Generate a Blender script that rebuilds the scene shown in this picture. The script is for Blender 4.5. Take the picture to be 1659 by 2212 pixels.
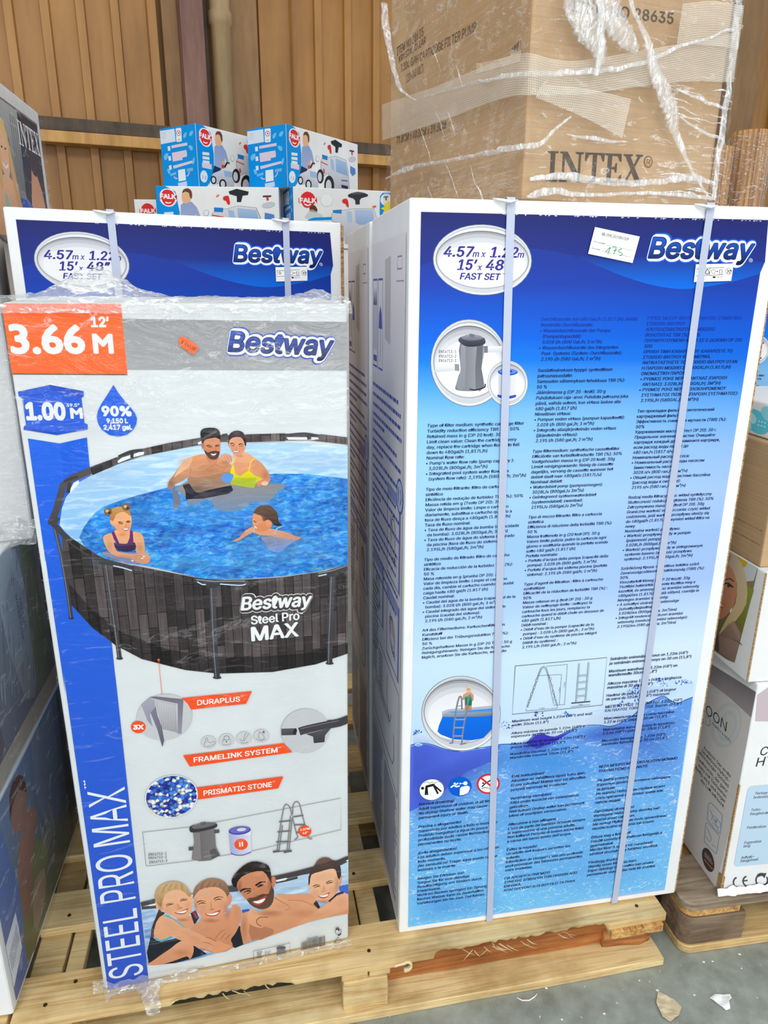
import bpy, bmesh, math, random, os
import numpy as np
from mathutils import Vector, Matrix, noise
from mathutils.geometry import tessellate_polygon, delaunay_2d_cdt

# ------------------------------------------------------------------ clear
for o in list(bpy.data.objects):
    bpy.data.objects.remove(o, do_unlink=True)
S = bpy.context.scene
COL = S.collection
random.seed(7)
R = math.radians

# ------------------------------------------------------------------ camera
FPX, PITCH, ROLL, CAMH = 1541.6, .302, .0054, 1.495
cam = bpy.data.cameras.new('camera')
cam.sensor_fit = 'HORIZONTAL'
cam.sensor_width = 36.0
cam.lens = 36.0 * FPX / 1659
cam.clip_start = .05
camo = bpy.data.objects.new('camera', cam)
COL.objects.link(camo)
fw = Vector((0, math.cos(PITCH), -math.sin(PITCH)))
up = Vector((0, math.sin(PITCH), math.cos(PITCH)))
rt = Vector((1, 0, 0))
r2 = math.cos(ROLL) * rt + math.sin(ROLL) * up
u2 = -math.sin(ROLL) * rt + math.cos(ROLL) * up
camo.matrix_world = Matrix(((r2.x, u2.x, -fw.x, 0), (r2.y, u2.y, -fw.y, 0), (r2.z, u2.z, -fw.z, CAMH), (0, 0, 0, 1)))
S.camera = camo

# ------------------------------------------------------------------ world, lamps, exposure
W = bpy.data.worlds.new('hall_light')
S.world = W
W.use_nodes = True
bg = W.node_tree.nodes['Background']
bg.inputs[0].default_value = (.93, .97, 1.0, 1)
bg.inputs[1].default_value = 1.0


def area(name, loc, target, sx, sy, power, col=(1, 1, 1)):
    l = bpy.data.lights.new(name, 'AREA')
    l.shape = 'RECTANGLE'
    l.size, l.size_y, l.energy, l.color = sx, sy, power, col
    o = bpy.data.objects.new(name, l)
    COL.objects.link(o)
    o.location = loc
    o.rotation_euler = (Vector(target) - Vector(loc)).to_track_quat('-Z', 'Y').to_euler()
    return o


area('ceiling_lamp', (-1.3, -1.9, 4.3), (.3, 1.5, .8), 1.3, 1.0, 80, (1, .99, .97))
area('ceiling_lamp', (1.9, -1.6, 4.6), (.3, 1.6, .8), 1.6, 1.0, 40, (1, .99, .97))
area('ceiling_lamp', (-.4, 2.4, 5.2), (-.4, 4.5, 2.4), 2.0, 1.0, 10, (1, .93, .82))
area('added_front_fill', (1.5, -2.7, 1.8), (-.3, 1.5, 1.0), 3.0, 2.4, 90, (.96, .99, 1))  # added fill lamp behind the camera, brightens the left stack
S.cycles.transparent_max_bounces = 40
S.view_settings.view_transform = 'Standard'
S.view_settings.look = 'None'
S.view_settings.exposure = -.17
S.view_settings.gamma = 1
S.view_settings.use_curve_mapping = False


# ------------------------------------------------------------------ colour and materials
def lin(c):
    c = c / 255.0
    return c / 12.92 if c <= .04045 else ((c + .055) / 1.055) ** 2.4


def RGB(c, k=1.0):
    return (lin(c[0]) * k, lin(c[1]) * k, lin(c[2]) * k, 1)


MATS = {}


class NT:
    """small helper round a node tree"""

    def __init__(s, name):
        s.m = bpy.data.materials.new(name)
        s.m.use_nodes = True
        s.t = s.m.node_tree
        s.b = s.t.nodes['Principled BSDF']
        s.out = s.t.nodes['Material Output']
        MATS[name] = s.m

    def n(s, typ, **kw):
        q = s.t.nodes.new(typ)
        for k, v in kw.items():
            if k in q.inputs.keys():
                q.inputs[k].default_value = v
            else:
                setattr(q, k, v)
        return q

    def l(s, a, b):
        s.t.links.new(a, b)

    def set(s, **kw):
        for k, v in kw.items():
            s.b.inputs[k.replace('_', ' ')].default_value = v
        return s

    def coords(s, scale=(1, 1, 1), rot=(0, 0, 0), kind='Object'):
        tc = s.n('ShaderNodeTexCoord')
        mp = s.n('ShaderNodeMapping')
        mp.inputs['Scale'].default_value = scale
        mp.inputs['Rotation'].default_value = rot
        s.l(tc.outputs[kind], mp.inputs['Vector'])
        return mp.outputs[0]

    def noise(s, vec, scale, detail=3, rough=.55, dist=0):
        q = s.n('ShaderNodeTexNoise')
        q.inputs['Scale'].default_value = scale
        q.inputs['Detail'].default_value = detail
        q.inputs['Roughness'].default_value = rough
        q.inputs['Distortion'].default_value = dist
        if vec is not None:
            s.l(vec, q.inputs['Vector'])
        return q.outputs['Fac']

    def ramp(s, fac, stops, interp='LINEAR'):
        q = s.n('ShaderNodeValToRGB')
        q.color_ramp.interpolation = interp
        e = q.color_ramp.elements
        while len(e) < len(stops):
            e.new(.5)
        for k, (p, c) in enumerate(stops):
            e[k].position = p
            e[k].color = c if len(c) == 4 else (*c, 1)
        s.l(fac, q.inputs[0])
        return q.outputs[0]

    def mix(s, fac, a, b, blend='MIX'):
        q = s.n('ShaderNodeMix', data_type='RGBA', blend_type=blend)
        for sock, v in ((0, fac), (6, a), (7, b)):
            if hasattr(v, 'links') or hasattr(v, 'is_linked'):
                s.l(v, q.inputs[sock])
            else:
                q.inputs[sock].default_value = v
        return q.outputs[2]

    def bump(s, h, strength=.3, dist=.01, target=None):
        q = s.n('ShaderNodeBump')
        q.inputs['Strength'].default_value = strength
        q.inputs['Distance'].default_value = dist
        s.l(h, q.inputs['Height'])
        s.l(q.outputs[0], (target or s.b).inputs['Normal'])
        return q.outputs[0]


G = lambda v: (v, v, v, 1)


def m_carton(name, c, rough=.5, mott=.05, bump=.12):
    t = NT(name)
    v = t.coords()
    n = t.noise(v, 9, 4)
    a, b = RGB(c, .84 * (1 - mott)), RGB(c, .84 * (1 + mott * .4))
    t.l(t.ramp(n, [(.35, a), (.65, b)]), t.b.inputs['Base Color'])
    t.bump(t.noise(v, 26, 3), bump, .004)
    t.set(Roughness=rough)
    return t.m


m_carton('white_board', (246, 248, 248))
m_carton('grey_board', (224, 230, 232), .45, .05, .25)
t = NT('kraft_board')
v = t.coords((1, 1, 1))
n = t.noise(v, 6, 4)
n2 = t.noise(t.coords((3, 3, 220)), 1, 2)
c = t.ramp(n, [(.3, RGB((188, 154, 114), .84)), (.7, RGB((206, 174, 134), .84))])
t.l(t.mix(.12, c, t.ramp(n2, [(.4, RGB((150, 112, 70))), (.6, RGB((215, 180, 130)))])), t.b.inputs['Base Color'])
t.set(Roughness=.7)
t.bump(n2, .1, .002)
t = NT('kraft_edge')
v = t.coords((60, 60, 300))
t.l(t.ramp(t.noise(v, 1, 3), [(.35, RGB((120, 88, 52))), (.65, RGB((196, 158, 108)))]), t.b.inputs['Base Color'])
t.set(Roughness=.85)


def m_print(name, rough=.4):
    t = NT(name)
    a = t.n('ShaderNodeVertexColor', layer_name='Col')
    t.l(a.outputs[0], t.b.inputs['Base Color'])
    t.set(Roughness=rough, Specular_IOR_Level=.1)
    return t, a.outputs[0]


m_print('print')
# printed soft tones: the alpha of the ink fades towards the rim
t = NT('print_soft')
a = t.n('ShaderNodeVertexColor', layer_name='Col')
t.l(a.outputs[0], t.b.inputs['Base Color'])
t.l(a.outputs['Alpha'], t.b.inputs['Alpha'])
t.set(Roughness=.4, Specular_IOR_Level=.1)
# printed swimming pool water: small mosaic with ripples (a printed pattern)
t, a = m_print('print_water')
v = t.coords((1, 1, 2.2))
vo = t.n('ShaderNodeTexVoronoi', Scale=150)
t.l(v, vo.inputs['Vector'])
w = t.ramp(t.noise(v, 60, 4, .65, .6), [(.28, RGB((14, 88, 206))), (.5, RGB((46, 150, 240))), (.68, RGB((120, 205, 252)))])
mo = t.mix(.38, w, vo.outputs['Color'], 'SOFT_LIGHT')
big = t.ramp(t.noise(v, 14, 3, .6, 1.0), [(.35, RGB((175, 190, 205))), (.6, (1, 1, 1, 1))])
t.l(t.mix(1, t.mix(1, mo, big, 'MULTIPLY'), a, 'MULTIPLY'), t.b.inputs['Base Color'])
# printed pale pool liner with faint rings
t, a = m_print('print_liner')
v = t.coords((3, 1, 16))
t.l(t.mix(t.ramp(t.noise(v, 7, 4, .6, .8), [(.45, G(0)), (.75, G(.55))]), a, (.9, .97, 1, 1)), t.b.inputs['Base Color'])
# printed sea water with pale streaks
t, a = m_print('print_sea')
v = t.coords((1, 1, 2.4), (0, R(-14), 0))
st = t.ramp(t.noise(v, 42, 5, .62, 1.6), [(.57, G(0)), (.66, G(.75)), (.7, G(.1))])
fine = t.ramp(t.noise(v, 190, 3), [(.3, RGB((226, 232, 242))), (.6, (1, 1, 1, 1))])
t.l(t.mix(st, t.mix(1, a, fine, 'MULTIPLY'), RGB((225, 245, 255), .84)), t.b.inputs['Base Color'])
# printed dark timber
t, a = m_print('print_timber')
br = t.n('ShaderNodeTexBrick')
v = t.coords((1, 1, 1), (R(90), 0, R(90)))
tc = t.n('ShaderNodeTexCoord')
sx = t.n('ShaderNodeSeparateXYZ')
t.l(tc.outputs['Object'], sx.inputs[0])
cx = t.n('ShaderNodeCombineXYZ')
t.l(sx.outputs[2], cx.inputs[0])
t.l(sx.outputs[0], cx.inputs[1])
t.l(cx.outputs[0], br.inputs['Vector'])
for k, vv in dict(Scale=1.0, Bias=-.1).items():
    br.inputs[k].default_value = vv
br.inputs['Mortar Size'].default_value = .0006
br.inputs['Brick Width'].default_value = .075
br.inputs['Row Height'].default_value = .0155
br.offset = .37
br.inputs['Color1'].default_value = RGB((72, 66, 67))
br.inputs['Color2'].default_value = RGB((150, 138, 138))
br.inputs['Mortar'].default_value = RGB((38, 34, 35))
gr = t.ramp(t.noise(t.coords((160, 1, 9)), 1, 4, .65), [(.3, G(.55)), (.7, G(1.25))])
t.l(t.mix(1, t.mix(1, br.outputs[0], gr, 'MULTIPLY'), a, 'MULTIPLY'), t.b.inputs['Base Color'])
# printed pebbles
t, a = m_print('print_pebble')
vo = t.n('ShaderNodeTexVoronoi', Scale=150)
t.l(t.coords((1, 1, 1)), vo.inputs['Vector'])
sp = t.n('ShaderNodeSeparateColor')
t.l(vo.outputs['Color'], sp.inputs[0])
pc = t.ramp(sp.outputs[0], [(0, RGB((40, 50, 150))), (.3, RGB((50, 100, 205))), (.52, RGB((75, 135, 225))), (.7, RGB((225, 230, 232)))], 'CONSTANT')
ed = t.ramp(vo.outputs['Distance'], [(.35, (1, 1, 1, 1)), (.75, G(.35))])
t.l(t.mix(1, pc, ed, 'MULTIPLY'), t.b.inputs['Base Color'])


def m_film(name, haze, gloss, scale, bstr, rot=(0, 0, 0), tint=(1, 1, 1), sc3=(1, 1, 3), streak=None):
    streak = streak or haze * 4.2
    t = NT(name)
    t.t.nodes.remove(t.b)
    v = t.coords(sc3, rot)
    tr = t.n('ShaderNodeBsdfTransparent')
    gl = t.n('ShaderNodeBsdfGlossy')
    gl.inputs['Roughness'].default_value = .1
    df = t.n('ShaderNodeBsdfDiffuse')
    df.inputs['Color'].default_value = (.9 * tint[0], .92 * tint[1], .93 * tint[2], 1)
    h = t.noise(v, scale, 4, .6, 1.4)
    bp = t.n('ShaderNodeBump')
    bp.inputs['Strength'].default_value = bstr
    bp.inputs['Distance'].default_value = .02
    t.l(h, bp.inputs['Height'])
    t.l(bp.outputs[0], gl.inputs['Normal'])
    cr = t.ramp(t.noise(v, scale * .9, 5, .65, 2.2), [(.52, G(haze * .3)), (.60, G(haze)), (.63, G(min(1, streak))), (.66, G(haze * .5)), (.9, G(haze))])  # white streaks mixed into the colour stand in for glints on wrinkles
    m1 = t.n('ShaderNodeMixShader')
    t.l(cr, m1.inputs[0])
    t.l(tr.outputs[0], m1.inputs[1])
    t.l(df.outputs[0], m1.inputs[2])
    lw = t.n('ShaderNodeLayerWeight')
    lw.inputs['Blend'].default_value = .25
    t.l(bp.outputs[0], lw.inputs['Normal'])
    mm = t.n('ShaderNodeMath', operation='MULTIPLY_ADD')
    t.l(lw.outputs['Fresnel'], mm.inputs[0])
    mm.inputs[1].default_value = gloss
    mm.inputs[2].default_value = gloss * .12
    m2 = t.n('ShaderNodeMixShader')
    t.l(mm.outputs[0], m2.inputs[0])
    t.l(m1.outputs[0], m2.inputs[1])
    t.l(gl.outputs[0], m2.inputs[2])
    t.l(m2.outputs[0], t.out.inputs[0])
    return t.m


m_film('stretch_film', .03, .22, 9, .6, (0, R(20), 0), streak=.32)
m_film('taut_film', .010, .10, 7, .35, (0, R(12), 0), sc3=(1, 1, 4), streak=.10)
m_film('loose_film', .05, .25, 11, .8, (0, R(28), 0), sc3=(1, 1, 4), streak=.5)
m_film('crumpled_film', .5, .30, 30, .8)
m_film('clear_wrap', .08, .35, 40, .8, streak=.95)
m_film('strand_film', .55, .25, 22, .6, (0, R(15), 0), (1.06, 1.06, 1.06), (3, 3, 1), streak=.95)

t = NT('strap_band')
t.t.nodes.remove(t.b)
ck = t.n('ShaderNodeTexChecker', Scale=1)
t.l(t.coords((900, 1, 600), (0, R(0), 0)), ck.inputs['Vector'])
df = t.n('ShaderNodeBsdfPrincipled')
df.inputs['Roughness'].default_value = .35
t.l(t.mix(ck.outputs['Fac'], RGB((188, 198, 226), .85), RGB((214, 222, 242), .85)), df.inputs['Base Color'])
tr = t.n('ShaderNodeBsdfTransparent')
mx = t.n('ShaderNodeMixShader')
mx.inputs[0].default_value = .8
t.l(tr.outputs[0], mx.inputs[1])
t.l(df.outputs[0], mx.inputs[2])
t.l(mx.outputs[0], t.out.inputs[0])

t = NT('mesh_tape')
t.t.nodes.remove(t.b)
tc = t.n('ShaderNodeUVMap')
tc.uv_map = 'UVMap'
sep = t.n('ShaderNodeSeparateXYZ')
t.l(tc.outputs[0], sep.inputs[0])


def stripes(t, sock, freq, thr):
    a = t.n('ShaderNodeMath', operation='MULTIPLY')
    t.l(sock, a.inputs[0])
    a.inputs[1].default_value = freq
    b = t.n('ShaderNodeMath', operation='FRACT')
    t.l(a.outputs[0], b.inputs[0])
    c = t.n('ShaderNodeMath', operation='LESS_THAN')
    t.l(b.outputs[0], c.inputs[0])
    c.inputs[1].default_value = thr
    return c.outputs[0]


mxm = t.n('ShaderNodeMath', operation='MAXIMUM')
t.l(stripes(t, sep.outputs[0], 300, .45), mxm.inputs[0])
t.l(stripes(t, sep.outputs[1], 300, .45), mxm.inputs[1])
ma = t.n('ShaderNodeMath', operation='MULTIPLY_ADD')
t.l(mxm.outputs[0], ma.inputs[0])
ma.inputs[1].default_value = .38
ma.inputs[2].default_value = .08
df = t.n('ShaderNodeBsdfPrincipled')
df.inputs['Base Color'].default_value = RGB((240, 236, 224), .85)
df.inputs['Roughness'].default_value = .3
tr = t.n('ShaderNodeBsdfTransparent')
mx = t.n('ShaderNodeMixShader')
t.l(ma.outputs[0], mx.inputs[0])
t.l(tr.outputs[0], mx.inputs[1])
t.l(df.outputs[0], mx.inputs[2])
t.l(mx.outputs[0], t.out.inputs[0])


def m_wood(name, dark, mid, light, scale=(4, 105, 105), rough=.72):
    t = NT(name)
    oi = t.n('ShaderNodeObjectInfo')
    v = t.coords(scale)
    add = t.n('ShaderNodeVectorMath', operation='ADD')
    t.l(v, add.inputs[0])
    sc = t.n('ShaderNodeVectorMath', operation='SCALE')
    cmb = t.n('ShaderNodeCombineXYZ')
    for k in range(3):
        t.l(oi.outputs['Random'], cmb.inputs[k])
    t.l(cmb.outputs[0], sc.inputs[0])
    sc.inputs['Scale'].default_value = 37
    t.l(sc.outputs[0], add.inputs[1])
    g = t.noise(add.outputs[0], 1, 4, .6, .8)
    c = t.ramp(g, [(.28, RGB(dark, .85)), (.5, RGB(mid, .85)), (.72, RGB(light, .85))])
    st = t.ramp(t.noise(t.coords((7, 7, 7)), 1, 4), [(.3, RGB((190, 170, 140))), (.55, (1, 1, 1, 1))])
    c = t.mix(.8, c, st, 'MULTIPLY')
    tint = t.ramp(oi.outputs['Random'], [(0, RGB((225, 205, 175))), (.5, (1, 1, 1, 1)), (1, RGB((240, 235, 225)))])
    t.l(t.mix(1, c, tint, 'MULTIPLY'), t.b.inputs['Base Color'])
    t.set(Roughness=rough)
    t.bump(g, .35, .002)
    return t.m


m_wood('pine', (204, 168, 108), (238, 210, 152), (252, 234, 186))
m_wood('pine_warm', (150, 88, 42), (196, 128, 66), (226, 164, 100))
m_wood('pine_end', (150, 100, 50), (214, 166, 96), (248, 214, 150), (90, 12, 90), .85)
m_wood('weathered', (96, 80, 66), (140, 120, 100), (172, 152, 130), (4, 50, 50), .85)
m_wood('weathered_deck', (122, 108, 90), (158, 142, 122), (196, 180, 158), (4, 50, 50), .85)
m_wood('raw_sliver', (226, 200, 150), (248, 230, 190), (255, 246, 220))


def m_simple(name, c, rough=.6, metal=0, **kw):
    t = NT(name)
    t.b.inputs['Base Color'].default_value = RGB(c, .85)
    t.set(Roughness=rough, Metallic=metal, **kw)
    return t.m


m_simple('nail_steel', (90, 70, 55), .5, .8)
m_simple('black_void', (30, 30, 32), .9)
m_simple('white_paper', (250, 250, 246), .6)
m_simple('tan_paper', (214, 196, 160), .75)
m_simple('grey_plastic', (130, 125, 122), .5)
m_simple('sticker_white', (250, 251, 250), .5)
m_simple('sticker_orange', (255, 104, 40), .5)

t = NT('concrete')
v = t.coords()
c = t.ramp(t.noise(v, 5, 6, .62, .5), [(.3, RGB((130, 135, 124), .85)), (.5, RGB((152, 158, 148), .85)), (.7, RGB((172, 176, 166), .85))])
c = t.mix(.4, c, t.ramp(t.noise(v, 26, 4), [(.35, RGB((124, 120, 106), .85)), (.62, RGB((164, 172, 164), .85))]))
sp = t.ramp(t.noise(v, 80, 2), [(.72, G(0)), (.74, G(.7))])
t.l(t.mix(sp, c, RGB((225, 225, 218))), t.b.inputs['Base Color'])
t.set(Roughness=.5)
t.bump(t.noise(v, 90, 3), .06, .003)

t = NT('wall_sheet')
v = t.coords((1.2, 1.2, .5))
c = t.ramp(t.noise(v, 1.6, 5, .6), [(.3, RGB((146, 102, 46), .85)), (.5, RGB((176, 126, 62), .85)), (.72, RGB((194, 144, 78), .85))])
ru = t.ramp(t.noise(t.coords((8, 8, .8)), 1, 5, .65), [(.3, RGB((206, 190, 170))), (.6, (1, 1, 1, 1))])
t.l(t.mix(.6, c, ru, 'MULTIPLY'), t.b.inputs['Base Color'])
t.set(Roughness=.5)


def m_dirty(name, a, b, rough=.6):
    t = NT(name)
    t.l(t.ramp(t.noise(t.coords((14, 14, 2.5)), 1, 5, .65), [(.3, RGB(a, .85)), (.7, RGB(b, .85))]), t.b.inputs['Base Color'])
    t.set(Roughness=rough)
    return t.m


m_dirty('girt_paint', (176, 128, 66), (222, 172, 98))
m_dirty('grime_and_gap_shade', (52, 40, 30), (104, 82, 58))  # grime on the girt lip, and the shade colour of the column gap
m_dirty('column_paint', (108, 72, 62), (146, 108, 92))
m_dirty('pipe_paint', (150, 124, 88), (184, 158, 116))
m_dirty('panel_brown', (128, 94, 56), (162, 124, 78))
t = NT('reed_roll')
t.l(t.ramp(t.noise(t.coords((150, 150, 3)), 1, 3), [(.32, RGB((140, 92, 48), .85)), (.5, RGB((196, 144, 84), .85)), (.7, RGB((228, 184, 122), .85))]), t.b.inputs['Base Color'])
t.set(Roughness=.6)


# ------------------------------------------------------------------ objects
def mesh_obj(name, verts, faces, mats, parent=None, matidx=None, smooth=False, cols=None, uvs=None):
    me = bpy.data.meshes.new(name)
    me.from_pydata([tuple(p) for p in verts], [], faces)
    for m in (mats if isinstance(mats, (list, tuple)) else [mats]):
        me.materials.append(MATS[m])
    if matidx is not None:
        me.polygons.foreach_set('material_index', matidx)
    if smooth:
        me.polygons.foreach_set('use_smooth', [True] * len(me.polygons))
    if cols is not None:
        at = me.color_attributes.new('Col', 'FLOAT_COLOR', 'POINT')
        at.data.foreach_set('color', np.asarray(cols, dtype=np.float32).ravel())
    if uvs is not None:
        uv = me.uv_layers.new(name='UVMap')
        li = np.empty(len(me.loops), dtype=np.int32)
        me.loops.foreach_get('vertex_index', li)
        uv.data.foreach_set('uv', np.asarray(uvs, dtype=np.float32)[li].ravel())
    me.update()
    o = bpy.data.objects.new(name, me)
    COL.objects.link(o)
    if parent is not None:
        o.parent = parent
    return o


def tag(o, label, cat, group=None, kind=None):
    if label:
        o['label'] = label
    if cat:
        o['category'] = cat
    if group:
        o['group'] = group
    if kind:
        o['kind'] = kind
    return o


def struct(o):
    o['kind'] = 'structure'
    return o


def thing(name, loc, rz, label, cat, group=None, mat=None):
    o = bpy.data.objects.new(name, None)
    COL.objects.link(o)
    o.empty_display_size = .05
    if mat is not None:
        o.matrix_world = mat
    else:
        o.location = loc
        o.rotation_euler = (0, 0, rz)
    return tag(o, label, cat, group)


def copy_child(src, parent, **kw):
    c = src.copy()
    COL.objects.link(c)
    c.parent = parent
    for ch in src.children:
        copy_child(ch, c)
    return c


def box_mesh(name, x0, x1, y0, y1, z0, z1, mat, parent=None, bev=.003, seg=2, jit=0, rot=None, cuts=0):
    bm = bmesh.new()
    bmesh.ops.create_cube(bm, size=1)
    for v_ in bm.verts:
        v_.co = Vector((x0 + (v_.co.x + .5) * (x1 - x0), y0 + (v_.co.y + .5) * (y1 - y0), z0 + (v_.co.z + .5) * (z1 - z0)))
    if bev:
        bmesh.ops.bevel(bm, geom=bm.edges[:], offset=bev, segments=seg, affect='EDGES', profile=.6)
    if cuts:
        bmesh.ops.subdivide_edges(bm, edges=[e for e in bm.edges if e.calc_length() > .05], cuts=cuts, use_grid_fill=True)
    if jit:
        for v_ in bm.verts:
            v_.co += Vector(noise.noise_vector(v_.co * 23 + Vector((x0 * 7, y0 * 5, 3)))) * jit
    bmesh.ops.recalc_face_normals(bm, faces=bm.faces[:])
    me = bpy.data.meshes.new(name)
    bm.to_mesh(me)
    bm.free()
    me.materials.append(MATS[mat])
    o = bpy.data.objects.new(name, me)
    COL.objects.link(o)
    if parent is not None:
        o.parent = parent
    return o


def tube_mesh(name, pts, r, mat, parent=None, seg=12, flat=1.0, cap=True):
    """tube through pts; r a number or one per point"""
    P = [Vector(p) for p in pts]
    rr = r if isinstance(r, (list, tuple)) else [r] * len(P)
    V, F = [], []
    for i, p in enumerate(P):
        d = (P[min(i + 1, len(P) - 1)] - P[max(i - 1, 0)]).normalized()
        a = d.cross(Vector((0, 1, 0)))
        if a.length < .05:
            a = d.cross(Vector((1, 0, 0)))
        a.normalize()
        b = d.cross(a)
        for k in range(seg):
            an = 2 * math.pi * k / seg
            V.append(p + a * math.cos(an) * rr[i] + b * math.sin(an) * rr[i] * flat)
    for i in range(len(P) - 1):
        for k in range(seg):
            F.append((i * seg + k, i * seg + (k + 1) % seg, (i + 1) * seg + (k + 1) % seg, (i + 1) * seg + k))
    if cap:
        F.append(tuple(range(seg))[::-1])
        F.append(tuple((len(P) - 1) * seg + k for k in range(seg)))
    return mesh_obj(name, V, F, mat, parent, smooth=True)


# ------------------------------------------------------------------ lettering
def load_sans():
    try:
        p = os.path.join(bpy.utils.system_resource('DATAFILES'), 'fonts', 'Inter.woff2')
        return bpy.data.fonts.load(p)
    except Exception:
        return None


SANS = load_sans()
_tc = {}


def outline(s, font):
    """outline points of a line of lettering, in order, with the closed loops"""
    cu = bpy.data.curves.new('lettering', 'FONT')
    if font == 'sans' and SANS:
        cu.font = SANS
    cu.body = s
    cu.fill_mode = 'NONE'
    cu.resolution_u = 3
    ob = bpy.data.objects.new('lettering', cu)
    COL.objects.link(ob)
    ev = ob.evaluated_get(bpy.context.evaluated_depsgraph_get())
    me = ev.to_mesh()
    n = len(me.vertices)
    co = np.empty(n * 3)
    me.vertices.foreach_get('co', co)
    co = co.reshape(-1, 3)[:, :2].copy()
    ed = np.empty(len(me.edges) * 2, dtype=np.int32)
    me.edges.foreach_get('vertices', ed)
    ev.to_mesh_clear()
    bpy.data.objects.remove(ob, do_unlink=True)
    bpy.data.curves.remove(cu)
    return co, ed.reshape(-1, 2)


_cc = {}


def char_fill(ch, font):
    """triangles filling one letter (by winding, so overlapping strokes stay solid)"""
    key = (ch, font)
    if key in _cc:
        return _cc[key]
    co, ed = outline(ch, font)
    n = len(co)
    if n == 0:
        _cc[key] = (0, np.zeros((0, 3), int))
        return _cc[key]
    start = [0]
    joined = set(map(tuple, np.sort(ed, 1)))
    for k in range(1, n):
        if (k - 1, k) not in joined:
            start.append(k)
    start.append(n)
    E = []
    for a, b in zip(start, start[1:]):
        E += [(k, k + 1 if k + 1 < b else a) for k in range(a, b)]
    jit = co + np.random.RandomState(1).uniform(-1e-6, 1e-6, co.shape)
    r_ = delaunay_2d_cdt([Vector(p) for p in jit], E, [], 0, 1e-9)
    vo = np.array([(p.x, p.y) for p in r_[0]])
    src = r_[3]
    tri = np.array([f for f in r_[2] if len(f) == 3])
    idx = np.array([q[0] if len(q) else -1 for q in src])
    E = np.array(E)
    c = vo[tri].mean(1)
    A_, B_ = jit[E[:, 0]], jit[E[:, 1]]
    upw = (A_[None, :, 1] <= c[:, None, 1]) & (B_[None, :, 1] > c[:, None, 1])
    dnw = (A_[None, :, 1] > c[:, None, 1]) & (B_[None, :, 1] <= c[:, None, 1])
    cr = (B_[None, :, 0] - A_[None, :, 0]) * (c[:, None, 1] - A_[None, :, 1]) - (c[:, None, 0] - A_[None, :, 0]) * (B_[None, :, 1] - A_[None, :, 1])
    wn = (upw & (cr > 0)).sum(1) - (dnw & (cr < 0)).sum(1)
    tri = tri[wn != 0]
    extra = np.where(idx < 0)[0]
    if len(extra):  # crossings of strokes: nearest outline point stands in
        for q in extra:
            idx[q] = int(np.argmin(((co - vo[q]) ** 2).sum(1)))
    _cc[key] = (n, idx[tri])
    return _cc[key]


def glyphs(s, off, font):
    key = (s, off, font)
    if key in _tc:
        return _tc[key]
    co, _ = outline(s, font)
    tr, o = [np.zeros((0, 3), int)], 0
    for ch in s:
        if ch == ' ':
            continue
        n, t_ = char_fill(ch, font)
        tr.append(t_ + o)
        o += n
    tr = np.concatenate(tr)
    if o != len(co):
        tr = tr[:0]
    zo = np.zeros(len(co))
    if off > .0005:  # heavier weight or outline: the same lettering struck again round a small ring
        if off <= .03:
            sh = [(-off, 0), (off, 0), (0, off * .6), (0, -off * .6)]
        else:
            sh = [(0, 0)] + [(r_ * math.cos(a), r_ * math.sin(a)) for r_, m in ((off, 20), (off * .55, 10)) for a in [2 * math.pi * k / m for k in range(m)]]
        if len(s) > 26:
            sh = sh[:2]
        tr = np.concatenate([tr + k * len(co) for k in range(len(sh))])
        zo = np.repeat(np.arange(len(sh)) * 1.5e-6, len(co))
        co = np.concatenate([co + np.array(q) for q in sh])
    co = np.c_[co, zo]
    _tc[key] = (co, tr)
    return _tc[key]


def cap_height(font, memo={}):
    if font not in memo:
        memo[font] = float(outline('H', font)[0][:, 1].max())
    return memo[font]


SERIF = {  # slab letters in a unit-high box: list of polygons, advance
    'I': ([[(0, 0), (.4, 0), (.4, .05), (.28, .07), (.28, .93), (.4, .95), (.4, 1), (0, 1), (0, .95), (.12, .93), (.12, .07), (0, .05)]], .46),
    'N': ([[(0, 0), (.3, 0), (.3, .05), (.18, .07), (.18, .8), (.68, 0), (.78, 0), (.78, .93), (.88, .95), (.88, 1), (.58, 1), (.58, .95), (.7, .93), (.7, .3), (.27, 1), (0, 1), (0, .95), (.1, .93), (.1, .07), (0, .05)]], .92),
    'T': ([[(.2, 0), (.58, 0), (.58, .05), (.47, .07), (.47, .94), (.62, .92), (.7, .72), (.76, .72), (.76, 1), (.02, 1), (.02, .72), (.08, .72), (.16, .92), (.31, .94), (.31, .07), (.2, .05)]], .78),
    'E': ([[(0, 0), (.66, 0), (.7, .28), (.64, .28), (.54, .08), (.28, .07), (.28, .48), (.4, .47), (.44, .36), (.49, .36), (.49, .68), (.44, .68), (.4, .55), (.28, .54), (.28, .93), (.5, .92), (.6, .74), (.66, .74), (.64, 1), (0, 1), (0, .95), (.12, .93), (.12, .07), (0, .05)]], .72),
    'X': ([[(0, 0), (.3, 0), (.3, .05), (.2, .08), (.38, .38), (.54, .08), (.45, .05), (.45, 0), (.84, 0), (.84, .05), (.75, .08), (.48, .55), (.67, .9), (.78, .95), (.78, 1), (.5, 1), (.5, .95), (.58, .92), (.44, .63), (.28, .92), (.37, .95), (.37, 1), (0, 1), (0, .95), (.09, .92), (.34, .48), (.12, .08), (0, .05)]], .86),
}


def tess(p2):
    return tessellate_polygon([[Vector((x, y, 0)) for x, y in p2]])


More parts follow.
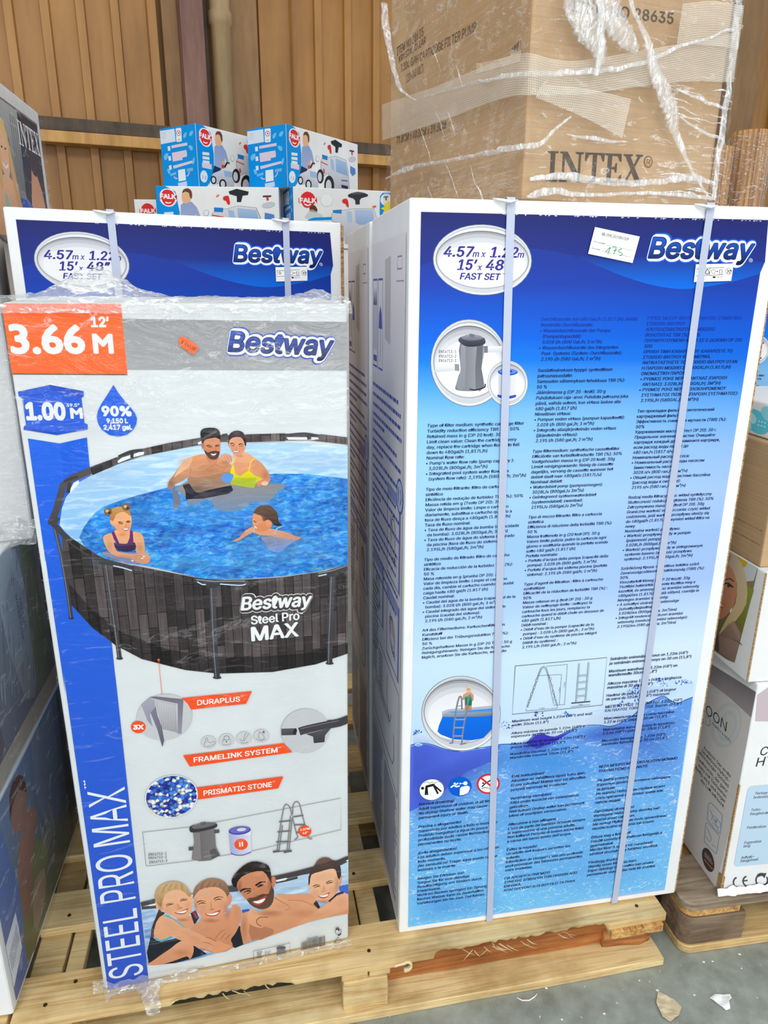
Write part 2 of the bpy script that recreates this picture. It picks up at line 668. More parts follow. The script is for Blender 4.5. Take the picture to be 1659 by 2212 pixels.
def smooth_pts(p, n, closed=True):
    p = [np.array(q, float) for q in p]
    m = len(p)
    out = []
    for i in range(m if closed else m - 1):
        g = (lambda k: p[k % m]) if closed else (lambda k: p[max(0, min(m - 1, k))])
        a, b, c, d = g(i - 1), g(i), g(i + 1), g(i + 2)
        for k in range(n):
            t_ = k / n
            out.append(.5 * ((2 * b) + (-a + c) * t_ + (2 * a - 5 * b + 4 * c - d) * t_ ** 2 + (-a + 3 * b - 3 * c + d) * t_ ** 3))
    if not closed:
        out.append(p[-1])
    return out


def Z(x0, y0, s):
    """coordinates read in an enlarged detail of the print -> coordinates of the whole print sheet"""
    return lambda *pts: [(x0 + x / s, y0 + y / s) for x, y in pts]


class Art:
    """flat printed artwork of one face; sheet coordinates are taken to the face by the homography of its four corners"""
    K = .84

    def __init__(s, quad, w, h, to3, dz=6e-6):
        s.w, s.h, s.to3, s.dz = w, h, to3, dz
        A, b = [], []
        for (x, y), (u_, v_) in zip(quad, ((0, h), (w, h), (w, 0), (0, 0))):
            A.append([x, y, 1, 0, 0, 0, -u_ * x, -u_ * y]); b.append(u_)
            A.append([0, 0, 0, x, y, 1, -v_ * x, -v_ * y]); b.append(v_)
        q = np.linalg.solve(np.array(A), np.array(b))
        s.H = np.append(q, 1).reshape(3, 3)
        s.b = {}
        s.lv = 4
        s.base = .0008
        s.clip = (.002, w - .002, .002, h - .002)
        s.uvmode = False

    def P(s, pts):
        p = np.asarray(pts, float)
        if s.uvmode:
            return p
        q = np.c_[p, np.ones(len(p))] @ s.H.T
        return q[:, :2] / q[:, 2:]

    def add(s, uv, tri, cols, mat, lv=None, zo=0):
        if lv is None:
            s.lv += 1
            lv = s.lv
        V, C, F = s.b.setdefault(mat, ([], [], []))
        uv = np.clip(np.asarray(uv, float), (.0006, .0006), (s.w - .0006, s.h - .0006))
        o = sum(len(q) for q in V)
        V.append(np.c_[uv, np.full(len(uv), s.base + lv * s.dz) + zo])
        C.append(cols)
        F.append(np.asarray(tri, dtype=int) + o)

    def colr(s, uv, col):
        n = len(uv)
        if isinstance(col[0], (tuple, list)):  # (top, bottom) or (left, right, 'x')
            ax = 0 if len(col) > 2 else 1
            a, b = np.array(RGB(col[0], s.K)), np.array(RGB(col[1], s.K))
            lo, hi = uv[:, ax].min(), uv[:, ax].max()
            t_ = (uv[:, ax] - lo) / max(hi - lo, 1e-9)
            if ax == 1:
                t_ = 1 - t_
            return a + (b - a) * t_[:, None]
        return np.tile(np.array(RGB(col, s.K)), (n, 1))

    def poly(s, pts, col, mat='print', sm=0, lv=None):
        if sm:
            pts = smooth_pts(pts, sm)
        uv = s.P(pts)
        tri = tess(uv)
        if len(tri):
            s.add(uv, tri, s.colr(uv, col), mat, lv)

    def ell(s, cx, cy, rx, ry, col, rot=0, mat='print', n=40, lv=None):
        c, q = math.cos(rot), math.sin(rot)
        s.poly([(cx + rx * math.cos(a) * c - ry * math.sin(a) * q, cy + rx * math.cos(a) * q + ry * math.sin(a) * c)
                for a in [2 * math.pi * k / n for k in range(n)]], col, mat, 0, lv)

    def soft(s, cx, cy, rx, ry, col, a=.6, rot=0, n=28):
        c, q = math.cos(rot), math.sin(rot)
        ring = [(cx + rx * math.cos(t_) * c - ry * math.sin(t_) * q, cy + rx * math.cos(t_) * q + ry * math.sin(t_) * c) for t_ in [2 * math.pi * k / n for k in range(n)]]
        uv = s.P([(cx, cy)] + ring)
        e = s.clip
        uv = np.clip(uv, (e[0], e[2]), (e[1], e[3]))
        k = np.array(RGB(col, s.K))
        cols = np.tile(k, (n + 1, 1))
        cols[:, 3] = 0
        cols[0, 3] = a
        s.add(uv, [(0, i, i % n + 1) for i in range(1, n + 1)], cols, 'print_soft')

    def softs(s, zz, sc, *items):
        for x, y, rx, ry, col, a, *rot in items:
            p = zz((x, y))[0]
            s.soft(p[0], p[1], 1.25 * rx / sc, 1.25 * ry / sc, col, .68 * a, *(rot or [0]))

    def line(s, pts, wd, col, sm=0, lv=None, mat='print', closed=False):
        if closed:
            pts = list(pts) + [pts[0]]
        if sm:
            pts = smooth_pts(pts, sm, False)
        p = [np.array(q, float) for q in pts]
        L, Rr = [], []
        for i in range(len(p)):
            d = p[min(i + 1, len(p) - 1)] - p[max(i - 1, 0)]
            d = d / (np.hypot(*d) + 1e-9)
            nn = np.array([-d[1], d[0]])
            w_ = (wd[i * len(wd) // len(p)] if isinstance(wd, (list, tuple)) else wd) / 2
            L.append(p[i] + nn * w_)
            Rr.append(p[i] - nn * w_)
        uv = s.P(L + Rr)
        n = len(p)
        tri = []
        for i in range(n - 1):
            tri += [(i, i + 1, n + i), (i + 1, n + i + 1, n + i)]
        s.add(uv, tri, s.colr(uv, col), mat, lv)

    def rows(s, left, right, cols, mat='print'):
        """strips between matching points of a left and a right edge, one colour (or left/right pair) per row"""
        L, Rr = s.P(left), s.P(right)
        uv = np.concatenate([L, Rr])
        n = len(L)
        tri = []
        for i in range(n - 1):
            tri += [(i, i + 1, n + i), (i + 1, n + i + 1, n + i)]
        cl = [RGB(c[0] if isinstance(c[0], tuple) else c, s.K) for c in cols]
        cr = [RGB(c[1] if isinstance(c[0], tuple) else c, s.K) for c in cols]
        s.add(uv, tri, np.array(cl + cr), mat)

    def text(s, body, p0, p1, cap, col, off=.018, font='sans', shear=0, lv=None, width=None, mat='print', natural=False):
        """a line of lettering from p0 to p1 (sheet coordinates), cap height in sheet units"""
        A, B = s.P([p0, p1])
        d = B - A
        Ln = np.hypot(*d)
        d = d / Ln
        nn = np.array([-d[1], d[0]])
        if s.uvmode:
            ch = cap
        else:
            Jx = s.P([p0, (p0[0] + cap, p0[1]), (p0[0], p0[1] - cap)])
            ax, ay = Jx[1] - Jx[0], Jx[2] - Jx[0]
            ch = abs(ay @ nn) if abs(d[0]) > abs(d[1]) else abs(ax @ nn)
        if font == 'serif':
            x = 0
            for chx in body:
                ps, adv = SERIF[chx]
                for q in ps:
                    q = np.array(q) + (x, 0)
                    s._place(q, tess(q), A, d, nn, None, ch, shear, col, mat, lv, body, Ln)
                x += adv
            return
        co, tr = glyphs(body, off, font)
        if len(co) == 0:
            return
        refh = cap_height(font)
        s._put(co, tr, A, d, nn, Ln, ch / refh, shear, col, mat, lv, natural)

    def _place(s, q, tri, A, d, nn, _, ch, shear, col, mat, lv, body, Ln):
        tot = sum(SERIF[c][1] for c in body) - .06
        x = q[:, 0] / tot * Ln
        y = q[:, 1] * ch
        x = x + y * shear
        uv = A + np.outer(x, d) + np.outer(y, nn)
        s.add(uv, tri, s.colr(uv, col), mat, lv)

    def _put(s, co, tr, A, d, nn, Ln, ys, shear, col, mat, lv, natural):
        x0, x1 = co[:, 0].min(), co[:, 0].max()
        xs = ys if natural else Ln / max(x1 - x0, 1e-6)
        y = co[:, 1] * ys
        x = (co[:, 0] - (0 if natural else x0)) * xs + y * shear
        uv = A + np.outer(x, d) + np.outer(y, nn)
        s.add(uv, tr, s.colr(uv, col), mat, lv, co[:, 2])
        if lv is None:
            s.lv += float(co[:, 2].max()) / s.dz

    def block(s, lines, p0, pN, ref, refp0, refp1, size, col, pos=None, off=.015, shear=.05, ind=.0045):
        """a column of small print: first and last base-line starts, width taken from the reference line"""
        A, B = s.P([p0, pN])
        n = len(lines)
        pos = pos or [k / (n - 1) for k in range(n)]
        r0, r1 = s.P([refp0, refp1])
        co, _ = glyphs(lines[ref].strip(), off, 'sans')
        step = abs(B[1] - A[1]) * min(b - a for a, b in zip(pos, pos[1:]))
        xs = np.hypot(*(r1 - r0)) / (co[:, 0].max() - co[:, 0].min())
        ys = step * size / cap_height('sans')
        s.lv += 1
        for k, ln in enumerate(lines):
            if not ln.strip():
                continue
            o = A + (B - A) * pos[k]
            if ln.startswith('  '):
                o = o + (ind, 0)
            elif ln.startswith('•'):
                o = o + (-.001, 0)
            co, tr = glyphs(ln.strip(), off, 'sans')
            y = co[:, 1] * ys
            x = co[:, 0] * xs + y * shear
            uv = o + np.c_[x, y]
            c = col if not callable(col) else col(pos[k])
            s.add(uv, tr, np.tile(np.array(RGB(c, s.K)), (len(uv), 1)), 'print', s.lv, co[:, 2])

    def emit(s, name, parent):
        out = None
        V, C, F, M, mats, o = [], [], [], [], [], 0
        for mi, (m, (v_, c_, f_)) in enumerate(s.b.items()):
            v_ = np.concatenate(v_); f_ = np.concatenate(f_); c_ = np.concatenate(c_)
            # one winding, facing out of the sheet
            a, b, c = v_[f_[:, 0], :2], v_[f_[:, 1], :2], v_[f_[:, 2], :2]
            cr = (b[:, 0] - a[:, 0]) * (c[:, 1] - a[:, 1]) - (b[:, 1] - a[:, 1]) * (c[:, 0] - a[:, 0])
            f_[cr < 0] = f_[cr < 0][:, ::-1]
            f_ = f_[np.abs(cr) > 1e-13]
            V.append(v_); C.append(c_); F.append(f_ + o); M += [mi] * len(f_); mats.append(m)
            o += len(v_)
        V = np.concatenate(V)
        P3 = s.to3(V)
        out = mesh_obj(name, P3.tolist(), np.concatenate(F).tolist(), mats, parent, M, cols=np.concatenate(C))
        s.b = {}
        return out


front = lambda V: np.c_[V[:, 0], -V[:, 2], V[:, 1]]


def left_side(d):
    return lambda V: np.c_[-V[:, 2], d - V[:, 0], V[:, 1]]


def right_side(w):
    return lambda V: np.c_[w + V[:, 2], V[:, 0], V[:, 1]]


# ================================================================== the hall
fl = struct(box_mesh('floor', -6, 7, -4, 8, -.1, 0, 'concrete', None, 0))

WY = .38
WALL_M = Matrix.Translation((0, 4.9, 0)) @ Matrix.Rotation(WY, 4, 'Z')


def wall_sheet():
    prof = [(-5.0, 0)]

    def rib(s_):
        prof.extend([(s_ - .030, 0), (s_ - .028, .016), (s_ - .024, .016), (s_ - .02, -.03), (s_ + .012, -.03), (s_ + .02, 0)])
    s_ = -1.36 - .168 * 20
    while s_ < -1.40:
        rib(s_)
        s_ += .168
    prof.extend([(-1.37, 0), (-1.365, -.04), (-1.33, -.04), (-1.325, .05), (-.93, .05), (-.925, 0), (-.775, 0), (-.77, -.02), (-.6, -.02), (-.595, -.035), (-.585, 0)])
    s_ = -.43
    while s_ < 3.9:
        rib(s_)
        s_ += .178
    prof.append((4.2, 0))
    V, F = [], []
    n = len(prof)
    zs = [0, 1.2, 2.2, 3.4, 5.2]
    for z_ in zs:
        for a, b in prof:
            V.append((a, b, z_))
    for k in range(len(zs) - 1):
        for i in range(n - 1):
            F.append((k * n + i, k * n + i + 1, (k + 1) * n + i + 1, (k + 1) * n + i))
    o = mesh_obj('wall_back', V, F, 'wall_sheet')
    md = o.modifiers.new('thickness', 'SOLIDIFY')
    md.thickness = .006
    md.offset = 1
    o.matrix_world = WALL_M
    return struct(o)


wall_sheet()


def girt(name, a, b):
    V = [(a, -.13, 2.215), (b, -.13, 2.215), (b, -.13, 2.268), (a, -.13, 2.268)]
    g = box_mesh(name, a, b, -.135, -.035, 2.213, 2.268, 'girt_paint', None, .004)
    g.matrix_world = WALL_M
    struct(g)
    l_ = box_mesh('girt_lip', a, b, -.115, -.035, 2.2685, 2.335, 'grime_and_gap_shade', g, .004, cuts=6, jit=.006)
    return g


girt('trim_1', -5, -1.30)
girt('trim_2', -.58, 2.55)
c_ = box_mesh('column_steel', -1.22, -1.10, -.17, -.04, 0, 5.2, 'column_paint', None, .006, jit=.0)
c_.matrix_world = WALL_M
struct(c_)
box_mesh('column_flange', -1.30, -1.22, -.06, -.035, 0, 5.2, 'panel_brown', c_, .003)
box_mesh('column_gap_shade', -1.098, -1.06, -.05, .03, 0, 5.2, 'grime_and_gap_shade', c_, .003)  # dark strip colouring in the shade of the gap beside the pipe
c2 = box_mesh('column_steel', 2.56, 2.80, -.16, -.04, 0, 5.2, 'panel_brown', None, .006)
c2.matrix_world = WALL_M
struct(c2)
box_mesh('column_flange', 2.80, 2.9, -.06, -.035, 0, 5.2, 'grime_and_gap_shade', c2, .003)
pz = [(0, .054), (2.84, .054), (2.85, .062), (2.905, .062), (2.915, .054), (5.2, .054)]
pp = tube_mesh('downpipe', [(-1.0, -.09, z_) for z_, r_ in pz], [r_ for z_, r_ in pz], 'pipe_paint', None, 20)
pp.matrix_world = WALL_M
struct(pp)
pn = box_mesh('trim_3', -.94, -.79, -.045, -.002, 0, 5.2, 'panel_brown', None, .003)
pn.matrix_world = WALL_M
struct(pn)

# ================================================================== pallets
PU = .194
P1 = (-.669, 1.022)


def deck(name, x0, x1, y0, y1, z0, z1, mat, par, jit=.0012):
    o = box_mesh(name, x0, x1, y0, y1, z0, z1, mat, par, .0018, 1, jit, cuts=5)
    for p in o.data.polygons:
        p.use_smooth = False
    return o


def nail(x, y, z, par):
    bm = bmesh.new()
    bmesh.ops.create_cone(bm, cap_ends=True, segments=10, radius1=.0042, radius2=.0036, depth=.0022)
    for v_ in bm.verts:
        v_.co += Vector((x, y, z + .0006))
    me = bpy.data.meshes.new('nail')
    bm.to_mesh(me)
    bm.free()
    me.materials.append(MATS['nail_steel'])
    o = bpy.data.objects.new('nail', me)
    COL.objects.link(o)
    o.parent = par


pal = thing('wooden_pallet', (P1[0], P1[1], 0), PU, 'pale pine pallet with a splintered front board under the tall pool cartons', 'pallet')
rows_v = [(0, .098), (.215, .318), (.43, .536), (.648, .754), (.865, .965), (1.08, 1.185)]
boards = []
for k, (a, b) in enumerate(rows_v):
    if k == 0:
        continue
    boards.append(deck('deck_board', -.045, 1.325 + .01 * (k % 2), a, b, .1225, .144, 'pine', pal))


def front_board():
    """front deck board with a broken, splintered lower front edge"""
    n = 150
    V, F = [], []
    rnd = random.Random(3)
    for i in range(n + 1):
        x = -.045 + (1.342 + .045) * i / n
        brk = 0
        if .80 < x < 1.20:
            brk = .010 + .012 * abs(noise.noise(Vector((x * 30, 1, 2)))) + .004 * rnd.random()
        elif .26 < x < .50:
            brk = .004 + .006 * rnd.random()
        elif .74 <= x <= .80:
            brk = .003
        y0 = .0 + .0012 * noise.noise(Vector((x * 9, 3, 1))) + (.006 * rnd.random() if .80 < x < 1.2 else 0)
        zb = .1225
        V += [(x, .098 + .001 * noise.noise(Vector((x * 11, 5, 1))), .144), (x, y0, .144), (x, y0 + brk * .3, .136), (x, y0 + brk, zb + brk * .35), (x, .098, zb)]
    for i in range(n):
        for k in range(4):
            F.append((i * 5 + k, i * 5 + k + 1, (i + 1) * 5 + k + 1, (i + 1) * 5 + k))
        F.append((i * 5 + 4, i * 5, (i + 1) * 5, (i + 1) * 5 + 4))
    F.append((0, 4, 3, 2, 1))
    F.append(tuple(n * 5 + k for k in range(5)))
    b = mesh_obj('deck_board', V, F, 'pine', pal)
    b['label'] = 'front deck board with broken edge'
    for k in range(20):
        x = rnd.choice([rnd.uniform(.82, 1.16), rnd.uniform(.82, 1.0), rnd.uniform(.27, .47)])
        L = rnd.uniform(.008, .03)
        a = rnd.uniform(-.3, .08)
        y, z_ = rnd.uniform(-.002, .006), rnd.uniform(.122, .134)
        w_ = rnd.uniform(.0008, .0022)
        sgn = 1 if rnd.random() < .8 else -1
        P = [Vector((x, y + .004, z_)), Vector((x + L * sgn * .5, y - .004, z_ - .002 + a * .01)), Vector((x + L * sgn, y - .008 - .008 * rnd.random(), z_ + a * L))]
        sl = tube_mesh('splinter', P, [w_, w_ * .8, w_ * .15], 'raw_sliver', b, 5, .5)
    # a curled sliver hanging at the break
    P = [Vector((.735 + .012 * math.cos(a), .004 + .0, .118 + .012 * math.sin(a))) for a in [1.6 - .35 * q for q in range(11)]]
    tube_mesh('splinter', [Vector((.71, .004, .1245))] + P, [.003] * 12, 'raw_sliver', b, 6, 2.5)
    return b


fb = front_board()
for u_ in ((.012, .06), (.66, .60), (1.285, 1.25)):
    for k, (a, b) in enumerate(rows_v[:4]):
        nail(u_[0], a + .03, .144, pal)
        nail(u_[1], a + .072, .144, pal)
for a, b in ((-.043, .020), (.027, .062), (.597, .653), (.657, .702), (1.21, 1.265), (1.27, 1.332)):
    deck('stringer_board', a, b, .004, 1.18, .1005, .122, 'pine', pal)
e_ = deck('rough_board_end', 1.208, 1.334, -.008, .0035, .1, .1215, 'pine_end', pal, .0025)
for u0 in (-.03, .6):
    for v0 in (.001, .53, 1.07):
        deck('block', u0, u0 + .096, v0, v0 + .11, .0225, .1, 'pine', pal, .002)
for v0 in (.53, 1.07):
    deck('block', 1.22, 1.32, v0, v0 + .11, .0225, .1, 'pine_warm', pal, .002)
for v0, v1 in ((-.012, .085), (.52, .63), (1.06, 1.17)):
    deck('base_board', -.045, 1.347, v0, v1, 0, .022, 'pine', pal, .002)
ib = deck('inner_beam', .70, 1.262, .052, .088, .0225, .1, 'pine_warm', pal, .002)
kn = tube_mesh('knotted_offcut', [(1.22, .055, .042), (1.27, .05, .04), (1.31, .045, .036), (1.335, .045, .03)], [.026, .024, .022, .012], 'pine_warm', pal, 12, .8)

# pallet under the left stack
pl = thing('wooden_pallet', (P1[0] - .05 * math.cos(PU), P1[1] - .05 * math.sin(PU), 0), PU, 'pine pallet under the wrapped cartons at the left edge', 'pallet')
for a, b in rows_v:
    deck('deck_board', -1.25, -.003, a, b, .1225, .144, 'pine', pl)
for u0 in (-1.24, -.68, -.12):
    deck('stringer_board', u0, u0 + .1, .004, 1.18, .1005, .122, 'pine', pl)
    for v0 in (.001, .53, 1.07):
        deck('block', u0, u0 + .1, v0, v0 + .11, .0225, .1, 'pine', pl)
for v0 in (0, .53, 1.07):
    deck('base_board', -1.25, -.003, v0, v0 + .1, 0, .022, 'pine', pl)

# grey weathered pallet at the right
PR = .16
pr = thing('wooden_pallet', (.712, 1.302, 0), PR, 'grey weathered pallet with rounded corner block under the appliance carton', 'pallet')


def round_slab(name, x0, x1, y0, y1, z0, z1, rad, mat, par, jit=.001):
    pts = []
    for k in range(7):
        a = math.pi * 1.5 - k * math.pi / 12
        pts.append((x0 + rad + rad * math.cos(a), y0 + rad + rad * math.sin(a)))
    pts = [(x1, y0)] + pts + [(x0, y1), (x1, y1)]
    bm = bmesh.new()
    vb = [bm.verts.new((x, y, z0)) for x, y in pts]
    f = bm.faces.new(vb)
    ex = bmesh.ops.extrude_face_region(bm, geom=[f])
    for v_ in ex['geom']:
        if isinstance(v_, bmesh.types.BMVert):
            v_.co.z = z1
    bmesh.ops.recalc_face_normals(bm, faces=bm.faces[:])
    bmesh.ops.bevel(bm, geom=bm.edges[:], offset=.0025, segments=1, affect='EDGES')
    me = bpy.data.meshes.new(name)
    bm.to_mesh(me)
    bm.free()
    me.materials.append(MATS[mat])
    o = bpy.data.objects.new(name, me)
    COL.objects.link(o)
    o.parent = par
    return o


round_slab('deck_board', -.012, 1.2, .0, .145, .122, .144, .03, 'weathered_deck', pr)
for a, b in ((.2, .3), (.35, .45), (.5, .645), (.7, .8), (.86, 1.0)):
    deck('deck_board', -.005, 1.2, a, b, .122, .144, 'weathered_deck', pr)
round_slab('stringer_board', -.006, .135, .004, 1.0, .1005, .1215, .03, 'pine_end', pr)
for u0 in (.53, 1.06):
    deck('stringer_board', u0, u0 + .14, .004, 1.0, .1005, .1215, 'weathered', pr)
round_slab('corner_block', -.008, .15, .0, .1, .0225, .1, .03, 'weathered', pr)
for u0 in (.0, .53, 1.06):
    for v0 in (.0, .45, .9):
        if u0 or v0:
            deck('block', u0, u0 + .14, v0, v0 + .1, .0225, .1, 'weathered', pr)
for v0 in (-.004, .45, .9):
    round_slab('base_board', -.008, 1.2, v0, v0 + .1, 0, .022, .028, 'pine', pr)


# ------------------------------------------------------------------ scraps on the floor
def scrap(name, pts, z_, mat, label, cat, amp=.004, th=.0012, group=None):
    bm = bmesh.new()
    vs = [bm.verts.new((x, y, 0)) for x, y in pts]
    f = bm.faces.new(vs)
    bmesh.ops.triangulate(bm, faces=[f])
    bmesh.ops.subdivide_edges(bm, edges=bm.edges[:], cuts=3, use_grid_fill=True)
    for v_ in bm.verts:
        v_.co.z = z_ + amp * (1 + noise.noise(v_.co * 60 + Vector((pts[0][0] * 9, 0, 0))))
    me = bpy.data.meshes.new(name)
    zm = min(v_.co.z for v_ in bm.verts)
    for v_ in bm.verts:
        v_.co.z += z_ - zm + .0007
    bm.to_mesh(me)
    bm.free()
    me.materials.append(MATS[mat])
    o = bpy.data.objects.new(name, me)
    COL.objects.link(o)
    md = o.modifiers.new('thickness', 'SOLIDIFY')
    md.thickness = th
    return tag(o, label, cat, group)


def floor_pt(x, y):
    d = np.array([(x - 829.5) / FPX, -(y - 1106) / FPX, 1.0])
    w_ = r2 * d[0] + u2 * d[1] + fw
    t_ = -CAMH / w_.z
    return (w_.x * t_, w_.y * t_)


scrap('cardboard_scrap', [floor_pt(*q) for q in ((1421, 2146), (1455, 2163), (1472, 2180), (1466, 2196), (1448, 2209), (1430, 2200), (1417, 2168))], 0, 'tan_paper', 'torn tan cardboard scrap lying on the concrete floor', 'scrap', .005)
scrap('paper_scrap', [floor_pt(*q) for q in ((1533, 2157), (1545, 2151), (1576, 2150), (1580, 2158), (1574, 2166), (1577, 2181), (1568, 2183), (1550, 2170))], 0, 'white_paper', 'crumpled white paper scrap lying on the concrete floor', 'scrap', .006)
tag(tube_mesh('plastic_thread', [(*floor_pt(*q), .0015) for q in ((1116, 2156), (1128, 2162), (1143, 2162), (1155, 2154), (1160, 2148))], .0014, 'white_paper', None, 5), 'thin curled white plastic thread on the floor', 'thread')
rn = random.Random(11)
for k, q in enumerate(((1180, 2135), (1214, 2203), (1520, 2078), (1539, 2077), (1381, 2118), (1305, 2190), (1420, 2140), (1602, 2092), (1598, 2062), (1500, 2150))):
    x, y = floor_pt(*q)
    a = rn.uniform(0, 6)
    L = rn.uniform(.002, .0045)
    scrap('paper_fleck', [(x + L * math.cos(a + b), y + L * rn.uniform(.5, 1) * math.sin(a + b)) for b in (0, 1.5, 3, 4.5)], 0, 'white_paper', 'tiny white fleck of litter on the bare concrete', 'litter', .0006, .0005, 'white flecks on the floor')


# ================================================================== tall blue pool cartons
def oval(A, cx, cy, rx, ry, ix, iy, rot=0, dy=0, dark=(120, 122, 128)):
    """silver bevelled ring with a pale inside, as printed"""
    A.ell(cx, cy, rx, ry, (118, 122, 132), rot)
    A.ell(cx, cy, rx * .988, ry * .988, ((214, 218, 222), (222, 226, 230)), rot)
    A.ell(cx + rx * .012, cy + ry * .012, rx * .955, ry * .955, ((178, 183, 190), (250, 251, 252)), rot)
    A.ell(cx, cy + ry * .015, rx * .935, ry * .925, ((232, 235, 238), (206, 210, 216)), rot)
    A.ell(cx, cy + dy, ix * 1.03, iy * 1.045, (dark, (176, 180, 188)), rot)
    A.ell(cx, cy + dy, ix * 1.005, iy * 1.005, ((160, 162, 170), (232, 235, 238)), rot)
    A.ell(cx, cy + dy + iy * .03, ix * .992, iy * .965, ((190, 191, 200), (248, 249, 250)), rot)
    A.ell(cx, cy + dy + iy * .09, ix * .96, iy * .88, ((212, 213, 220), (252, 253, 253)), rot)
    A.ell(cx, cy + dy + iy * .16, ix * .9, iy * .78, ((234, 234, 240), (253, 254, 254)), rot)


def logo(A, p0, p1, cap, layers, grad, shear=.17, body='Bestway', off=.012):
    for o_, c in layers:
        A.text(body, (p0[0] - o_ * cap * .55, p0[1]), (p1[0] + o_ * cap * .55, p1[1]), cap, c, o_ + off, 'sans', shear)
    A.text(body, p0, p1, cap, grad, off, 'sans', shear)


PW, PH, PD = .66, 1.49, .383
Q1 = ((881, 430), (1694, 444), (1456, 1929), (867, 2018))
NAVY = (24, 30, 84)


def front_print(par):
    A = Art(Q1, PW, PH, front)
    z1, z2, z7, z8 = Z(890, 460, 4.1475), Z(1240, 460, 3.959), Z(880, 1400, 4.608), Z(1180, 1390, 4.608)
    za, zb = Z(870, 1640, 5.184), Z(1160, 1620, 4.879)
    # background gradient
    ys = [462, 520, 560, 620, 680, 740, 790, 850, 920, 1000, 1100, 1200, 1300, 1380, 1450, 1560, 2003.5]
    cs = [((38, 42, 116), (34, 40, 100)), (36, 48, 134), (32, 58, 156), ((28, 66, 178), (28, 64, 168)), ((12, 88, 210), (18, 78, 196)), ((0, 106, 232), (10, 92, 214)),
          ((14, 130, 240), (18, 106, 224)), ((84, 172, 246), (62, 142, 236)), ((142, 206, 248), (112, 174, 244)), ((158, 212, 249), (148, 190, 246)), ((166, 216, 252), (168, 200, 250)),
          ((160, 206, 250), (160, 194, 248)), ((172, 211, 252), (166, 196, 248)), ((188, 222, 253), (196, 220, 253)), ((202, 231, 253), (216, 236, 254)), ((198, 226, 252), (212, 232, 252)), (150, 195, 245)]
    lf = [(905.5 - (y - 462) * 19 / 1541, y) for y in ys]
    ul = A.P(lf)
    ur = A.P([(1659.5, 475), (1434.6, 1915)])
    A.uvmode = True
    tt = (ul[:, 1] - ul[0, 1]) / (ul[-1, 1] - ul[0, 1])
    A.rows(ul, [(ur[0, 0] + (ur[1, 0] - ur[0, 0]) * t_, v_) for t_, v_ in zip(tt, ul[:, 1])], cs)
    A.uvmode = False
    # swoosh: lighter crescent over the curve
    cur = smooth_pts([(904, 580), (925, 573), (965, 562), (1020, 551), (1080, 543), (1140, 540), (1190, 545), (1238, 556), (1290, 577), (1340, 597), (1390, 613), (1440, 623), (1485, 625), (1540, 617), (1590, 606), (1641, 590)], 4, False)
    MID = (32, 52, 142)
    A.poly([(905.5, 462), (904.2, 556), (1652, 566), (1659.5, 475)], ((36, 41, 108), MID))
    lob = [tuple(q) for q in cur if q[0] < 1040 and q[1] > 554]
    A.poly([(904.2, 555)] + lob + [(1040, 555)], MID)
    cres = [tuple(q) for q in cur if q[0] > 1225]
    A.poly([(1225, 553)] + cres + [(1652, 564)], (MID, (0, 112, 232)))
    A.poly([tuple(q) for q in cur if 1008 <= q[0] <= 1240] + [(1250, 572), (1000, 572)], ((32, 58, 156), (31, 60, 160)))
    # worn paper nicks along the printed top edge
    rn_ = random.Random(5)
    A.lv += 1
    for k in range(48):
        x = rn_.uniform(1080, 1640)
        y = 462 + (x - 905) * .0172
        A.poly([(x, y - .5), (x + rn_.uniform(2, 6), y - .5), (x + rn_.uniform(0, 3), y + rn_.uniform(.8, 3.2))], (215, 222, 240), lv=A.lv)
    # oval with the size
    oval(A, 1038.8, 565.8, 107.4, 77.5, 98.5, 61, .02)
    T = A.text
    DB = (58, 50, 146)

    def tz(zz, s_, a, b, cap, c, sc, **kw):
        p = zz(a, b)
        T(s_, p[0], p[1], cap / sc, c, **kw)
    q = dict(shear=.2, off=.03)
    tz(z1, '4.57', (262, 412), (528, 412), 92, DB, 4.15, **q)
    tz(z1, 'm', (527, 413), (582, 413), 56, DB, 4.15, shear=.2, off=.02)
    tz(z1, 'x', (602, 413), (640, 414), 56, DB, 4.15, shear=.2, off=.02)
    tz(z1, '1.22', (682, 414), (928, 415), 92, DB, 4.15, **q)
    tz(z1, 'm', (930, 415), (985, 416), 56, DB, 4.15, shear=.2, off=.02)
    tz(z1, '15’', (388, 531), (556, 530), 92, DB, 4.15, **q)
    tz(z1, 'x', (570, 531), (610, 531), 52, DB, 4.15, shear=.2, off=.02)
    tz(z1, '48”', (640, 530), (860, 530), 92, DB, 4.15, **q)
    tz(z1, 'FAST SET', (413, 618), (772, 620), 58, DB, 4.15, **q)
    tz(z1, '™', (795, 575), (832, 577), 16, DB, 4.15)
    # maker's mark
    p = z2((622, 385), (1512, 388))
    logo(A, p[0], p[1], 172 / 3.959, [(.115, (20, 92, 222)), (.078, (245, 249, 255)), (.014, (40, 40, 90))], ((26, 92, 205), (10, 8, 54)), .17, off=.018)
    p = z2((1508, 400))[0]
    A.ell(p[0], p[1], 4.2, 4.2, (235, 240, 250)); A.ell(p[0], p[1], 3.4, 3.4, (30, 60, 150)); T('R', (p[0] - 1.5, p[1] + 1.8), (p[0] + 1.6, p[1] + 1.8), 3.6, (235, 240, 250))
    # pump in its ring
    oval(A, 1010.6, 790.8, 83, 95, 75, 76, 0, -2)
    gx = lambda *pts: z1(*pts)
    A.poly(gx((195, 1400), (400, 1385), (408, 1440), (195, 1462)), ((242, 244, 248), (206, 210, 218)))
    A.poly(gx((372, 1382), (412, 1386), (414, 1448), (374, 1444)), (150, 152, 160))
    A.poly(gx((640, 1222), (808, 1218), (806, 1272), (640, 1276)), ((242, 244, 248), (206, 210, 218)))
    A.poly(gx((620, 1220), (668, 1218), (668, 1280), (620, 1280)), (120, 122, 132))
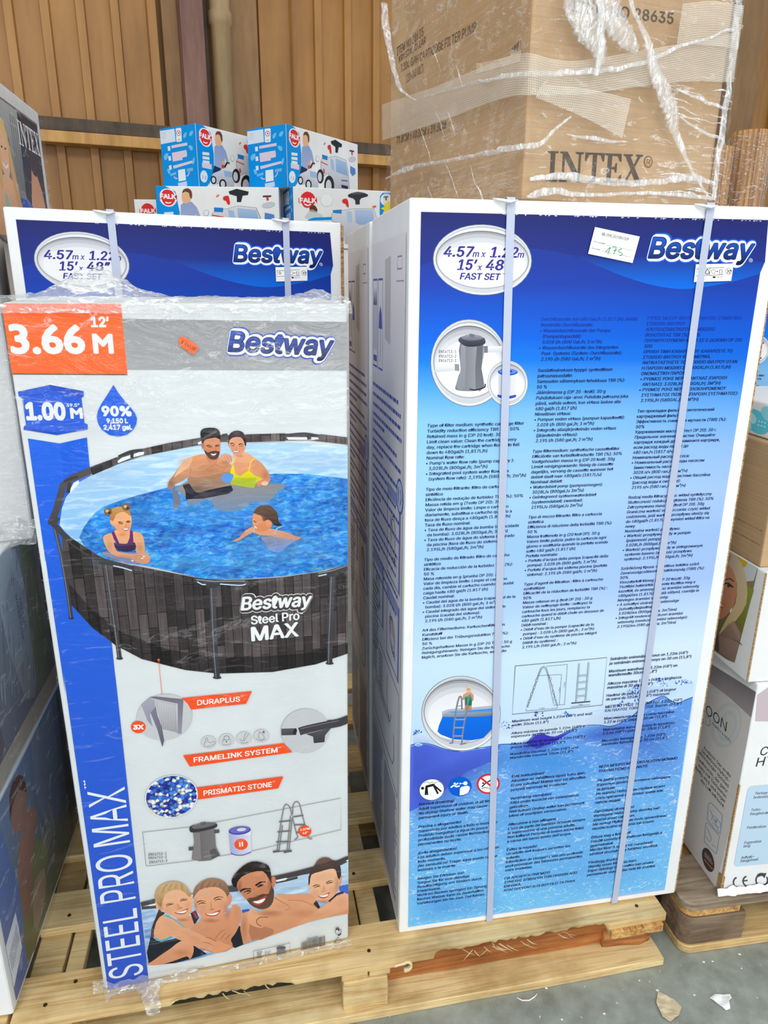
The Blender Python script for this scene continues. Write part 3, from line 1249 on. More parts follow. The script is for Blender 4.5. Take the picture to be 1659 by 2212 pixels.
    A.poly(gx((422, 1190), (426, 1430), (410, 1480), (388, 1560), (380, 1612), (440, 1626), (540, 1628), (620, 1610), (640, 1580), (620, 1480), (612, 1420), (628, 1200)), ((112, 118, 128), (164, 166, 172), 'x'), sm=3)
    A.poly(gx((426, 1220), (470, 1225), (462, 1600), (388, 1600), (400, 1520), (424, 1440)), ((150, 154, 162), (142, 146, 154)), sm=2)
    A.poly(gx((570, 1225), (626, 1215), (612, 1420), (638, 1580), (560, 1610)), ((100, 104, 116), (120, 122, 132)), sm=2)
    A.poly(gx((408, 1180), (412, 1150), (460, 1128), (540, 1122), (620, 1140), (644, 1160), (640, 1200), (560, 1224), (470, 1222)), ((88, 92, 108), (42, 46, 62)), sm=3)
    A.poly(gx((430, 1150), (470, 1122), (530, 1116), (590, 1124), (625, 1146), (580, 1166), (500, 1172)), ((150, 154, 164), (104, 108, 122)), sm=3)
    A.poly(gx((500, 1112), (512, 1108), (550, 1116), (548, 1146), (506, 1140)), (112, 116, 128))
    A.line(gx((505, 1608), (560, 1616), (640, 1590), (646, 1560)), 2.6, (34, 36, 48), 4)
    for y, s_ in ((1286, 'EN16713-1'), (1327, 'EN16713-2'), (1367, 'EN16713-3')):
        tz(z1, s_, (230, y), (385, y - 1), 26, (50, 50, 58), 4.15, off=.008)
    # cartridge in the small ring
    oval(A, 1094.2, 834.4, 44, 49.5, 38, 40, 0, -1)
    A.poly(gx((764, 1470), (936, 1470), (918, 1670), (764, 1672)), ((205, 212, 226), (250, 250, 252), 'x'))
    A.lv += 1
    for k in range(13):
        x = 770 + k * 12.5
        A.line(gx((x, 1480), (x - (x - 764) * .09, 1668)), .7, (188, 196, 214), lv=A.lv)
    A.poly(gx((760, 1655), (840, 1672), (918, 1655), (916, 1680), (840, 1696), (762, 1682)), (46, 82, 190), sm=2)
    A.ell(*gx((848, 1452))[0], 21.5, 7.6, (40, 86, 205)); A.ell(*gx((850, 1446))[0], 19, 5.6, (96, 142, 232)); A.ell(*gx((852, 1446))[0], 9, 2.6, (30, 50, 150))
    # columns of small print
    c1 = """Type of filter medium: synthetic cartridge filter|Turbidity reduction efficiency TBR (%): 50%|Retained mass in g (DP 20 test): 30g|Limit clean value: Clean the cartridge every|day, replace the cartridge when flow rate fall|down to 480gal/h (1,817L/h)|Nominal flow rate:|• Pump's water flow rate (pump capacity ):|  3,028L/h (800gal./h; 3m³/h)|• Integrated pool system water flow rate|  (system flow rate): 2,195L/h (580gal./h; 2m³/h)||Tipo de meio filtrante: filtro de cartucho|sintético|Eficiência de redução de turbidez TBR (%): 50%|Massa retida em g (Teste DP 20): 30g|Valor de limpeza limite: Limpe o cartucho|diariamente, substitua o cartucho quando a|taxa de fluxo desça a 480gal/h (1.817L/h)|Taxa de fluxo nominal:|• Taxa de fluxo de água da bomba (capacidade|  da bomba): 3.028L/h (800gal./h; 3m³/h)|• Taxa de fluxo de água do sistema integrado|  da piscina (taxa de fluxo do sistema):|  2.195L/h (580gal./h; 2m³/h)||Tipo de medio de filtrado: filtro de cartucho|sintético|Eficacia de reducción de la turbidez TBR (%):|50 %|Masa retenida en g (prueba DP 20): 30g|Valor de limpieza límite: Limpie el cartucho|cada día, cambie el cartucho cuando el caudal|caiga hasta 480 gal/h (1.817 l/h)|Caudal nominal:|• Caudal del agua de la bomba (capacidad de la|  bomba): 3.028 l/h (800 gal./h; 3 m³/h)|• Caudal integrado del agua del sistema de|  piscina (caudal del sistema):|  2.195 l/h (580 gal./h; 2 m³/h)||Art des Filtermediums: Kartuschenfilter aus|Kunststoff|Effizienz bei der Trübungsreduktion TBR (%):|50 %|Zurückgehaltene Masse in g (DP 20 Test): 30 g|Reinigungshinweis: Reinigen Sie die Kartusche|täglich, ersetzen Sie die Kartusche, wenn die""".split('|')
    A.block(c1, (920.6, 931.6), (911.7, 1431), 0, (920.6, 931.6), (1129.5, 923.8), .58, NAVY, shear=.06)
    c2 = """Durchflussrate auf 480 Gal./h (1.817 l/h) abfällt|Nominelle Durchflussrate:|• Wasserdurchflussrate der Pumpe|  (Pumpenkapazität):|  3.028 l/h (800 Gal./h; 3 m³/h)|• Wasserdurchflussrate des integrierten|  Pool-Systems (System-Durchflussrate):|  2.195 l/h (580 Gal./h; 2 m³/h)||Suodatinaineksen tyyppi: synteettinen|patruunasuodatin|Sameuden vähennyksen tehokkuus TBR (%):|50 %|Jäämämassa g (DP 20 -testi): 30 g|Puhdistuksen raja-arvo: Puhdista patruuna joka|päivä, vaihda uuteen, kun virtaus laskee alle|480 gal/h (1.817 l/h)|Nimellinen virtaus:|• Pumpun veden virtaus (pumpun kapasiteetti):|  3.028 l/h (800 gal./h; 3 m³/h)|• Integroitu allasjärjestelmän veden virtaus|  (järjestelmän virtaus):|  2.195 l/h (580 gal./h; 2 m³/h)||Type filtermedium: synthetische cassettefilter|Efficiëntie van turbiditeitreductie TBR (%): 50%|Vastgehouden massa in g (DP 20 test): 30g|Limiet reinigingswaarde: Reinig de cassette|dagelijks, vervang de cassette wanneer het|debiet daalt naar 480gal/u (1817L/u)|Nominaal debiet:|• Waterdebiet pomp (pompvermogen):|  3028L/u (800gal./u 3m³/u)|• Geïntegreerd systeemwaterdebiet|  (systeemdebiet) zwembad:|  2195L/u (580gal./u 2m³/u)||Tipo di mezzo filtrante: filtro a cartuccia|sintetica|Efficienza di riduzione della torbidità TBR (%):|50 %|Massa trattenuta in g (20 test DP): 30 g|Valore limite pulizia: pulire la cartuccia ogni|giorno e sostituirla quando la portata scende|sotto 480 gal/h (1.817 l/h)|Portata nominale:|• Portata d'acqua della pompa (capacità della|  pompa): 3.028 l/h (800 gal/h; 3 m³/h)|• Portata d'acqua del sistema piscina (portata|  sistema): 2.195 l/h (580 gal/h; 2 m³/h)||Type d'agent de filtration : filtre à cartouche|synthétique|Efficacité de la réduction de turbidité TBR (%) :|50%|Masse retenue en g (test DP 20) : 30 g|Valeur de nettoyage limite : nettoyez la|cartouche tous les jours, remplacez la|cartouche quand le débit chute en dessous de|480 gal/h (1.817 L/h)|Débit nominal :|• Débit d'eau de la pompe (capacité de la|  pompe) : 3.028 L/h (800 gal./h ; 3 m³/h)|• Débit d'eau du système de piscine intégré|  (débit du système) :|  2.195 L/h (580 gal./h ; 2 m³/h)""".split('|')

    def fade(t_):
        k = min(1, t_ / .16)
        return tuple(a + (b - a) * k for a, b in zip((24, 66, 186), NAVY))
    A.block(c2, (1165.6, 697.5), (1122, 1408), 0, (1165.6, 697.5), (1373.9, 694.9), .58, fade, shear=.1)
    c3 = """ΤΥΠΟΣ ΜΕΣΟΥ ΦΙΛΤΡΑΡΙΣΜΑΤΟΣ: ΣΥΝΘΕΤΙΚΟ|ΣΤΟΙΧΕΙΟ ΦΙΛΤΡΟΥ|ΑΠΟΤΕΛΕΣΜΑΤΙΚΟΤΗΤΑ ΜΕΙΩΣΗΣ|ΘΟΛΟΤΗΤΑΣ TBR (%): 50%|ΠΑΡΑΚΡΑΤΟΥΜΕΝΗ ΜΑΖΑ ΣΕ G (ΔΟΚΙΜΗ DP 20):|30G|ΟΡΙΑΚΗ ΤΙΜΗ ΚΑΘΑΡΙΣΜΟΥ: ΚΑΘΑΡΙΖΕΤΕ ΤΟ|ΣΤΟΙΧΕΙΟ ΦΙΛΤΡΟΥ ΚΑΘΗΜΕΡΙΝΑ,|ΑΝΤΙΚΑΤΑΣΤΗΣΤΕ ΤΟ ΣΤΟΙΧΕΙΟ ΦΙΛΤΡΟΥ ΟΤΑΝ|Η ΠΑΡΟΧΗ ΜΕΙΩΘΕΙ ΣΕ 480GAL/H (1.817L/H)|ΟΝΟΜΑΣΤΙΚΗ ΠΑΡΟΧΗ:|• ΡΥΘΜΟΣ ΡΟΗΣ ΝΕΡΟΥ ΑΝΤΛΙΑΣ (ΠΑΡΟΧΗ|  ΑΝΤΛΙΑΣ): 3.028L/H (800GAL/H; 3M³/H)|• ΡΥΘΜΟΣ ΡΟΗΣ ΝΕΡΟΥ ΟΛΟΚΛΗΡΩΜΕΝΟΥ|  ΣΥΣΤΗΜΑΤΟΣ ΠΙΣΙΝΑΣ (ΠΑΡΟΧΗ ΣΥΣΤΗΜΑΤΟΣ):|  2.195L/H (580GAL./H; 2M³/H)||Тип прокладки фильтра: синтетический|картриджевый фильтр|Эффективность снижения мутности (TBR) (%):|50%|Удерживаемая масса, г (тест DP 20): 30 г.|Предельное значение очистки: Очищайте|картридж каждый день, замените картридж,|если расход воды падает до|480 гал./ч (1817 л/ч)|Номинальный расход насоса:|• Номинальный расход воды насосом|  (вместимость насоса):|  3028 л/ч (800 гал./ч; 3 м³/ч)|• Общий расход воды в системе бассейна|  (расход воды в системе):|  2195 л/ч (580 гал./ч; 2 м³/ч)||Rodzaj media filtracyjnego: wkład syntetyczny|Skuteczność redukcji zmętnienia TBR (%): 50%|Zatrzymywana masa w g (test DP 20): 30g|Graniczna wartość oczyszczania: czyść wkład|codziennie, jeśli wartość przepływu obniży się|do 480gal/h (1.817L/h) wymień wkład filtra na|nowy|Nominalna wartość przepływu:|• Wartość przepływu wody w pompie|  (pojemność pompy):|  3.028L/h (800gal./h; 3m³/h)|• Wartość przepływu wody w zintegrowanym|  systemie basenu (wielkość przepływu|  systemu): 2.195L/h (580gal./h; 2m³/h)||Szűrőközeg típusa: szintetikus betétes szűrő|Zavarosságcsökkentési hatékonyság (TBR) (%):|50%|Visszatartott tömeg g (DP 20 teszt): 30g|Tisztítási határérték: naponta tisztítsa meg a|kazettát, és amennyiben az áramlási sebesség|480gal/óra (1.817l/óra) alá süllyed, cserélje le|Névleges áramlási sebesség:|• A szivattyú vízáramlási sebessége|  (szivattyúteljesítmény):|  3.028l/óra (800gal./óra; 3m³/óra)|• Integrált medence rendszeri áramlási|  sebesség (rendszeráramlási sebessége):|  2.195l/óra (580 gal./óra; 2m³/óra)""".split('|')
    A.block(c3, (1394.8, 692.9), (1326.1, 1362.1), 0, (1394.8, 692.9), (1599.4, 692.4), .58, fade, shear=.12)
    # splashing water
    surf = smooth_pts([(889.5, 1616), (905, 1612), (922, 1612), (940, 1616), (960, 1623), (990, 1628), (1030, 1622), (1062, 1617), (1082, 1613), (1110, 1612), (1136, 1610), (1146, 1600), (1158, 1590), (1172, 1588), (1180, 1594), (1198, 1596), (1215, 1589), (1240, 1577), (1264, 1571), (1293, 1570), (1314, 1573), (1334, 1568), (1350, 1558), (1366, 1549), (1388, 1529), (1412, 1514), (1431, 1507), (1444, 1515), (1462, 1522), (1478, 1515), (1494, 1509)], 3, False)
    surf = [tuple(q_) for q_ in surf]
    crest = [(1496, 1476), (1480, 1472), (1466, 1478), (1452, 1470), (1440, 1466), (1428, 1474), (1414, 1476), (1400, 1490), (1384, 1486), (1366, 1492), (1352, 1512), (1330, 1530), (1300, 1538), (1270, 1544), (1230, 1552), (1218, 1544), (1200, 1556), (1170, 1543), (1150, 1556), (1110, 1568), (1092, 1562), (1070, 1590), (1000, 1600), (930, 1592), (912, 1582), (891, 1590)]
    A.poly(surf + crest, ((196, 222, 250), (214, 234, 252)))
    ul, ur2 = A.P([(886.4, 2003.5), (1434.6, 1915)])
    A.poly(surf + [(1434.6, 1915), (886.4, 2003.5)], ((104, 158, 236), (124, 204, 252)), 'print_sea')
    A.poly([(889, 1620), (922, 1614), (960, 1625), (1000, 1630), (1062, 1619), (1082, 1615), (1062, 1650), (1010, 1672), (960, 1715), (925, 1740), (888, 1758)], ((84, 108, 222), (78, 104, 224)))
    A.poly([(1136, 1611), (1158, 1592), (1172, 1590), (1198, 1598), (1240, 1580), (1200, 1606), (1160, 1622)], (72, 60, 200))
    A.line(surf, 1.6, (40, 70, 150))
    A.clip = (ul[0] + .001, ur2[0] - .001, ul[1] + .001, PH)
    A.softs(lambda p: [p], 1, (930, 1720, 120, 40, (84, 108, 222), .8, -.35), (900, 1660, 60, 60, (80, 104, 222), .7), (1010, 1665, 90, 26, (84, 112, 224), .7, -.3), (1390, 1600, 110, 70, (70, 120, 222), .6, .2), (1180, 1650, 120, 40, (70, 170, 248), .7), (1160, 1612, 50, 16, (66, 60, 205), .8, -.3), (1300, 1590, 60, 16, (60, 80, 210), .6, -.2), (1120, 1780, 220, 60, (120, 200, 252), .35), (960, 1960, 120, 50, (76, 160, 240), .5), (1300, 1880, 200, 60, (110, 186, 250), .4))
    A.softs(lambda p: [p], 1, (1180, 1572, 150, 16, (236, 246, 254), .7, -.12), (1390, 1500, 60, 14, (190, 220, 250), .6), (980, 1608, 70, 8, (226, 240, 252), .7))
    A.lv += 1
    for cx, cy, rx, ry, n_ in ((904, 1588, 13, 6, 26), (1096, 1573, 16, 9, 30), (1163, 1548, 14, 6, 26), (1222, 1548, 10, 5, 18), (1376, 1500, 22, 20, 70), (1428, 1478, 16, 10, 34), (1475, 1477, 20, 5, 34), (1340, 1527, 22, 8, 30)):
        for k in range(n_):
            a, r_ = rn_.uniform(0, 6.28), rn_.random() ** .6
            x, y = cx + rx * r_ * math.cos(a), cy + ry * r_ * math.sin(a)
            s_ = rn_.uniform(1.2, 4.2)
            A.poly([(x - s_ * rn_.random(), y + s_ * .5), (x, y - s_ * rn_.uniform(.4, 1)), (x + s_ * rn_.random() + .5, y + s_ * .4)], rn_.choice([(60, 120, 215), (40, 80, 180), (120, 175, 240), (225, 240, 252), (30, 60, 140)]), lv=A.lv)
            A.lv += .02
    A.ell(906, 1615, 8, 3.2, (205, 228, 248)); A.ell(906, 1615.6, 6, 1.8, (120, 160, 235))
    # ladder ring
    oval(A, 997, 1547.6, 84.8, 80.3, 78.5, 66, 0, -4)
    A.poly(z7((360, 700), (840, 620), (850, 690), (842, 830), (760, 920), (640, 945), (460, 935), (340, 890), (306, 860), (320, 800), (352, 720)), ((10, 118, 238), (14, 100, 220)), sm=0)
    A.poly(z7((320, 890), (400, 930), (540, 945), (640, 942), (560, 975), (440, 965)), (190, 194, 206), sm=2)
    A.line(z7((352, 686), (480, 688), (620, 684), (760, 680), (848, 668)), 11.5, ((176, 182, 194), (120, 126, 140)), 3)
    A.line(z7((352, 680), (420, 652), (560, 640), (700, 628), (846, 612)), 6, (182, 190, 204), 3)
    A.poly(z7((400, 664), (560, 650), (846, 628), (846, 656), (620, 668), (470, 674)), (70, 150, 235))
    # woman at the ladder
    A.poly(z7((560, 490), (600, 470), (640, 472), (662, 500), (662, 545), (645, 560), (640, 650), (575, 650), (572, 545), (545, 548), (552, 520)), ((214, 160, 122), (188, 132, 96)))
    A.poly(z7((574, 516), (606, 510), (640, 516), (646, 560), (642, 598), (608, 604), (580, 598)), ((22, 148, 106), (10, 110, 78)))
    A.ell(*z7((613, 440))[0], 5.2, 8.6, (222, 172, 134)); A.poly(z7((595, 440), (598, 412), (618, 404), (636, 416), (638, 470), (628, 466), (628, 430), (604, 424)), (226, 206, 160))
    A.line(z7((601, 462), (614, 463)), .9, (250, 250, 250))
    A.ell(*z7((606, 437))[0], .8, .5, (70, 50, 40)); A.ell(*z7((622, 437))[0], .8, .5, (70, 50, 40))
    LC = (128, 134, 146)
    for p in (((455, 975), (470, 800), (490, 640), (512, 540), (528, 512), (542, 530), (546, 640)), ((545, 985), (560, 830), (592, 650), (612, 520), (624, 500), (634, 520))):
        A.line(z7(*p), 3.6, LC, 3)
    for y in (660, 740, 820, 902):
        A.line(z7((490 - (y - 640) * .1, y), (590 - (y - 640) * .12, y - 2)), 3.2, (150, 156, 168))
    A.line(z7((424, 975), (462, 968)), 3, LC); A.line(z7((528, 985), (590, 972)), 3, LC)
    A.line(z7((498, 610), (545, 600)), 1.6, LC)
    # ladder drawing
    LN = (96, 100, 92)
    fr = z7((1072, 207)) + z8((597, 163), (553, 632)) + z7((1044, 685))
    A.line(fr, 1.1, LN, closed=True)
    A.line(z7((1186, 615), (1300, 290), (1325, 225), (1355, 208), (1380, 225), (1400, 290), (1490, 590)), 1.0, LN)
    A.line(z7((1196, 618), (1310, 292), (1332, 236), (1355, 220), (1370, 236), (1392, 292), (1452, 580)), .7, LN)
    A.line(z7((1408, 292), (1476, 588)), .6, LN)
    for x, y in ((1284, 346), (1260, 413), (1235, 483), (1210, 552), (1418, 330), (1436, 398), (1450, 464), (1464, 526)):
        A.ell(*z7((x, y))[0], 2.3, 2.6, LN); A.ell(*z7((x, y))[0], 1.5, 1.8, (206, 230, 250))
    for p in (((1300, 300), (1530, 287)), ((1380, 207), (1588, 187)), ((1530, 287), (1508, 585)), ((1588, 187), (1560, 583)), ((1182, 625), (1182, 655)), ((1490, 590), (1488, 622)), ((1182, 650), (1488, 620)), ((1450, 592), (1565, 583))):
        A.line(z7(*p), .6, LN)
    tz(z7, '1.10m', (1310, 632), (1362, 627), 14, LN, 4.6, off=0)
    tz(z7, '1.25m', (1512, 470), (1518, 415), 12, LN, 4.6, off=0)
    tz(z7, '1.83m', (1562, 415), (1568, 360), 12, LN, 4.6, off=0)
    for a, b in (((322, 222), (292, 610)), ((416, 212), (384, 600))):
        A.line(z8(a, b), 2.8, LN); A.line(z8(a, b), 1.4, (206, 230, 250))
    for y in (348, 414, 482, 550):
        A.line(z8((308 - (y - 348) * .09, y), (412 - (y - 348) * .1, y - 12)), 3, LN); A.line(z8((310 - (y - 348) * .09, y), (410 - (y - 348) * .1, y - 12)), 1.6, (206, 230, 250))
    A.line(z8((244, 616), (432, 597)), 2.2, (60, 64, 70))
    A.line(z8((240, 652), (430, 628)), .6, LN)
    tz(z8, '70cm', (314, 638), (356, 633), 14, LN, 4.6, off=0)
    # wall height notes
    hp = [v_ / 362 for v_ in (0, 38, 117, 150, 221, 258, 325, 362)]
    A.block(['Maximum wall height 1.22m (48") and wall', 'width 30cm (11.8")', 'Altura máxima da parede 1.22m (48") e', 'espessura da parede 30 cm (11,8")', 'Altura máxima de la pared 1.22m (48") y', 'grosor máximo 30 cm (11,8")', 'Wandhöhe maximal 1.22m (48") und', 'Wandbreite maximal 30cm (11,8")'],
            (1105.7, 1566), (1100.9, 1644.1), 0, (1105.7, 1566), (1277.2, 1548.4), .70, NAVY, hp)
    hp = [(v_ - 190) / 843 for v_ in (190, 232, 307, 345, 427, 465, 542, 580, 655, 693, 770, 808, 883, 920, 995, 1033)]
    A.block(['Seinämän enimmäiskorkeus on 1.22m (48")', 'ja seinämän enimmäisleveys on 30 cm (11,8")', 'Maximum wandhoogte 1.22m (48") en', 'wandbreedte 30cm (11,8")', 'Altezza massima 1.22m (48") e larghezza', 'massima di 30 cm (11,8")', 'Hauteur de paroi 1.22m (48") et largeur', 'de paroi de 30 cm (11,8") maximum', 'ΜΕΓΙΣΤΟ ΥΨΟΣ ΤΟΙΧΩΜΑΤΟΣ 1.22μ. (48")', 'ΚΑΙ ΠΛΑΤΟΣ ΤΟΙΧΩΜΑΤΟΣ 30εκατ. (11,8")', 'Максимальная высота стены бассейна', '1.22 м (48"), ширина 30 см (11,8")', 'Maksymalne wymiary ściany to wysokość:', '1.22m (48") i szerokość: 30cm (11,8")', 'Maximális falmagasság: 1.22m (48");', 'maximális falvastagság: 30 cm (11,8")'],
            (1315.6, 1431.2), (1297.2, 1614.2), 0, (1315.6, 1431.2), (1482.7, 1413.2), .70, NAVY, hp, shear=.1)
    # warning signs
    p = za((335, 365))[0]
    A.ell(p[0], p[1], 26.6, 22.6, (60, 70, 90), -.18); A.ell(p[0], p[1], 26, 22, (250, 252, 252), -.18)
    K_ = (26, 26, 30)
    A.ell(*za((234, 350))[0], 3.3, 3.1, K_)
    A.line(za((268, 335), (350, 312), (368, 318)), 5.2, K_); A.line(za((274, 335), (268, 425)), 4.2, K_); A.line(za((282, 340), (290, 425)), 3, K_)
    A.line(za((355, 315), (405, 410)), 4.2, K_); A.line(za((365, 322), (440, 385)), 3.6, K_)
    A.line(za((250, 290), (290, 280), (310, 295), (340, 280), (370, 293), (400, 278), (430, 280)), .8, K_, 3)
    p = za((650, 330))[0]
    A.ell(p[0], p[1], 24.8, 20.6, (0, 96, 214), -.18)
    WH = (250, 252, 252)
    A.ell(*za((708, 292))[0], 4.6, 4.2, WH)
    A.poly(za((645, 425), (648, 350), (668, 330), (735, 318), (758, 332), (756, 362), (735, 400), (690, 420)), WH)
    A.line(za((655, 292), (700, 300)), 1.6, WH); A.poly(za((636, 296), (654, 284), (654, 308)), WH)
    A.ell(*za((590, 296))[0], 2.4, 2.2, WH); A.line(za((600, 312), (628, 288)), 2.6, WH)
    A.line(za((546, 340), (580, 318), (610, 330), (645, 320)), 3, WH, 3)
    p = za((962, 297))[0]
    A.ell(p[0], p[1], 24.8, 21.4, (226, 40, 52), -.18); A.ell(p[0], p[1], 21, 17.6, WH, -.18)
    A.line(za((890, 330), (930, 290), (1015, 240)), 2.6, K_); A.ell(*za((905, 288))[0], 2, 2, K_)
    A.line(za((890, 352), (930, 340), (970, 352), (1020, 338)), .9, K_, 3); A.line(za((895, 342), (940, 332), (1000, 345)), .7, K_, 3)
    A.line(za((885, 235), (1035, 355)), 4.2, (226, 40, 52))
    w1 = """Prevent drowning!|Adult supervision of children at all times.|No diving! Shallow water may cause|permanent injury or death.||Previna o afogamento!|Supervisão por adultos a todo o momento.|Proibido mergulhar! a água de pouca|profundidade pode causar ferimentos|permanentes ou morte.||¡Evite ahogamientos!|Los adultos deben supervisar a los niños en|todo momento.|¡No zambullirse! Tragar agua puede causar|lesiones o la muerte.||Beugen Sie Ertrinken vor!|Sorgen Sie für eine ständige|Beaufsichtigung von Kindern durch|Erwachsene.|Nicht ins Becken springen! Ein Sprung|flaches Wasser kann zu dauerhaften|Verletzungen bis hin zum Tod führen.""".split('|')
    A.block(w1, (907.2, 1745.1), (904.3, 1955.4), 23, (904.3, 1955.4), (1049.4, 1937), .58, NAVY, shear=.03)
    w2 = """Estä hukkuminen!|Aikuisten on vahdittava lapsia koko ajan.|Ei saa sukeltaa! Matala vesi voi aiheuttaa|pysyviä vammoja tai kuoleman.||Verdrinking vermijden!|Altijd onder toezicht van volwassenen|gebruiken.|Niet duiken! Ondiep water kan permanent|letsel of overlijden veroorzaken.||Attenzione a non affogare!|L'uso da parte dei bambini richiede sempre|la supervisione di una persona adulta.|Non tuffarsi! Pericolo di lesioni anche fatali|a causa del basso livello dell'acqua.||Évitez la noyade!|Un adulte doit toujours surveiller les|enfants.|Interdiction de plonger! L'eau peu profonde|peut provoquer des blessures permanentes|voire mortelles.||ΓΙΑ ΑΠΟΦΥΓΗ ΠΝΙΓΜΟΥ!|ΣΥΝΕΧΗΣ ΕΠΙΒΛΕΨΗ ΤΩΝ ΠΑΙΔΙΩΝ ΑΠΟ|ΕΝΗΛΙΚΑ.|ΑΠΑΓΟΡΕΥΟΝΤΑΙ ΟΙ ΒΟΥΤΙΕΣ! ΤΑ ΡΗΧΑ""".split('|')
    A.block(w2, (1105, 1684), (1089, 1926.5), 27, (1089, 1926.5), (1241.6, 1903.9), .58, NAVY, shear=.06)
    w3 = """ΝΕΡΑ ΜΠΟΡΕΙ ΝΑ ΠΡΟΚΑΛΕΣΟΥΝ ΜΟΝΙΜΟ|ΤΡΑΥΜΑΤΙΣΜΟ Η ΘΑΝΑΤΟ.||Не дайте утонуть!|Взрослые должны постоянно наблюдать|за детьми.|Не нырять! Небольшая глубина может|стать причиной серьезных травм или|гибели людей.||Zapobiegaj utonięciom!|Wymagany nadzór osoby dorosłej nad|dziećmi przez cały czas.|Nie nurkuj! Płytka woda może spowodować|nieodwracalne obrażenia lub śmierć.||Előzze meg a fulladást!|Felnőtt személy folyamatosan felügyelje a|gyermekeket.|Merülni tilos! A sekély víz maradandó|sérülést okozhat vagy halálhoz vezethet.||Förebygg drunkning!|Ständig vuxen tillsyn av barn.|Ingen dykning! Grunt vatten kan orsaka|permanenta skador eller leda till dödsfall.""".split('|')
    A.block(w3, (1291.8, 1662), (1267, 1892.6), 25, (1267, 1892.6), (1414, 1867), .58, NAVY, shear=.1)
    return A.emit('front_print', par)


def recycling_label(par):
    A = Art(Q1, PW, PH, front)
    A.base = .0034
    z2 = Z(1240, 460, 3.959)
    A.poly(z2((1030, 440), (1355, 430), (1333, 580), (1012, 594)), (250, 251, 250), 'print')
    K_ = (40, 40, 42)
    A.line(z2((1040, 478), (1270, 464), (1262, 528), (1030, 540)), 1.1, K_, closed=True)
    A.line(z2((1150, 472), (1146, 533)), .9, K_)
    A.poly(z2((1112, 500), (1124, 480), (1136, 482), (1146, 510), (1140, 524), (1114, 526)), K_, sm=2); A.poly(z2((1118, 502), (1126, 488), (1134, 488), (1140, 510), (1136, 518), (1118, 520)), (250, 251, 250), sm=2)
    A.poly(z2((1050, 500), (1064, 484), (1080, 498), (1072, 516), (1056, 516)), K_); A.poly(z2((1056, 500), (1065, 491), (1074, 499), (1069, 511), (1059, 511)), (250, 251, 250))
    A.line(z2((1162, 492), (1180, 484), (1200, 490), (1192, 514), (1178, 520), (1164, 510)), .9, K_, closed=True)
    A.line(z2((1202, 501), (1214, 500)), 1.2, K_); A.poly(z2((1212, 493), (1222, 500), (1212, 508)), K_)
    A.line(z2((1234, 486), (1256, 484), (1252, 520), (1234, 522)), 1.2, K_, closed=True)
    A.ell(*z2((1310, 497))[0], 6.6, 7.2, K_); A.ell(*z2((1310, 497))[0], 5.8, 6.4, (250, 251, 250))
    A.line(z2((1300, 515), (1306, 490), (1300, 480)), 1.4, K_); A.line(z2((1308, 490), (1324, 520)), 1.4, K_); A.line(z2((1320, 485), (1334, 500)), 2, K_)
    A.ell(*z2((1186, 550))[0], 3.4, 2, K_)
    A.text('FRANCE ONLY', z2((1204, 556))[0], z2((1262, 552))[0], 2.6, K_, 0.0)
    return A.emit('recycling_label', par)


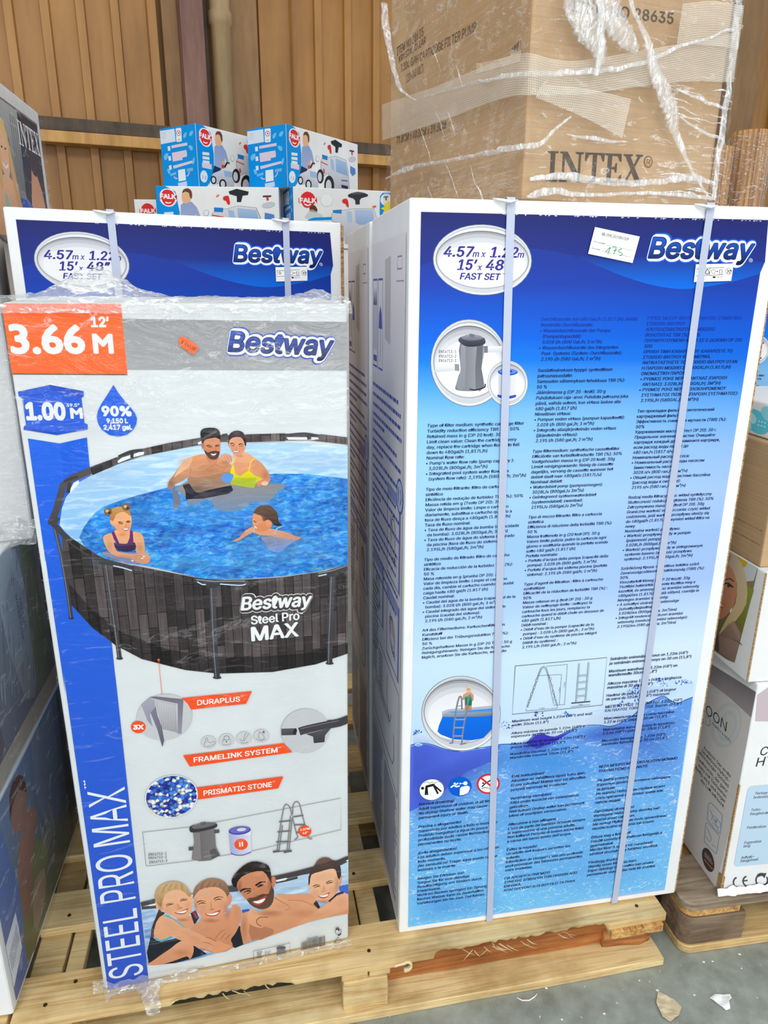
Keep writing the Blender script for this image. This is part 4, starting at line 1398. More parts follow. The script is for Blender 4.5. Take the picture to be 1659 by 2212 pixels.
def side_print(par):
    """left end of a pool carton: handling marks, small print, assembly pictures (all illegible at this angle)"""
    A = Art(((803, 480), (881, 430), (867, 2018), (808, 1768)), PD, PH, left_side(PD))
    A.uvmode = True
    B = (62, 84, 178)
    B2 = (80, 84, 120)
    w, h = PD, PH
    rn_ = random.Random(21)
    A.poly([(.012, .02), (w - .02, .02), (w - .02, h - .05), (.012, h - .05)], ((238, 234, 236), (206, 206, 216)))  # sheet fades greyer downwards: shade between the cartons put in the colour

    def rect(x0, x1, y0, y1, th=.004, c=B):
        A.line([(x0, y0), (x1, y0), (x1, y1), (x0, y1)], th, c, closed=True)
    # arrows and umbrella marks
    for x0 in (.02, .085):
        A.line([(x0, h - .12), (x0 + .055, h - .12)], .004, B); A.line([(x0, h - .295), (x0 + .055, h - .295)], .004, B)
        A.line([(x0, h - .12), (x0, h - .295)], .003, B2); A.line([(x0 + .055, h - .12), (x0 + .055, h - .295)], .003, B2)
    for x in (.036, .058):
        A.line([(x, h - .26), (x, h - .165)], .005, B2); A.poly([(x - .011, h - .17), (x + .011, h - .17), (x, h - .135)], B2)
    A.poly([(.026, h - .285), (.068, h - .285), (.068, h - .272), (.026, h - .272)], B)
    A.poly([(.092, h - .215), (.134, h - .215), (.128, h - .185), (.113, h - .17), (.098, h - .185)], B); A.line([(.113, h - .215), (.113, h - .28)], .003, B2)
    A.poly([(.165, h - .23), (.225, h - .24), (.225, h - .08), (.165, h - .085)], (200, 196, 192))
    rect(.29, .33, h - .105, h - .085, .003, (150, 150, 160)); A.line([(.28, h - .125), (.35, h - .125)], .0025, (170, 170, 175))
    # rows of blurred text
    y = h - .335
    A.lv += 1
    for k in range(17):
        for q in range(rn_.choice([1, 1, 2])):
            x1 = .02 + (w - .055) * (rn_.uniform(.82, 1) if q == 0 else rn_.uniform(.12, .45))
            x = .02
            while x < x1:
                L = rn_.uniform(.008, .03)
                A.line([(x, y), (min(x + L, x1), y)], .0075, B, lv=A.lv)
                x += L + .004
            y -= .0155
        y -= .006
    for k in range(12):
        A.line([(.02, y - .02 - k * .0145), (.02 + rn_.uniform(.05, .09), y - .02 - k * .0145)], .006, B2, lv=A.lv)
    yb = .70

    def pic(x0, x1, y0, y1):
        rect(x0, x1, y0, y1, .004, B2)
        A.poly([(x0, y1 - .022), (x1, y1 - .022), (x1, y1), (x0, y1)], (150, 158, 214)); A.poly([(x1 - .014, y0), (x1, y0), (x1, y1), (x1 - .014, y1)], (120, 132, 206))
        cx, cy = (x0 + x1) / 2 - .005, (y0 + y1) / 2 - .01
        for q in range(4):
            A.line([(cx + (x1 - x0) * .25 * math.cos(a + q) * rn_.uniform(.6, 1), cy + (y1 - y0) * .3 * math.sin(a) * rn_.uniform(.6, 1)) for a in [k * .7 for k in range(9)]], .0022, B2, 2)
    pic(.21, .345, .79, .98)
    A.ell(.335, .985, .032, .034, B); A.ell(.335, .985, .027, .029, (196, 204, 236)); A.line([(.322, .97), (.322, 1.0)], .006, B); A.line([(.34, .97), (.352, .985), (.34, 1.0)], .005, B)
    pic(.03, .165, .63, .775)
    pic(.21, .345, .60, .76)
    rect(.025, .35, .33, .575, .003, B2)
    for q in range(3):
        A.line([(.06, .45 + q * .01), (.25, .44 + q * .01)], .0025, B2)
    A.line([(.05, .44), (.04, .37), (.1, .36), (.29, .37), (.3, .45)], .003, B2, 3)
    A.line([(.22, .55), (.22, .48), (.25, .45), (.27, .48)], .003, B2, 3)
    A.lv += 1
    for k in range(8):
        A.line([(.03, .56 - k * .012), (.08, .56 - k * .012)], .004, B2, lv=A.lv); A.line([(.11, .555 - k * .012), (.16, .555 - k * .012)], .004, B2, lv=A.lv)
    for k in range(26):
        yy = .31 - k * .0105
        A.line([(.025, yy), (.17 - rn_.random() * .03, yy)], .005, (120, 124, 150), lv=A.lv); A.line([(.19, yy), (.35 - rn_.random() * .03, yy)], .005, (120, 124, 150), lv=A.lv)
    return A.emit('side_print', par)


def strap(par, u0, u1, depth, name='strap'):
    """packing band round the carton: up the front, over the top, under the foot"""
    hw = .0070
    y = -.0046
    pr_ = [(0.0 + 0, .004, u1), (y, .004, u1)]
    n = 30
    V, F = [], []
    path = [(.06, -.001, u1)]
    path += [(y, -.0 + .0, u1)]
    for k in range(n + 1):
        t_ = k / n
        path.append((y - .0008 * math.sin(t_ * 19), PH * t_, u1 + (u0 - u1) * t_))
    path += [(y * .6, PH + .004, u0), (.02, PH + .0045, u0), (.10, PH + .0035, u0), (depth - .01, PH + .0035, u0)]
    for a, z_, u_ in path:
        V += [(u_ - hw, a, max(z_, .0012)), (u_ + hw, a, max(z_, .0012))]
    for k in range(len(path) - 1):
        F.append((2 * k, 2 * k + 1, 2 * k + 3, 2 * k + 2))
    o = mesh_obj(name, V, F, 'strap_band', par)
    md = o.modifiers.new('thickness', 'SOLIDIFY')
    md.thickness = .0009
    lip = tube_mesh('strap_lip', [(u0 - .03, -.002, PH + .001), (u0 - .018, -.009, PH - .002), (u0 - .004, -.0095, PH - .004), (u0 + .01, -.008, PH - .001)], [.0012, .0028, .003, .001], 'white_board', o, 8, 1.6)
    return o


def pool_carton(loc, rz, label, straps, side=True, depth=PD, group='tall blue pool cartons', protos={}):
    t_ = thing('pool_carton', loc, rz, label, 'carton', group)
    if not protos:
        protos['body'] = box_mesh('carton_body', 0, PW, 0, PD, 0, PH, 'white_board', t_, .0045, 3)
        protos['front'] = front_print(t_)
        protos['label'] = recycling_label(t_)
        protos['side'] = side_print(t_)
        protos['seam'] = box_mesh('seam_edge', PW - .0012, PW + .0022, .001, .006, .004, PH - .004, 'kraft_edge', t_, .0006, 1, .0006, cuts=12)
    else:
        for k in ('body', 'front', 'label', 'seam') + (('side',) if side else ()):
            c = copy_child(protos[k], t_)
            if k == 'body' and depth != PD:
                c.scale = (1, depth / PD, 1)
    for a, b in straps:
        strap(t_, a, b, depth)
    return t_


A_ = Art(Q1, PW, PH, front)
ub = lambda x, y: A_.P([(x, y)])[0]
S1 = (ub(1098, 462)[0], ub(1058.5, 1995)[0])
S2 = (ub(1530, 462)[0], ub(1325, 1946)[0])
B1 = pool_carton((.038, 1.222, .1445), .173, 'tall blue pool carton with a white price slip, front right on the pine pallet', [S1, S2])
# price slip stuck on the front
sl = Art(Q1, PW, PH, front)
z2 = Z(1240, 460, 3.959)
sl.base = .0036
sl.poly(z2((163, 126), (548, 205), (486, 435), (104, 358)), (252, 253, 252))
K_ = (50, 62, 58)
sl.text('VANK DISTRIBUTION', z2((256, 198))[0], z2((452, 236))[0], 4.6, K_, .02)
sl.text('PARTENAIRE EN DESTOCKAGE', z2((254, 210))[0], z2((440, 245))[0], 2.6, K_, .006)
for dx, dy in ((-7, -7), (7, -7), (-7, 7), (7, 7)):
    sl.ell(*z2((236 + dx, 188 + dy))[0], 1.7, 1.9, K_); sl.ell(*z2((236 + dx, 188 + dy))[0], .9, 1, (252, 253, 252))
sl.text('Prix constaté :', z2((152, 258))[0], z2((256, 278))[0], 3.4, K_, .012)
sl.text('Prix Vank :', z2((138, 316))[0], z2((214, 330))[0], 3.4, K_, .012)
sl.line(z2((262, 280), (488, 328)), .5, K_); sl.line(z2((220, 332), (470, 384)), .5, K_)
GR = (0, 142, 84)
for st in (((254, 345), (278, 316), (296, 300), (284, 330), (272, 362)), ((312, 300), (344, 298), (336, 330), (322, 360)), ((318, 330), (352, 324)), ((394, 312), (370, 322), (368, 340), (392, 350), (396, 366), (372, 372))):
    sl.line(z2(*st), 1.5, GR, 3)
ps = sl.emit('price_slip', B1)
ps['label'] = 'white price slip with green handwriting'

pool_carton((-.034, 1.64, .1445), .173, 'tall pool carton showing only its white end, directly behind the one with the price slip', [S1])
B2 = pool_carton((-.689, 1.388, .1445), .461, 'blue pool carton behind the wrapped orange and grey pool carton', [(.182, .19), (.532, .532)], depth=.20)
box_mesh('corner_flap', PW + .0005, PW + .0045, -.004, .012, .7, PH - .006, 'kraft_edge', B2, .0008, 1, .001, cuts=10)
pool_carton((.86, 2.0, .1445), .173, 'blue pool carton barely showing at the right edge beyond the plain brown carton', [S1])


# ================================================================== the film-wrapped orange, grey and blue pool carton
BW, BH, BD = .501, 1.3309, .25
yaw0, lean0, roll0 = .2482, -.0244, -.0039
M0 = Matrix.Translation((-.5582, 1.0847, .1445)) @ Matrix.Rotation(yaw0, 4, 'Z') @ Matrix.Rotation(-lean0, 4, 'X') @ Matrix.Rotation(-roll0, 4, 'Y')
B0 = thing('pool_carton', None, 0, 'film-wrapped pool carton with orange corner, grey band and a family swimming in a round pool', 'carton', None, M0)
Q0 = ((3, 656), (752, 655), (751, 2030), (224, 2140))
box_mesh('carton_body', 0, BW, 0, BD, 0.002, BH, 'grey_board', B0, .006, 3, .0006, cuts=10)

SK, SKD, SKL = (226, 164, 122), (188, 122, 86), (244, 198, 160)
OR = (255, 100, 30)
BL = (22, 98, 226)
DK = (58, 56, 60)
WH = (240, 244, 246)


def face_marks(A, zz, brows, eyes, nose, mouth, dark=(60, 38, 30), s_=1.0, teeth=True):
    for b in brows:
        A.line(zz(*b), [2.2 * s_, 1.2 * s_], dark, 3)
    for e in eyes:
        A.line(zz(*e), [1.2 * s_, 1.9 * s_, 1.0 * s_], (54, 36, 32), 3)
    A.line(zz(*nose), 1.3 * s_, SKD, 3)
    A.poly(zz(*mouth), (186, 78, 70), sm=3)
    if teeth:
        c = np.mean(np.array(mouth), axis=0)
        A.poly(zz(*[tuple(c + (np.array(q) - c) * (.8, .52) - (0, .6)) for q in mouth]), (252, 250, 246), sm=3)


def front_print_0(par):
    A = Art(Q0, BW, BH, front)
    z5, z6, z3 = Z(0, 800, 2.127), Z(0, 1450, 2.127), Z(0, 420, 1.929)
    zA, zM, zG, zP = Z(0, 640, 4.1475), Z(340, 900, 5.53), Z(180, 1060, 7.541), Z(460, 1060, 5.027)
    zF, zD, zL = Z(280, 1820, 6.381), Z(500, 1820, 6.381), Z(280, 1460, 3.456)
    T = A.text

    def tz(zz, s_, a, b, cap, c, sc, **kw):
        p = zz(a, b)
        T(s_, p[0], p[1], cap / sc, c, **kw)
    # header
    A.poly(zA((1093, 207)) + [(752, 694), (752, 799)] + zA((1140, 662)), ((156, 157, 160), (172, 173, 176)))
    A.poly([(4, 658)] + zA((1086, 72), (1143, 703), (60, 705)), (255, 106, 36))
    A.line(zA((60, 708), (1143, 708)), 1.6, (60, 30, 20))
    q = dict(font='gill', off=.035)
    tz(zA, '3.66', (104, 515), (774, 513), 243, WH, 4.1475, font='gill', off=.036)
    tz(zA, 'M', (840, 511), (1024, 511), 160, WH, 4.1475, font='gill', off=.045)
    tz(zA, '12′', (818, 278), (985, 278), 84, WH, 4.1475, off=.04)
    logo(A, (492, 758), (717, 766), 42, [(.115, (62, 92, 190)), (.078, (246, 249, 252)), (.014, (40, 40, 90))], ((36, 86, 196), (12, 8, 56)), .16, off=.018)
    A.ell(718, 763.5, 3.6, 3.4, (60, 80, 170)); A.ell(718, 763.5, 2.8, 2.7, (220, 224, 230)); T('R', (717, 765), (719.4, 765), 3.2, (60, 80, 170))
    # blue post
    A.poly(z5((130, 318), (275, 340), (400, 312), (413, 450), (480, 1000), (515, 1275), (537, 1489)) + z6((527, 0), (682, 1440), (497, 1478), (290, 0)) + z5((300, 1489)), ((20, 98, 226), (50, 88, 200)))
    A.poly(z5((130, 318), (275, 340), (290, 470), (330, 760), (210, 880)), ((36, 104, 230), (22, 98, 228)))
    A.poly(z5((85, 104), (232, 72), (385, 100), (386, 122), (374, 132), (388, 245), (404, 252), (403, 275), (263, 302), (110, 278), (112, 262), (122, 254), (108, 130), (88, 124)), (24, 92, 222))
    A.poly(z5((85, 104), (232, 72), (236, 98), (104, 132), (88, 124)), (44, 96, 218)); A.poly(z5((232, 72), (385, 100), (386, 122), (376, 128), (236, 98)), (28, 78, 204))
    A.poly(z5((112, 262), (263, 290), (263, 302), (110, 278)), (20, 80, 205)); A.poly(z5((263, 290), (404, 260), (403, 275), (263, 302)), (38, 88, 212))
    for p in (((85, 104), (232, 72), (385, 100)), ((88, 124), (104, 132), (236, 98), (374, 128)), ((104, 132), (122, 252)), ((374, 130), (388, 246))):
        A.line(z5(*p), .7, (20, 60, 160))
    tz(zA, '1.00', (240, 1108), (596, 1106), 138, WH, 4.1475, off=.05)
    tz(zA, 'M', (636, 1100), (748, 1098), 88, WH, 4.1475, font='gill', off=.045)
    tz(zA, '39.5″', (597, 997), (718, 996), 28, WH, 4.1475, off=.03)
    A.poly(zA((1018, 800), (1060, 868), (1110, 930), (1170, 1000), (1210, 1050), (1229, 1100), (1222, 1150), (1192, 1205), (1140, 1245), (1062, 1264), (980, 1248), (912, 1200), (880, 1145), (869, 1085), (880, 1030), (910, 970), (960, 895)), (24, 98, 228))
    tz(zA, '90%', (914, 1074), (1182, 1074), 80, WH, 4.1475, off=.045)
    tz(zA, '9,150 L', (957, 1142), (1150, 1140), 40, WH, 4.1475, off=.04)
    tz(zA, '2,417 gal.', (930, 1200), (1188, 1198), 40, WH, 4.1475, off=.04)
    # standing lettering
    A.lv += 1
    p = z6((655, 1388), (571, 530))
    T('STEEL PRO MAX', p[0], p[1], 152 / 2.127, (238, 242, 246), off=.0, width=None)
    tz(z6, '™', (409, 541), (402, 500), 20, WH, 2.127, off=.01)
    # the round pool
    wall = z5((236, 712), (330, 800), (480, 880), (700, 930), (940, 985), (1150, 985), (1400, 960), (1600, 905), (1600, 1300), (1450, 1350), (1250, 1386), (1000, 1394), (850, 1378), (650, 1328), (530, 1265), (430, 1190), (350, 1105), (306, 1040), (290, 900), (286, 770))
    A.poly(wall, ((150, 148, 150), (196, 192, 194)), 'print_timber')
    A.poly(z5((310, 1060), (420, 1180), (530, 1262), (650, 1326), (850, 1377), (1000, 1394), (1250, 1386), (1450, 1350), (1600, 1300), (1600, 1250), (1400, 1300), (1150, 1318), (960, 1316), (760, 1280), (560, 1206), (420, 1100), (320, 985)), ((104, 102, 104), (120, 118, 120)), 'print_timber')
    for x, y in ((775, 1290), (1300, 1300)):
        A.line(z5((x - 26, y + 30), (x - 30, y - 26), (x + 26, y - 22), (x + 24, y + 34)), 1.6, (36, 34, 36), closed=True)
    liner = z5((275, 715), (285, 640), (305, 585), (360, 520), (450, 470), (540, 432), (700, 388), (900, 348), (1050, 336), (1300, 330), (1600, 347), (1600, 892), (1450, 925), (1300, 945), (1130, 958), (940, 960), (700, 905), (470, 868), (330, 782))
    A.poly(liner, ((176, 214, 244), (96, 176, 238)), 'print_liner')
    A.poly(z5((365, 770), (385, 725), (410, 690), (440, 655), (480, 628), (560, 598), (640, 574), (790, 535), (900, 515), (1000, 500), (1150, 486), (1260, 474), (1400, 474), (1600, 496), (1600, 892), (1450, 925), (1300, 945), (1130, 958), (940, 960), (700, 905), (470, 868), (400, 830)), (255, 255, 255), 'print_water')
    A.softs(z5, 2.127, (1000, 640, 420, 60, (90, 190, 252), .45), (1300, 820, 260, 60, (120, 210, 252), .4), (600, 700, 160, 60, (70, 160, 244), .4), (900, 880, 420, 40, (96, 200, 250), .45), (500, 480, 160, 60, (200, 228, 248), .5, -.4), (1400, 420, 240, 30, (206, 232, 250), .6), (1050, 730, 240, 30, (30, 104, 226), .4))
    # rails and feet
    A.line(z5((240, 700), (262, 640), (292, 530), (330, 500), (440, 455), (540, 418), (640, 382), (780, 350), (900, 330), (1010, 314), (1130, 312), (1300, 306), (1420, 304), (1600, 322)), 15, ((92, 86, 88), (72, 68, 70)), mat='print')
    A.line(z5((420, 470), (540, 418)), 15, (180, 176, 178), mat='print_timber'); A.line(z5((660, 378), (900, 330)), 15, (200, 196, 198), mat='print_timber'); A.line(z5((1130, 312), (1310, 306)), 17, (210, 206, 208), mat='print_timber'); A.line(z5((1470, 308), (1600, 322)), 16, (210, 206, 208), mat='print_timber')
    for p in (((540, 420), (560, 404), (640, 378), (664, 376), (660, 390), (610, 402), (545, 428)), ((908, 334), (925, 325), (955, 322), (950, 334), (912, 342)), ((1316, 306), (1460, 306), (1466, 314), (1440, 318), (1325, 318)), ((318, 560), (340, 520), (362, 508), (366, 520), (320, 572))):
        A.poly(z5(*p), (236, 244, 248))
    for p in (((545, 400), (600, 376), (655, 368)), ((1310, 298), (1400, 290), (1460, 300)), ((1020, 300), (1045, 296)), ((296, 515), (330, 500), (360, 492))):
        A.line(z5(*p), 6, (60, 60, 64), 3)
    A.line(z5((608, 380), (606, 404)), 7, (56, 56, 60)); A.line(z5((1418, 296), (1422, 316)), 9, (56, 56, 60)); A.line(z5((322, 520), (314, 566)), 8, (56, 56, 60))
    A.line(z5((222, 702), (258, 700), (268, 680)), 10, (66, 64, 68))
    for p, wd in ((((252, 720), (285, 860), (312, 1020), (328, 1140)), 8), (((488, 890), (505, 1010), (530, 1180), (549, 1325)), 9.5), (((974, 985), (980, 1160), (986, 1290), (996, 1412)), 12.5), (((1526, 940), (1520, 1090), (1514, 1240), (1513, 1345)), 11.5)):
        A.line(z5(*p), wd, ((74, 74, 80), (56, 56, 60)))
        x, y = z5(p[-1])[0]
        A.ell(x, y, wd * .75, 3, (50, 50, 54))
        A.line([(z5(p[k])[0][0] - wd * .18, z5(p[k])[0][1]) for k in range(4)], 1.5, (128, 128, 134))
    A.line(z5((240, 702), (330, 790), (480, 880), (700, 928), (830, 952), (950, 972), (1120, 974), (1300, 962), (1500, 932), (1600, 900)), 11.5, (66, 64, 66), 2)
    A.line(z5((330, 786), (440, 858)), 10, (150, 146, 148), mat='print_timber'); A.line(z5((610, 908), (890, 962)), 10, (190, 186, 188), mat='print_timber'); A.line(z5((1135, 973), (1300, 962), (1460, 938)), 11, (190, 186, 188), mat='print_timber')
    A.line(z5((900, 962), (980, 970), (1125, 968)), 2, (150, 154, 160)); A.line(z5((1460, 932), (1530, 918), (1600, 893)), 2.4, (130, 132, 138))
    for p in (((905, 972), (930, 985), (945, 984)), ((1010, 982), (1100, 988), (1128, 982)), ((520, 900), (560, 908), (606, 922)), ((1462, 944), (1500, 936))):
        A.line(z5(*p), 2.4, (200, 226, 246), 2)
    A.line(z5((956, 985), (962, 1005)), 8, (56, 56, 60)); A.ell(*z5((974, 990))[0], 15, 5, (58, 58, 62)); A.ell(*z5((1530, 938))[0], 13, 5, (58, 58, 62)); A.ell(*z5((478, 884))[0], 12, 6, (62, 62, 66))
    # maker's mark on the pool wall
    p = zP((296, 1298), (1058, 1246))
    logo(A, p[0], p[1], 140 / 5.027, [(.11, (238, 240, 242)), (.085, (70, 64, 64))], (240, 242, 244), .14, off=.03)
    tz(zP, 'Steel Pro', (410, 1452), (938, 1396), 90, (238, 242, 244), 5.027, off=.025)
    tz(zP, '™', (942, 1352), (975, 1348), 22, (238, 242, 244), 5.027)
    tz(zP, 'MAX', (414, 1634), (932, 1574), 150, (240, 244, 246), 5.027, off=.03)
    # couple
    A.poly(zM((190, 890), (240, 880), (330, 960), (370, 970), (350, 1040), (420, 1060), (620, 985), (690, 1100), (860, 1140), (1040, 1090), (1110, 1020), (1330, 1010), (1430, 900), (1540, 815), (1340, 800), (1180, 780), (900, 790), (700, 780), (380, 760)), ((150, 140, 124), (112, 140, 176)), sm=2)
    A.poly(zM((190, 890), (240, 900), (270, 990), (260, 1080), (190, 1090), (200, 1000), (176, 940)), (120, 120, 140), sm=2)
    A.poly(zM((300, 820), (370, 800), (480, 850), (640, 870), (880, 820), (905, 880), (850, 920), (560, 980), (340, 990), (335, 900)), (30, 28, 48))
    A.poly(zM((160, 880), (125, 860), (130, 790), (200, 690), (300, 560), (360, 500), (480, 462), (555, 450), (640, 500), (740, 490), (850, 545), (885, 600), (870, 660), (880, 780), (600, 880), (460, 900), (380, 790), (380, 715), (300, 770), (215, 810), (200, 850)), ((234, 160, 110), (160, 120, 96)), sm=2)
    A.poly(zM((380, 720), (480, 730), (700, 690), (860, 660), (870, 760), (700, 840), (480, 905), (400, 830), (360, 760)), ((176, 128, 92), (140, 116, 100)), sm=2)
    A.poly(zM((300, 560), (360, 500), (420, 490), (380, 600), (250, 690), (200, 720)), (246, 186, 138), sm=2)
    A.line(zM((380, 710), (400, 640), (385, 600)), 1.8, SKD, 3); A.line(zM((440, 640), (600, 580), (640, 560)), 1.6, (206, 136, 92), 3); A.line(zM((650, 590), (690, 570), (780, 610), (830, 600)), 1.6, (196, 120, 80), 3)
    A.poly(zM((555, 440), (570, 470), (640, 515), (700, 510), (740, 480), (700, 560), (620, 560)), (206, 132, 90))
    A.poly(zM((525, 300), (540, 260), (640, 240), (740, 270), (752, 340), (745, 440), (715, 505), (670, 518), (620, 500), (580, 450), (555, 390), (530, 370)), ((226, 148, 108), (206, 126, 88)), sm=2)
    A.poly(zM((556, 390), (600, 430), (640, 415), (700, 410), (742, 420), (735, 460), (710, 505), (668, 518), (618, 500), (578, 450)), (86, 58, 46), sm=2)
    A.poly(zM((516, 180), (560, 140), (680, 135), (740, 170), (754, 250), (748, 270), (700, 250), (600, 268), (560, 290), (548, 330), (530, 310), (518, 240)), ((40, 36, 38), (18, 16, 18)), sm=2)
    face_marks(A, zM, [((585, 352), (620, 345), (655, 358)), ((690, 350), (720, 340), (750, 342))], [((600, 368), (625, 362), (650, 370)), ((695, 360), (720, 353), (742, 356))], ((690, 360), (695, 400), (670, 408)), ((630, 440), (670, 445), (710, 432), (690, 468), (655, 472)))
    A.softs(zM, 5.53, (330, 560, 90, 90, SKL, .7), (560, 560, 140, 60, (248, 188, 142), .5), (640, 640, 160, 60, (200, 128, 86), .4), (160, 800, 50, 80, (150, 108, 80), .5), (640, 300, 70, 40, (246, 182, 140), .6), (610, 400, 34, 26, (242, 172, 130), .6), (715, 385, 24, 26, (240, 168, 128), .5), (545, 360, 24, 60, (160, 92, 62), .5), (650, 180, 60, 26, (96, 92, 98), .6), (820, 560, 70, 40, (196, 122, 80), .5), (470, 860, 120, 40, (110, 92, 84), .5))
    # woman in yellow
    A.poly(zM((905, 450), (1040, 420), (1150, 485), (1200, 520), (1280, 600), (1345, 710), (1330, 790), (1250, 800), (1210, 840), (1120, 720), (1000, 720), (870, 670), (890, 580), (920, 520)), ((240, 172, 124), (214, 140, 96)), sm=2)
    A.poly(zM((1110, 540), (1200, 520), (1290, 610), (1340, 720), (1270, 760), (1180, 700)), (222, 150, 106), sm=2)
    A.poly(zM((890, 600), (905, 560), (930, 680), (985, 712), (1090, 640), (1160, 700), (1270, 740), (1180, 780), (1150, 850), (1000, 830), (870, 800), (905, 720), (868, 665)), ((250, 226, 20), (186, 200, 20)))
    A.poly(zM((870, 800), (930, 730), (1060, 735), (1180, 730), (1165, 800), (1140, 850), (960, 820)), (176, 192, 28), sm=2)
    A.line(zM((895, 580), (935, 478)), 2.2, (252, 214, 30)); A.line(zM((1095, 640), (1115, 540), (1165, 492)), 2.4, (252, 214, 30), 2)
    A.poly(zM((775, 700), (830, 675), (905, 690), (900, 740), (860, 790), (790, 780), (760, 740)), (92, 152, 226), sm=2)
    A.poly(zM((848, 300), (870, 250), (960, 235), (1040, 260), (1055, 340), (1030, 420), (985, 462), (940, 468), (905, 440), (872, 380), (845, 345)), ((234, 166, 128), (220, 146, 108)), sm=2)
    A.poly(zM((848, 250), (880, 190), (950, 165), (1020, 185), (1054, 250), (1060, 330), (1048, 350), (1030, 290), (990, 245), (900, 250), (862, 290), (850, 340)), ((62, 50, 54), (34, 26, 30)), sm=2)
    face_marks(A, zM, [((870, 325), (900, 318), (925, 335)), ((970, 335), (1000, 322), (1030, 335))], [((880, 345), (905, 345), (920, 352)), ((972, 352), (1000, 348), (1022, 352))], ((940, 350), (945, 388), (925, 392)), ((895, 402), (935, 412), (985, 408), (955, 432), (920, 430)))
    A.poly(zM((755, 470), (800, 445), (850, 450), (895, 480), (885, 545), (860, 545), (840, 520), (800, 530), (765, 500)), (232, 160, 116), sm=2)
    for p in (((800, 480), (830, 540)), ((830, 470), (860, 545)), ((860, 470), (888, 530))):
        A.line(zM(*p), 1.2, (196, 122, 86))
    A.poly(zM((1240, 790), (1290, 765), (1325, 790), (1300, 820), (1250, 815)), (244, 196, 160), sm=2)
    A.softs(zM, 5.53, (950, 285, 60, 36, (252, 198, 160), .7), (900, 370, 30, 26, (248, 186, 150), .6), (1005, 375, 28, 26, (246, 180, 142), .5), (1150, 580, 60, 50, (250, 196, 152), .6), (1290, 700, 60, 80, (190, 120, 84), .5), (960, 570, 80, 40, (246, 184, 138), .5), (950, 200, 40, 22, (130, 116, 124), .6), (985, 470, 50, 22, (186, 114, 76), .5), (1000, 780, 120, 40, (214, 226, 60), .5))
    # girl at the rim
    A.poly(zG((320, 1000), (420, 1010), (600, 1010), (880, 1010), (1000, 1010), (1080, 1050), (1090, 1150), (1040, 1200), (930, 1190), (720, 1190), (520, 1120), (340, 1060)), ((150, 140, 160), (110, 130, 190)), sm=2)
    A.poly(zG((325, 790), (350, 730), (460, 695), (540, 640), (750, 640), (800, 670), (900, 680), (970, 740), (1000, 900), (990, 1010), (860, 1010), (840, 860), (700, 870), (560, 860), (500, 850), (540, 980), (640, 1010), (820, 1040), (1000, 1010), (1085, 1060), (1080, 1160), (1000, 1200), (880, 1170), (760, 1110), (560, 1080), (420, 1000), (360, 900)), ((242, 176, 126), (206, 150, 120)), sm=2)
    A.poly(zG((500, 860), (560, 880), (700, 870), (840, 850), (850, 960), (700, 1000), (600, 980), (530, 950)), (52, 36, 74), sm=2)
    A.poly(zG((460, 690), (500, 662), (560, 800), (590, 868), (640, 880), (720, 860), (755, 770), (760, 650), (805, 660), (820, 860), (700, 900), (560, 890), (500, 800)), ((120, 36, 124), (86, 28, 100)))
    A.poly(zG((440, 500), (470, 330), (600, 280), (740, 330), (785, 440), (785, 560), (750, 660), (690, 698), (610, 690), (540, 630), (500, 580), (450, 550)), ((250, 186, 132), (236, 160, 112)), sm=2)
    A.poly(zG((435, 430), (470, 300), (600, 265), (720, 300), (770, 380), (772, 420), (700, 370), (640, 350), (540, 390), (490, 500), (440, 470)), ((206, 152, 82), (172, 118, 66)), sm=2)
    for x, y in ((405, 348), (700, 275)):
        A.ell(*zG((x, y))[0], 8.5, 8.0, (132, 96, 56)); A.ell(*zG((x - 15, y - 12))[0], 3.6, 3.2, (222, 182, 112)); A.ell(*zG((x + 22, y + 18))[0], 3, 3, (70, 46, 30))
    face_marks(A, zG, [((570, 525), (610, 515), (650, 528)), ((700, 512), (740, 500), (772, 508))], [((580, 548), (615, 540), (645, 548)), ((705, 528), (740, 520), (765, 526))], ((690, 540), (705, 585), (670, 595)), ((632, 620), (680, 622), (745, 600), (720, 650), (670, 655)), s_=1.0)
    for p in (((820, 1090), (900, 1060), (1000, 1090)), ((840, 1130), (900, 1100), (950, 1140)), ((800, 1150), (830, 1130))):
        A.line(zG(*p), 1.2, (190, 124, 92), 2)
    for x, y in ((985, 1075), (960, 1105), (800, 1145)):
        A.ell(*zG((x, y))[0], 2.6, 1.4, (250, 240, 238))
    A.softs(zG, 7.541, (610, 420, 90, 50, (255, 214, 168), .7), (560, 600, 60, 50, (252, 196, 150), .6), (740, 590, 40, 44, (250, 190, 146), .6), (640, 720, 70, 30, (206, 138, 92), .5), (420, 760, 70, 60, (254, 206, 160), .6), (900, 740, 60, 60, (252, 204, 160), .6), (560, 340, 60, 40, (232, 186, 116), .6), (430, 900, 60, 90, (214, 150, 110), .4), (920, 920, 60, 90, (206, 150, 116), .5), (900, 1130, 150, 60, (246, 192, 150), .4), (650, 1100, 200, 40, (170, 150, 170), .5))
    # swimmer
    A.poly(zP((520, 500), (720, 490), (960, 500), (860, 560), (780, 620), (720, 670), (600, 640), (560, 560)), ((150, 146, 160), (110, 150, 214)), sm=2)
    A.poly(zP((215, 540), (290, 500), (350, 430), (440, 385), (520, 390), (690, 420), (800, 450), (900, 490), (965, 505), (880, 530), (740, 510), (640, 490), (500, 480), (430, 450), (330, 510), (260, 550)), ((236, 162, 116), (196, 146, 124)), sm=2)
    A.poly(zP((430, 270), (460, 240), (600, 250), (640, 380), (560, 440), (500, 440), (450, 420), (436, 370), (425, 330)), ((232, 152, 104), (220, 138, 92)), sm=2)
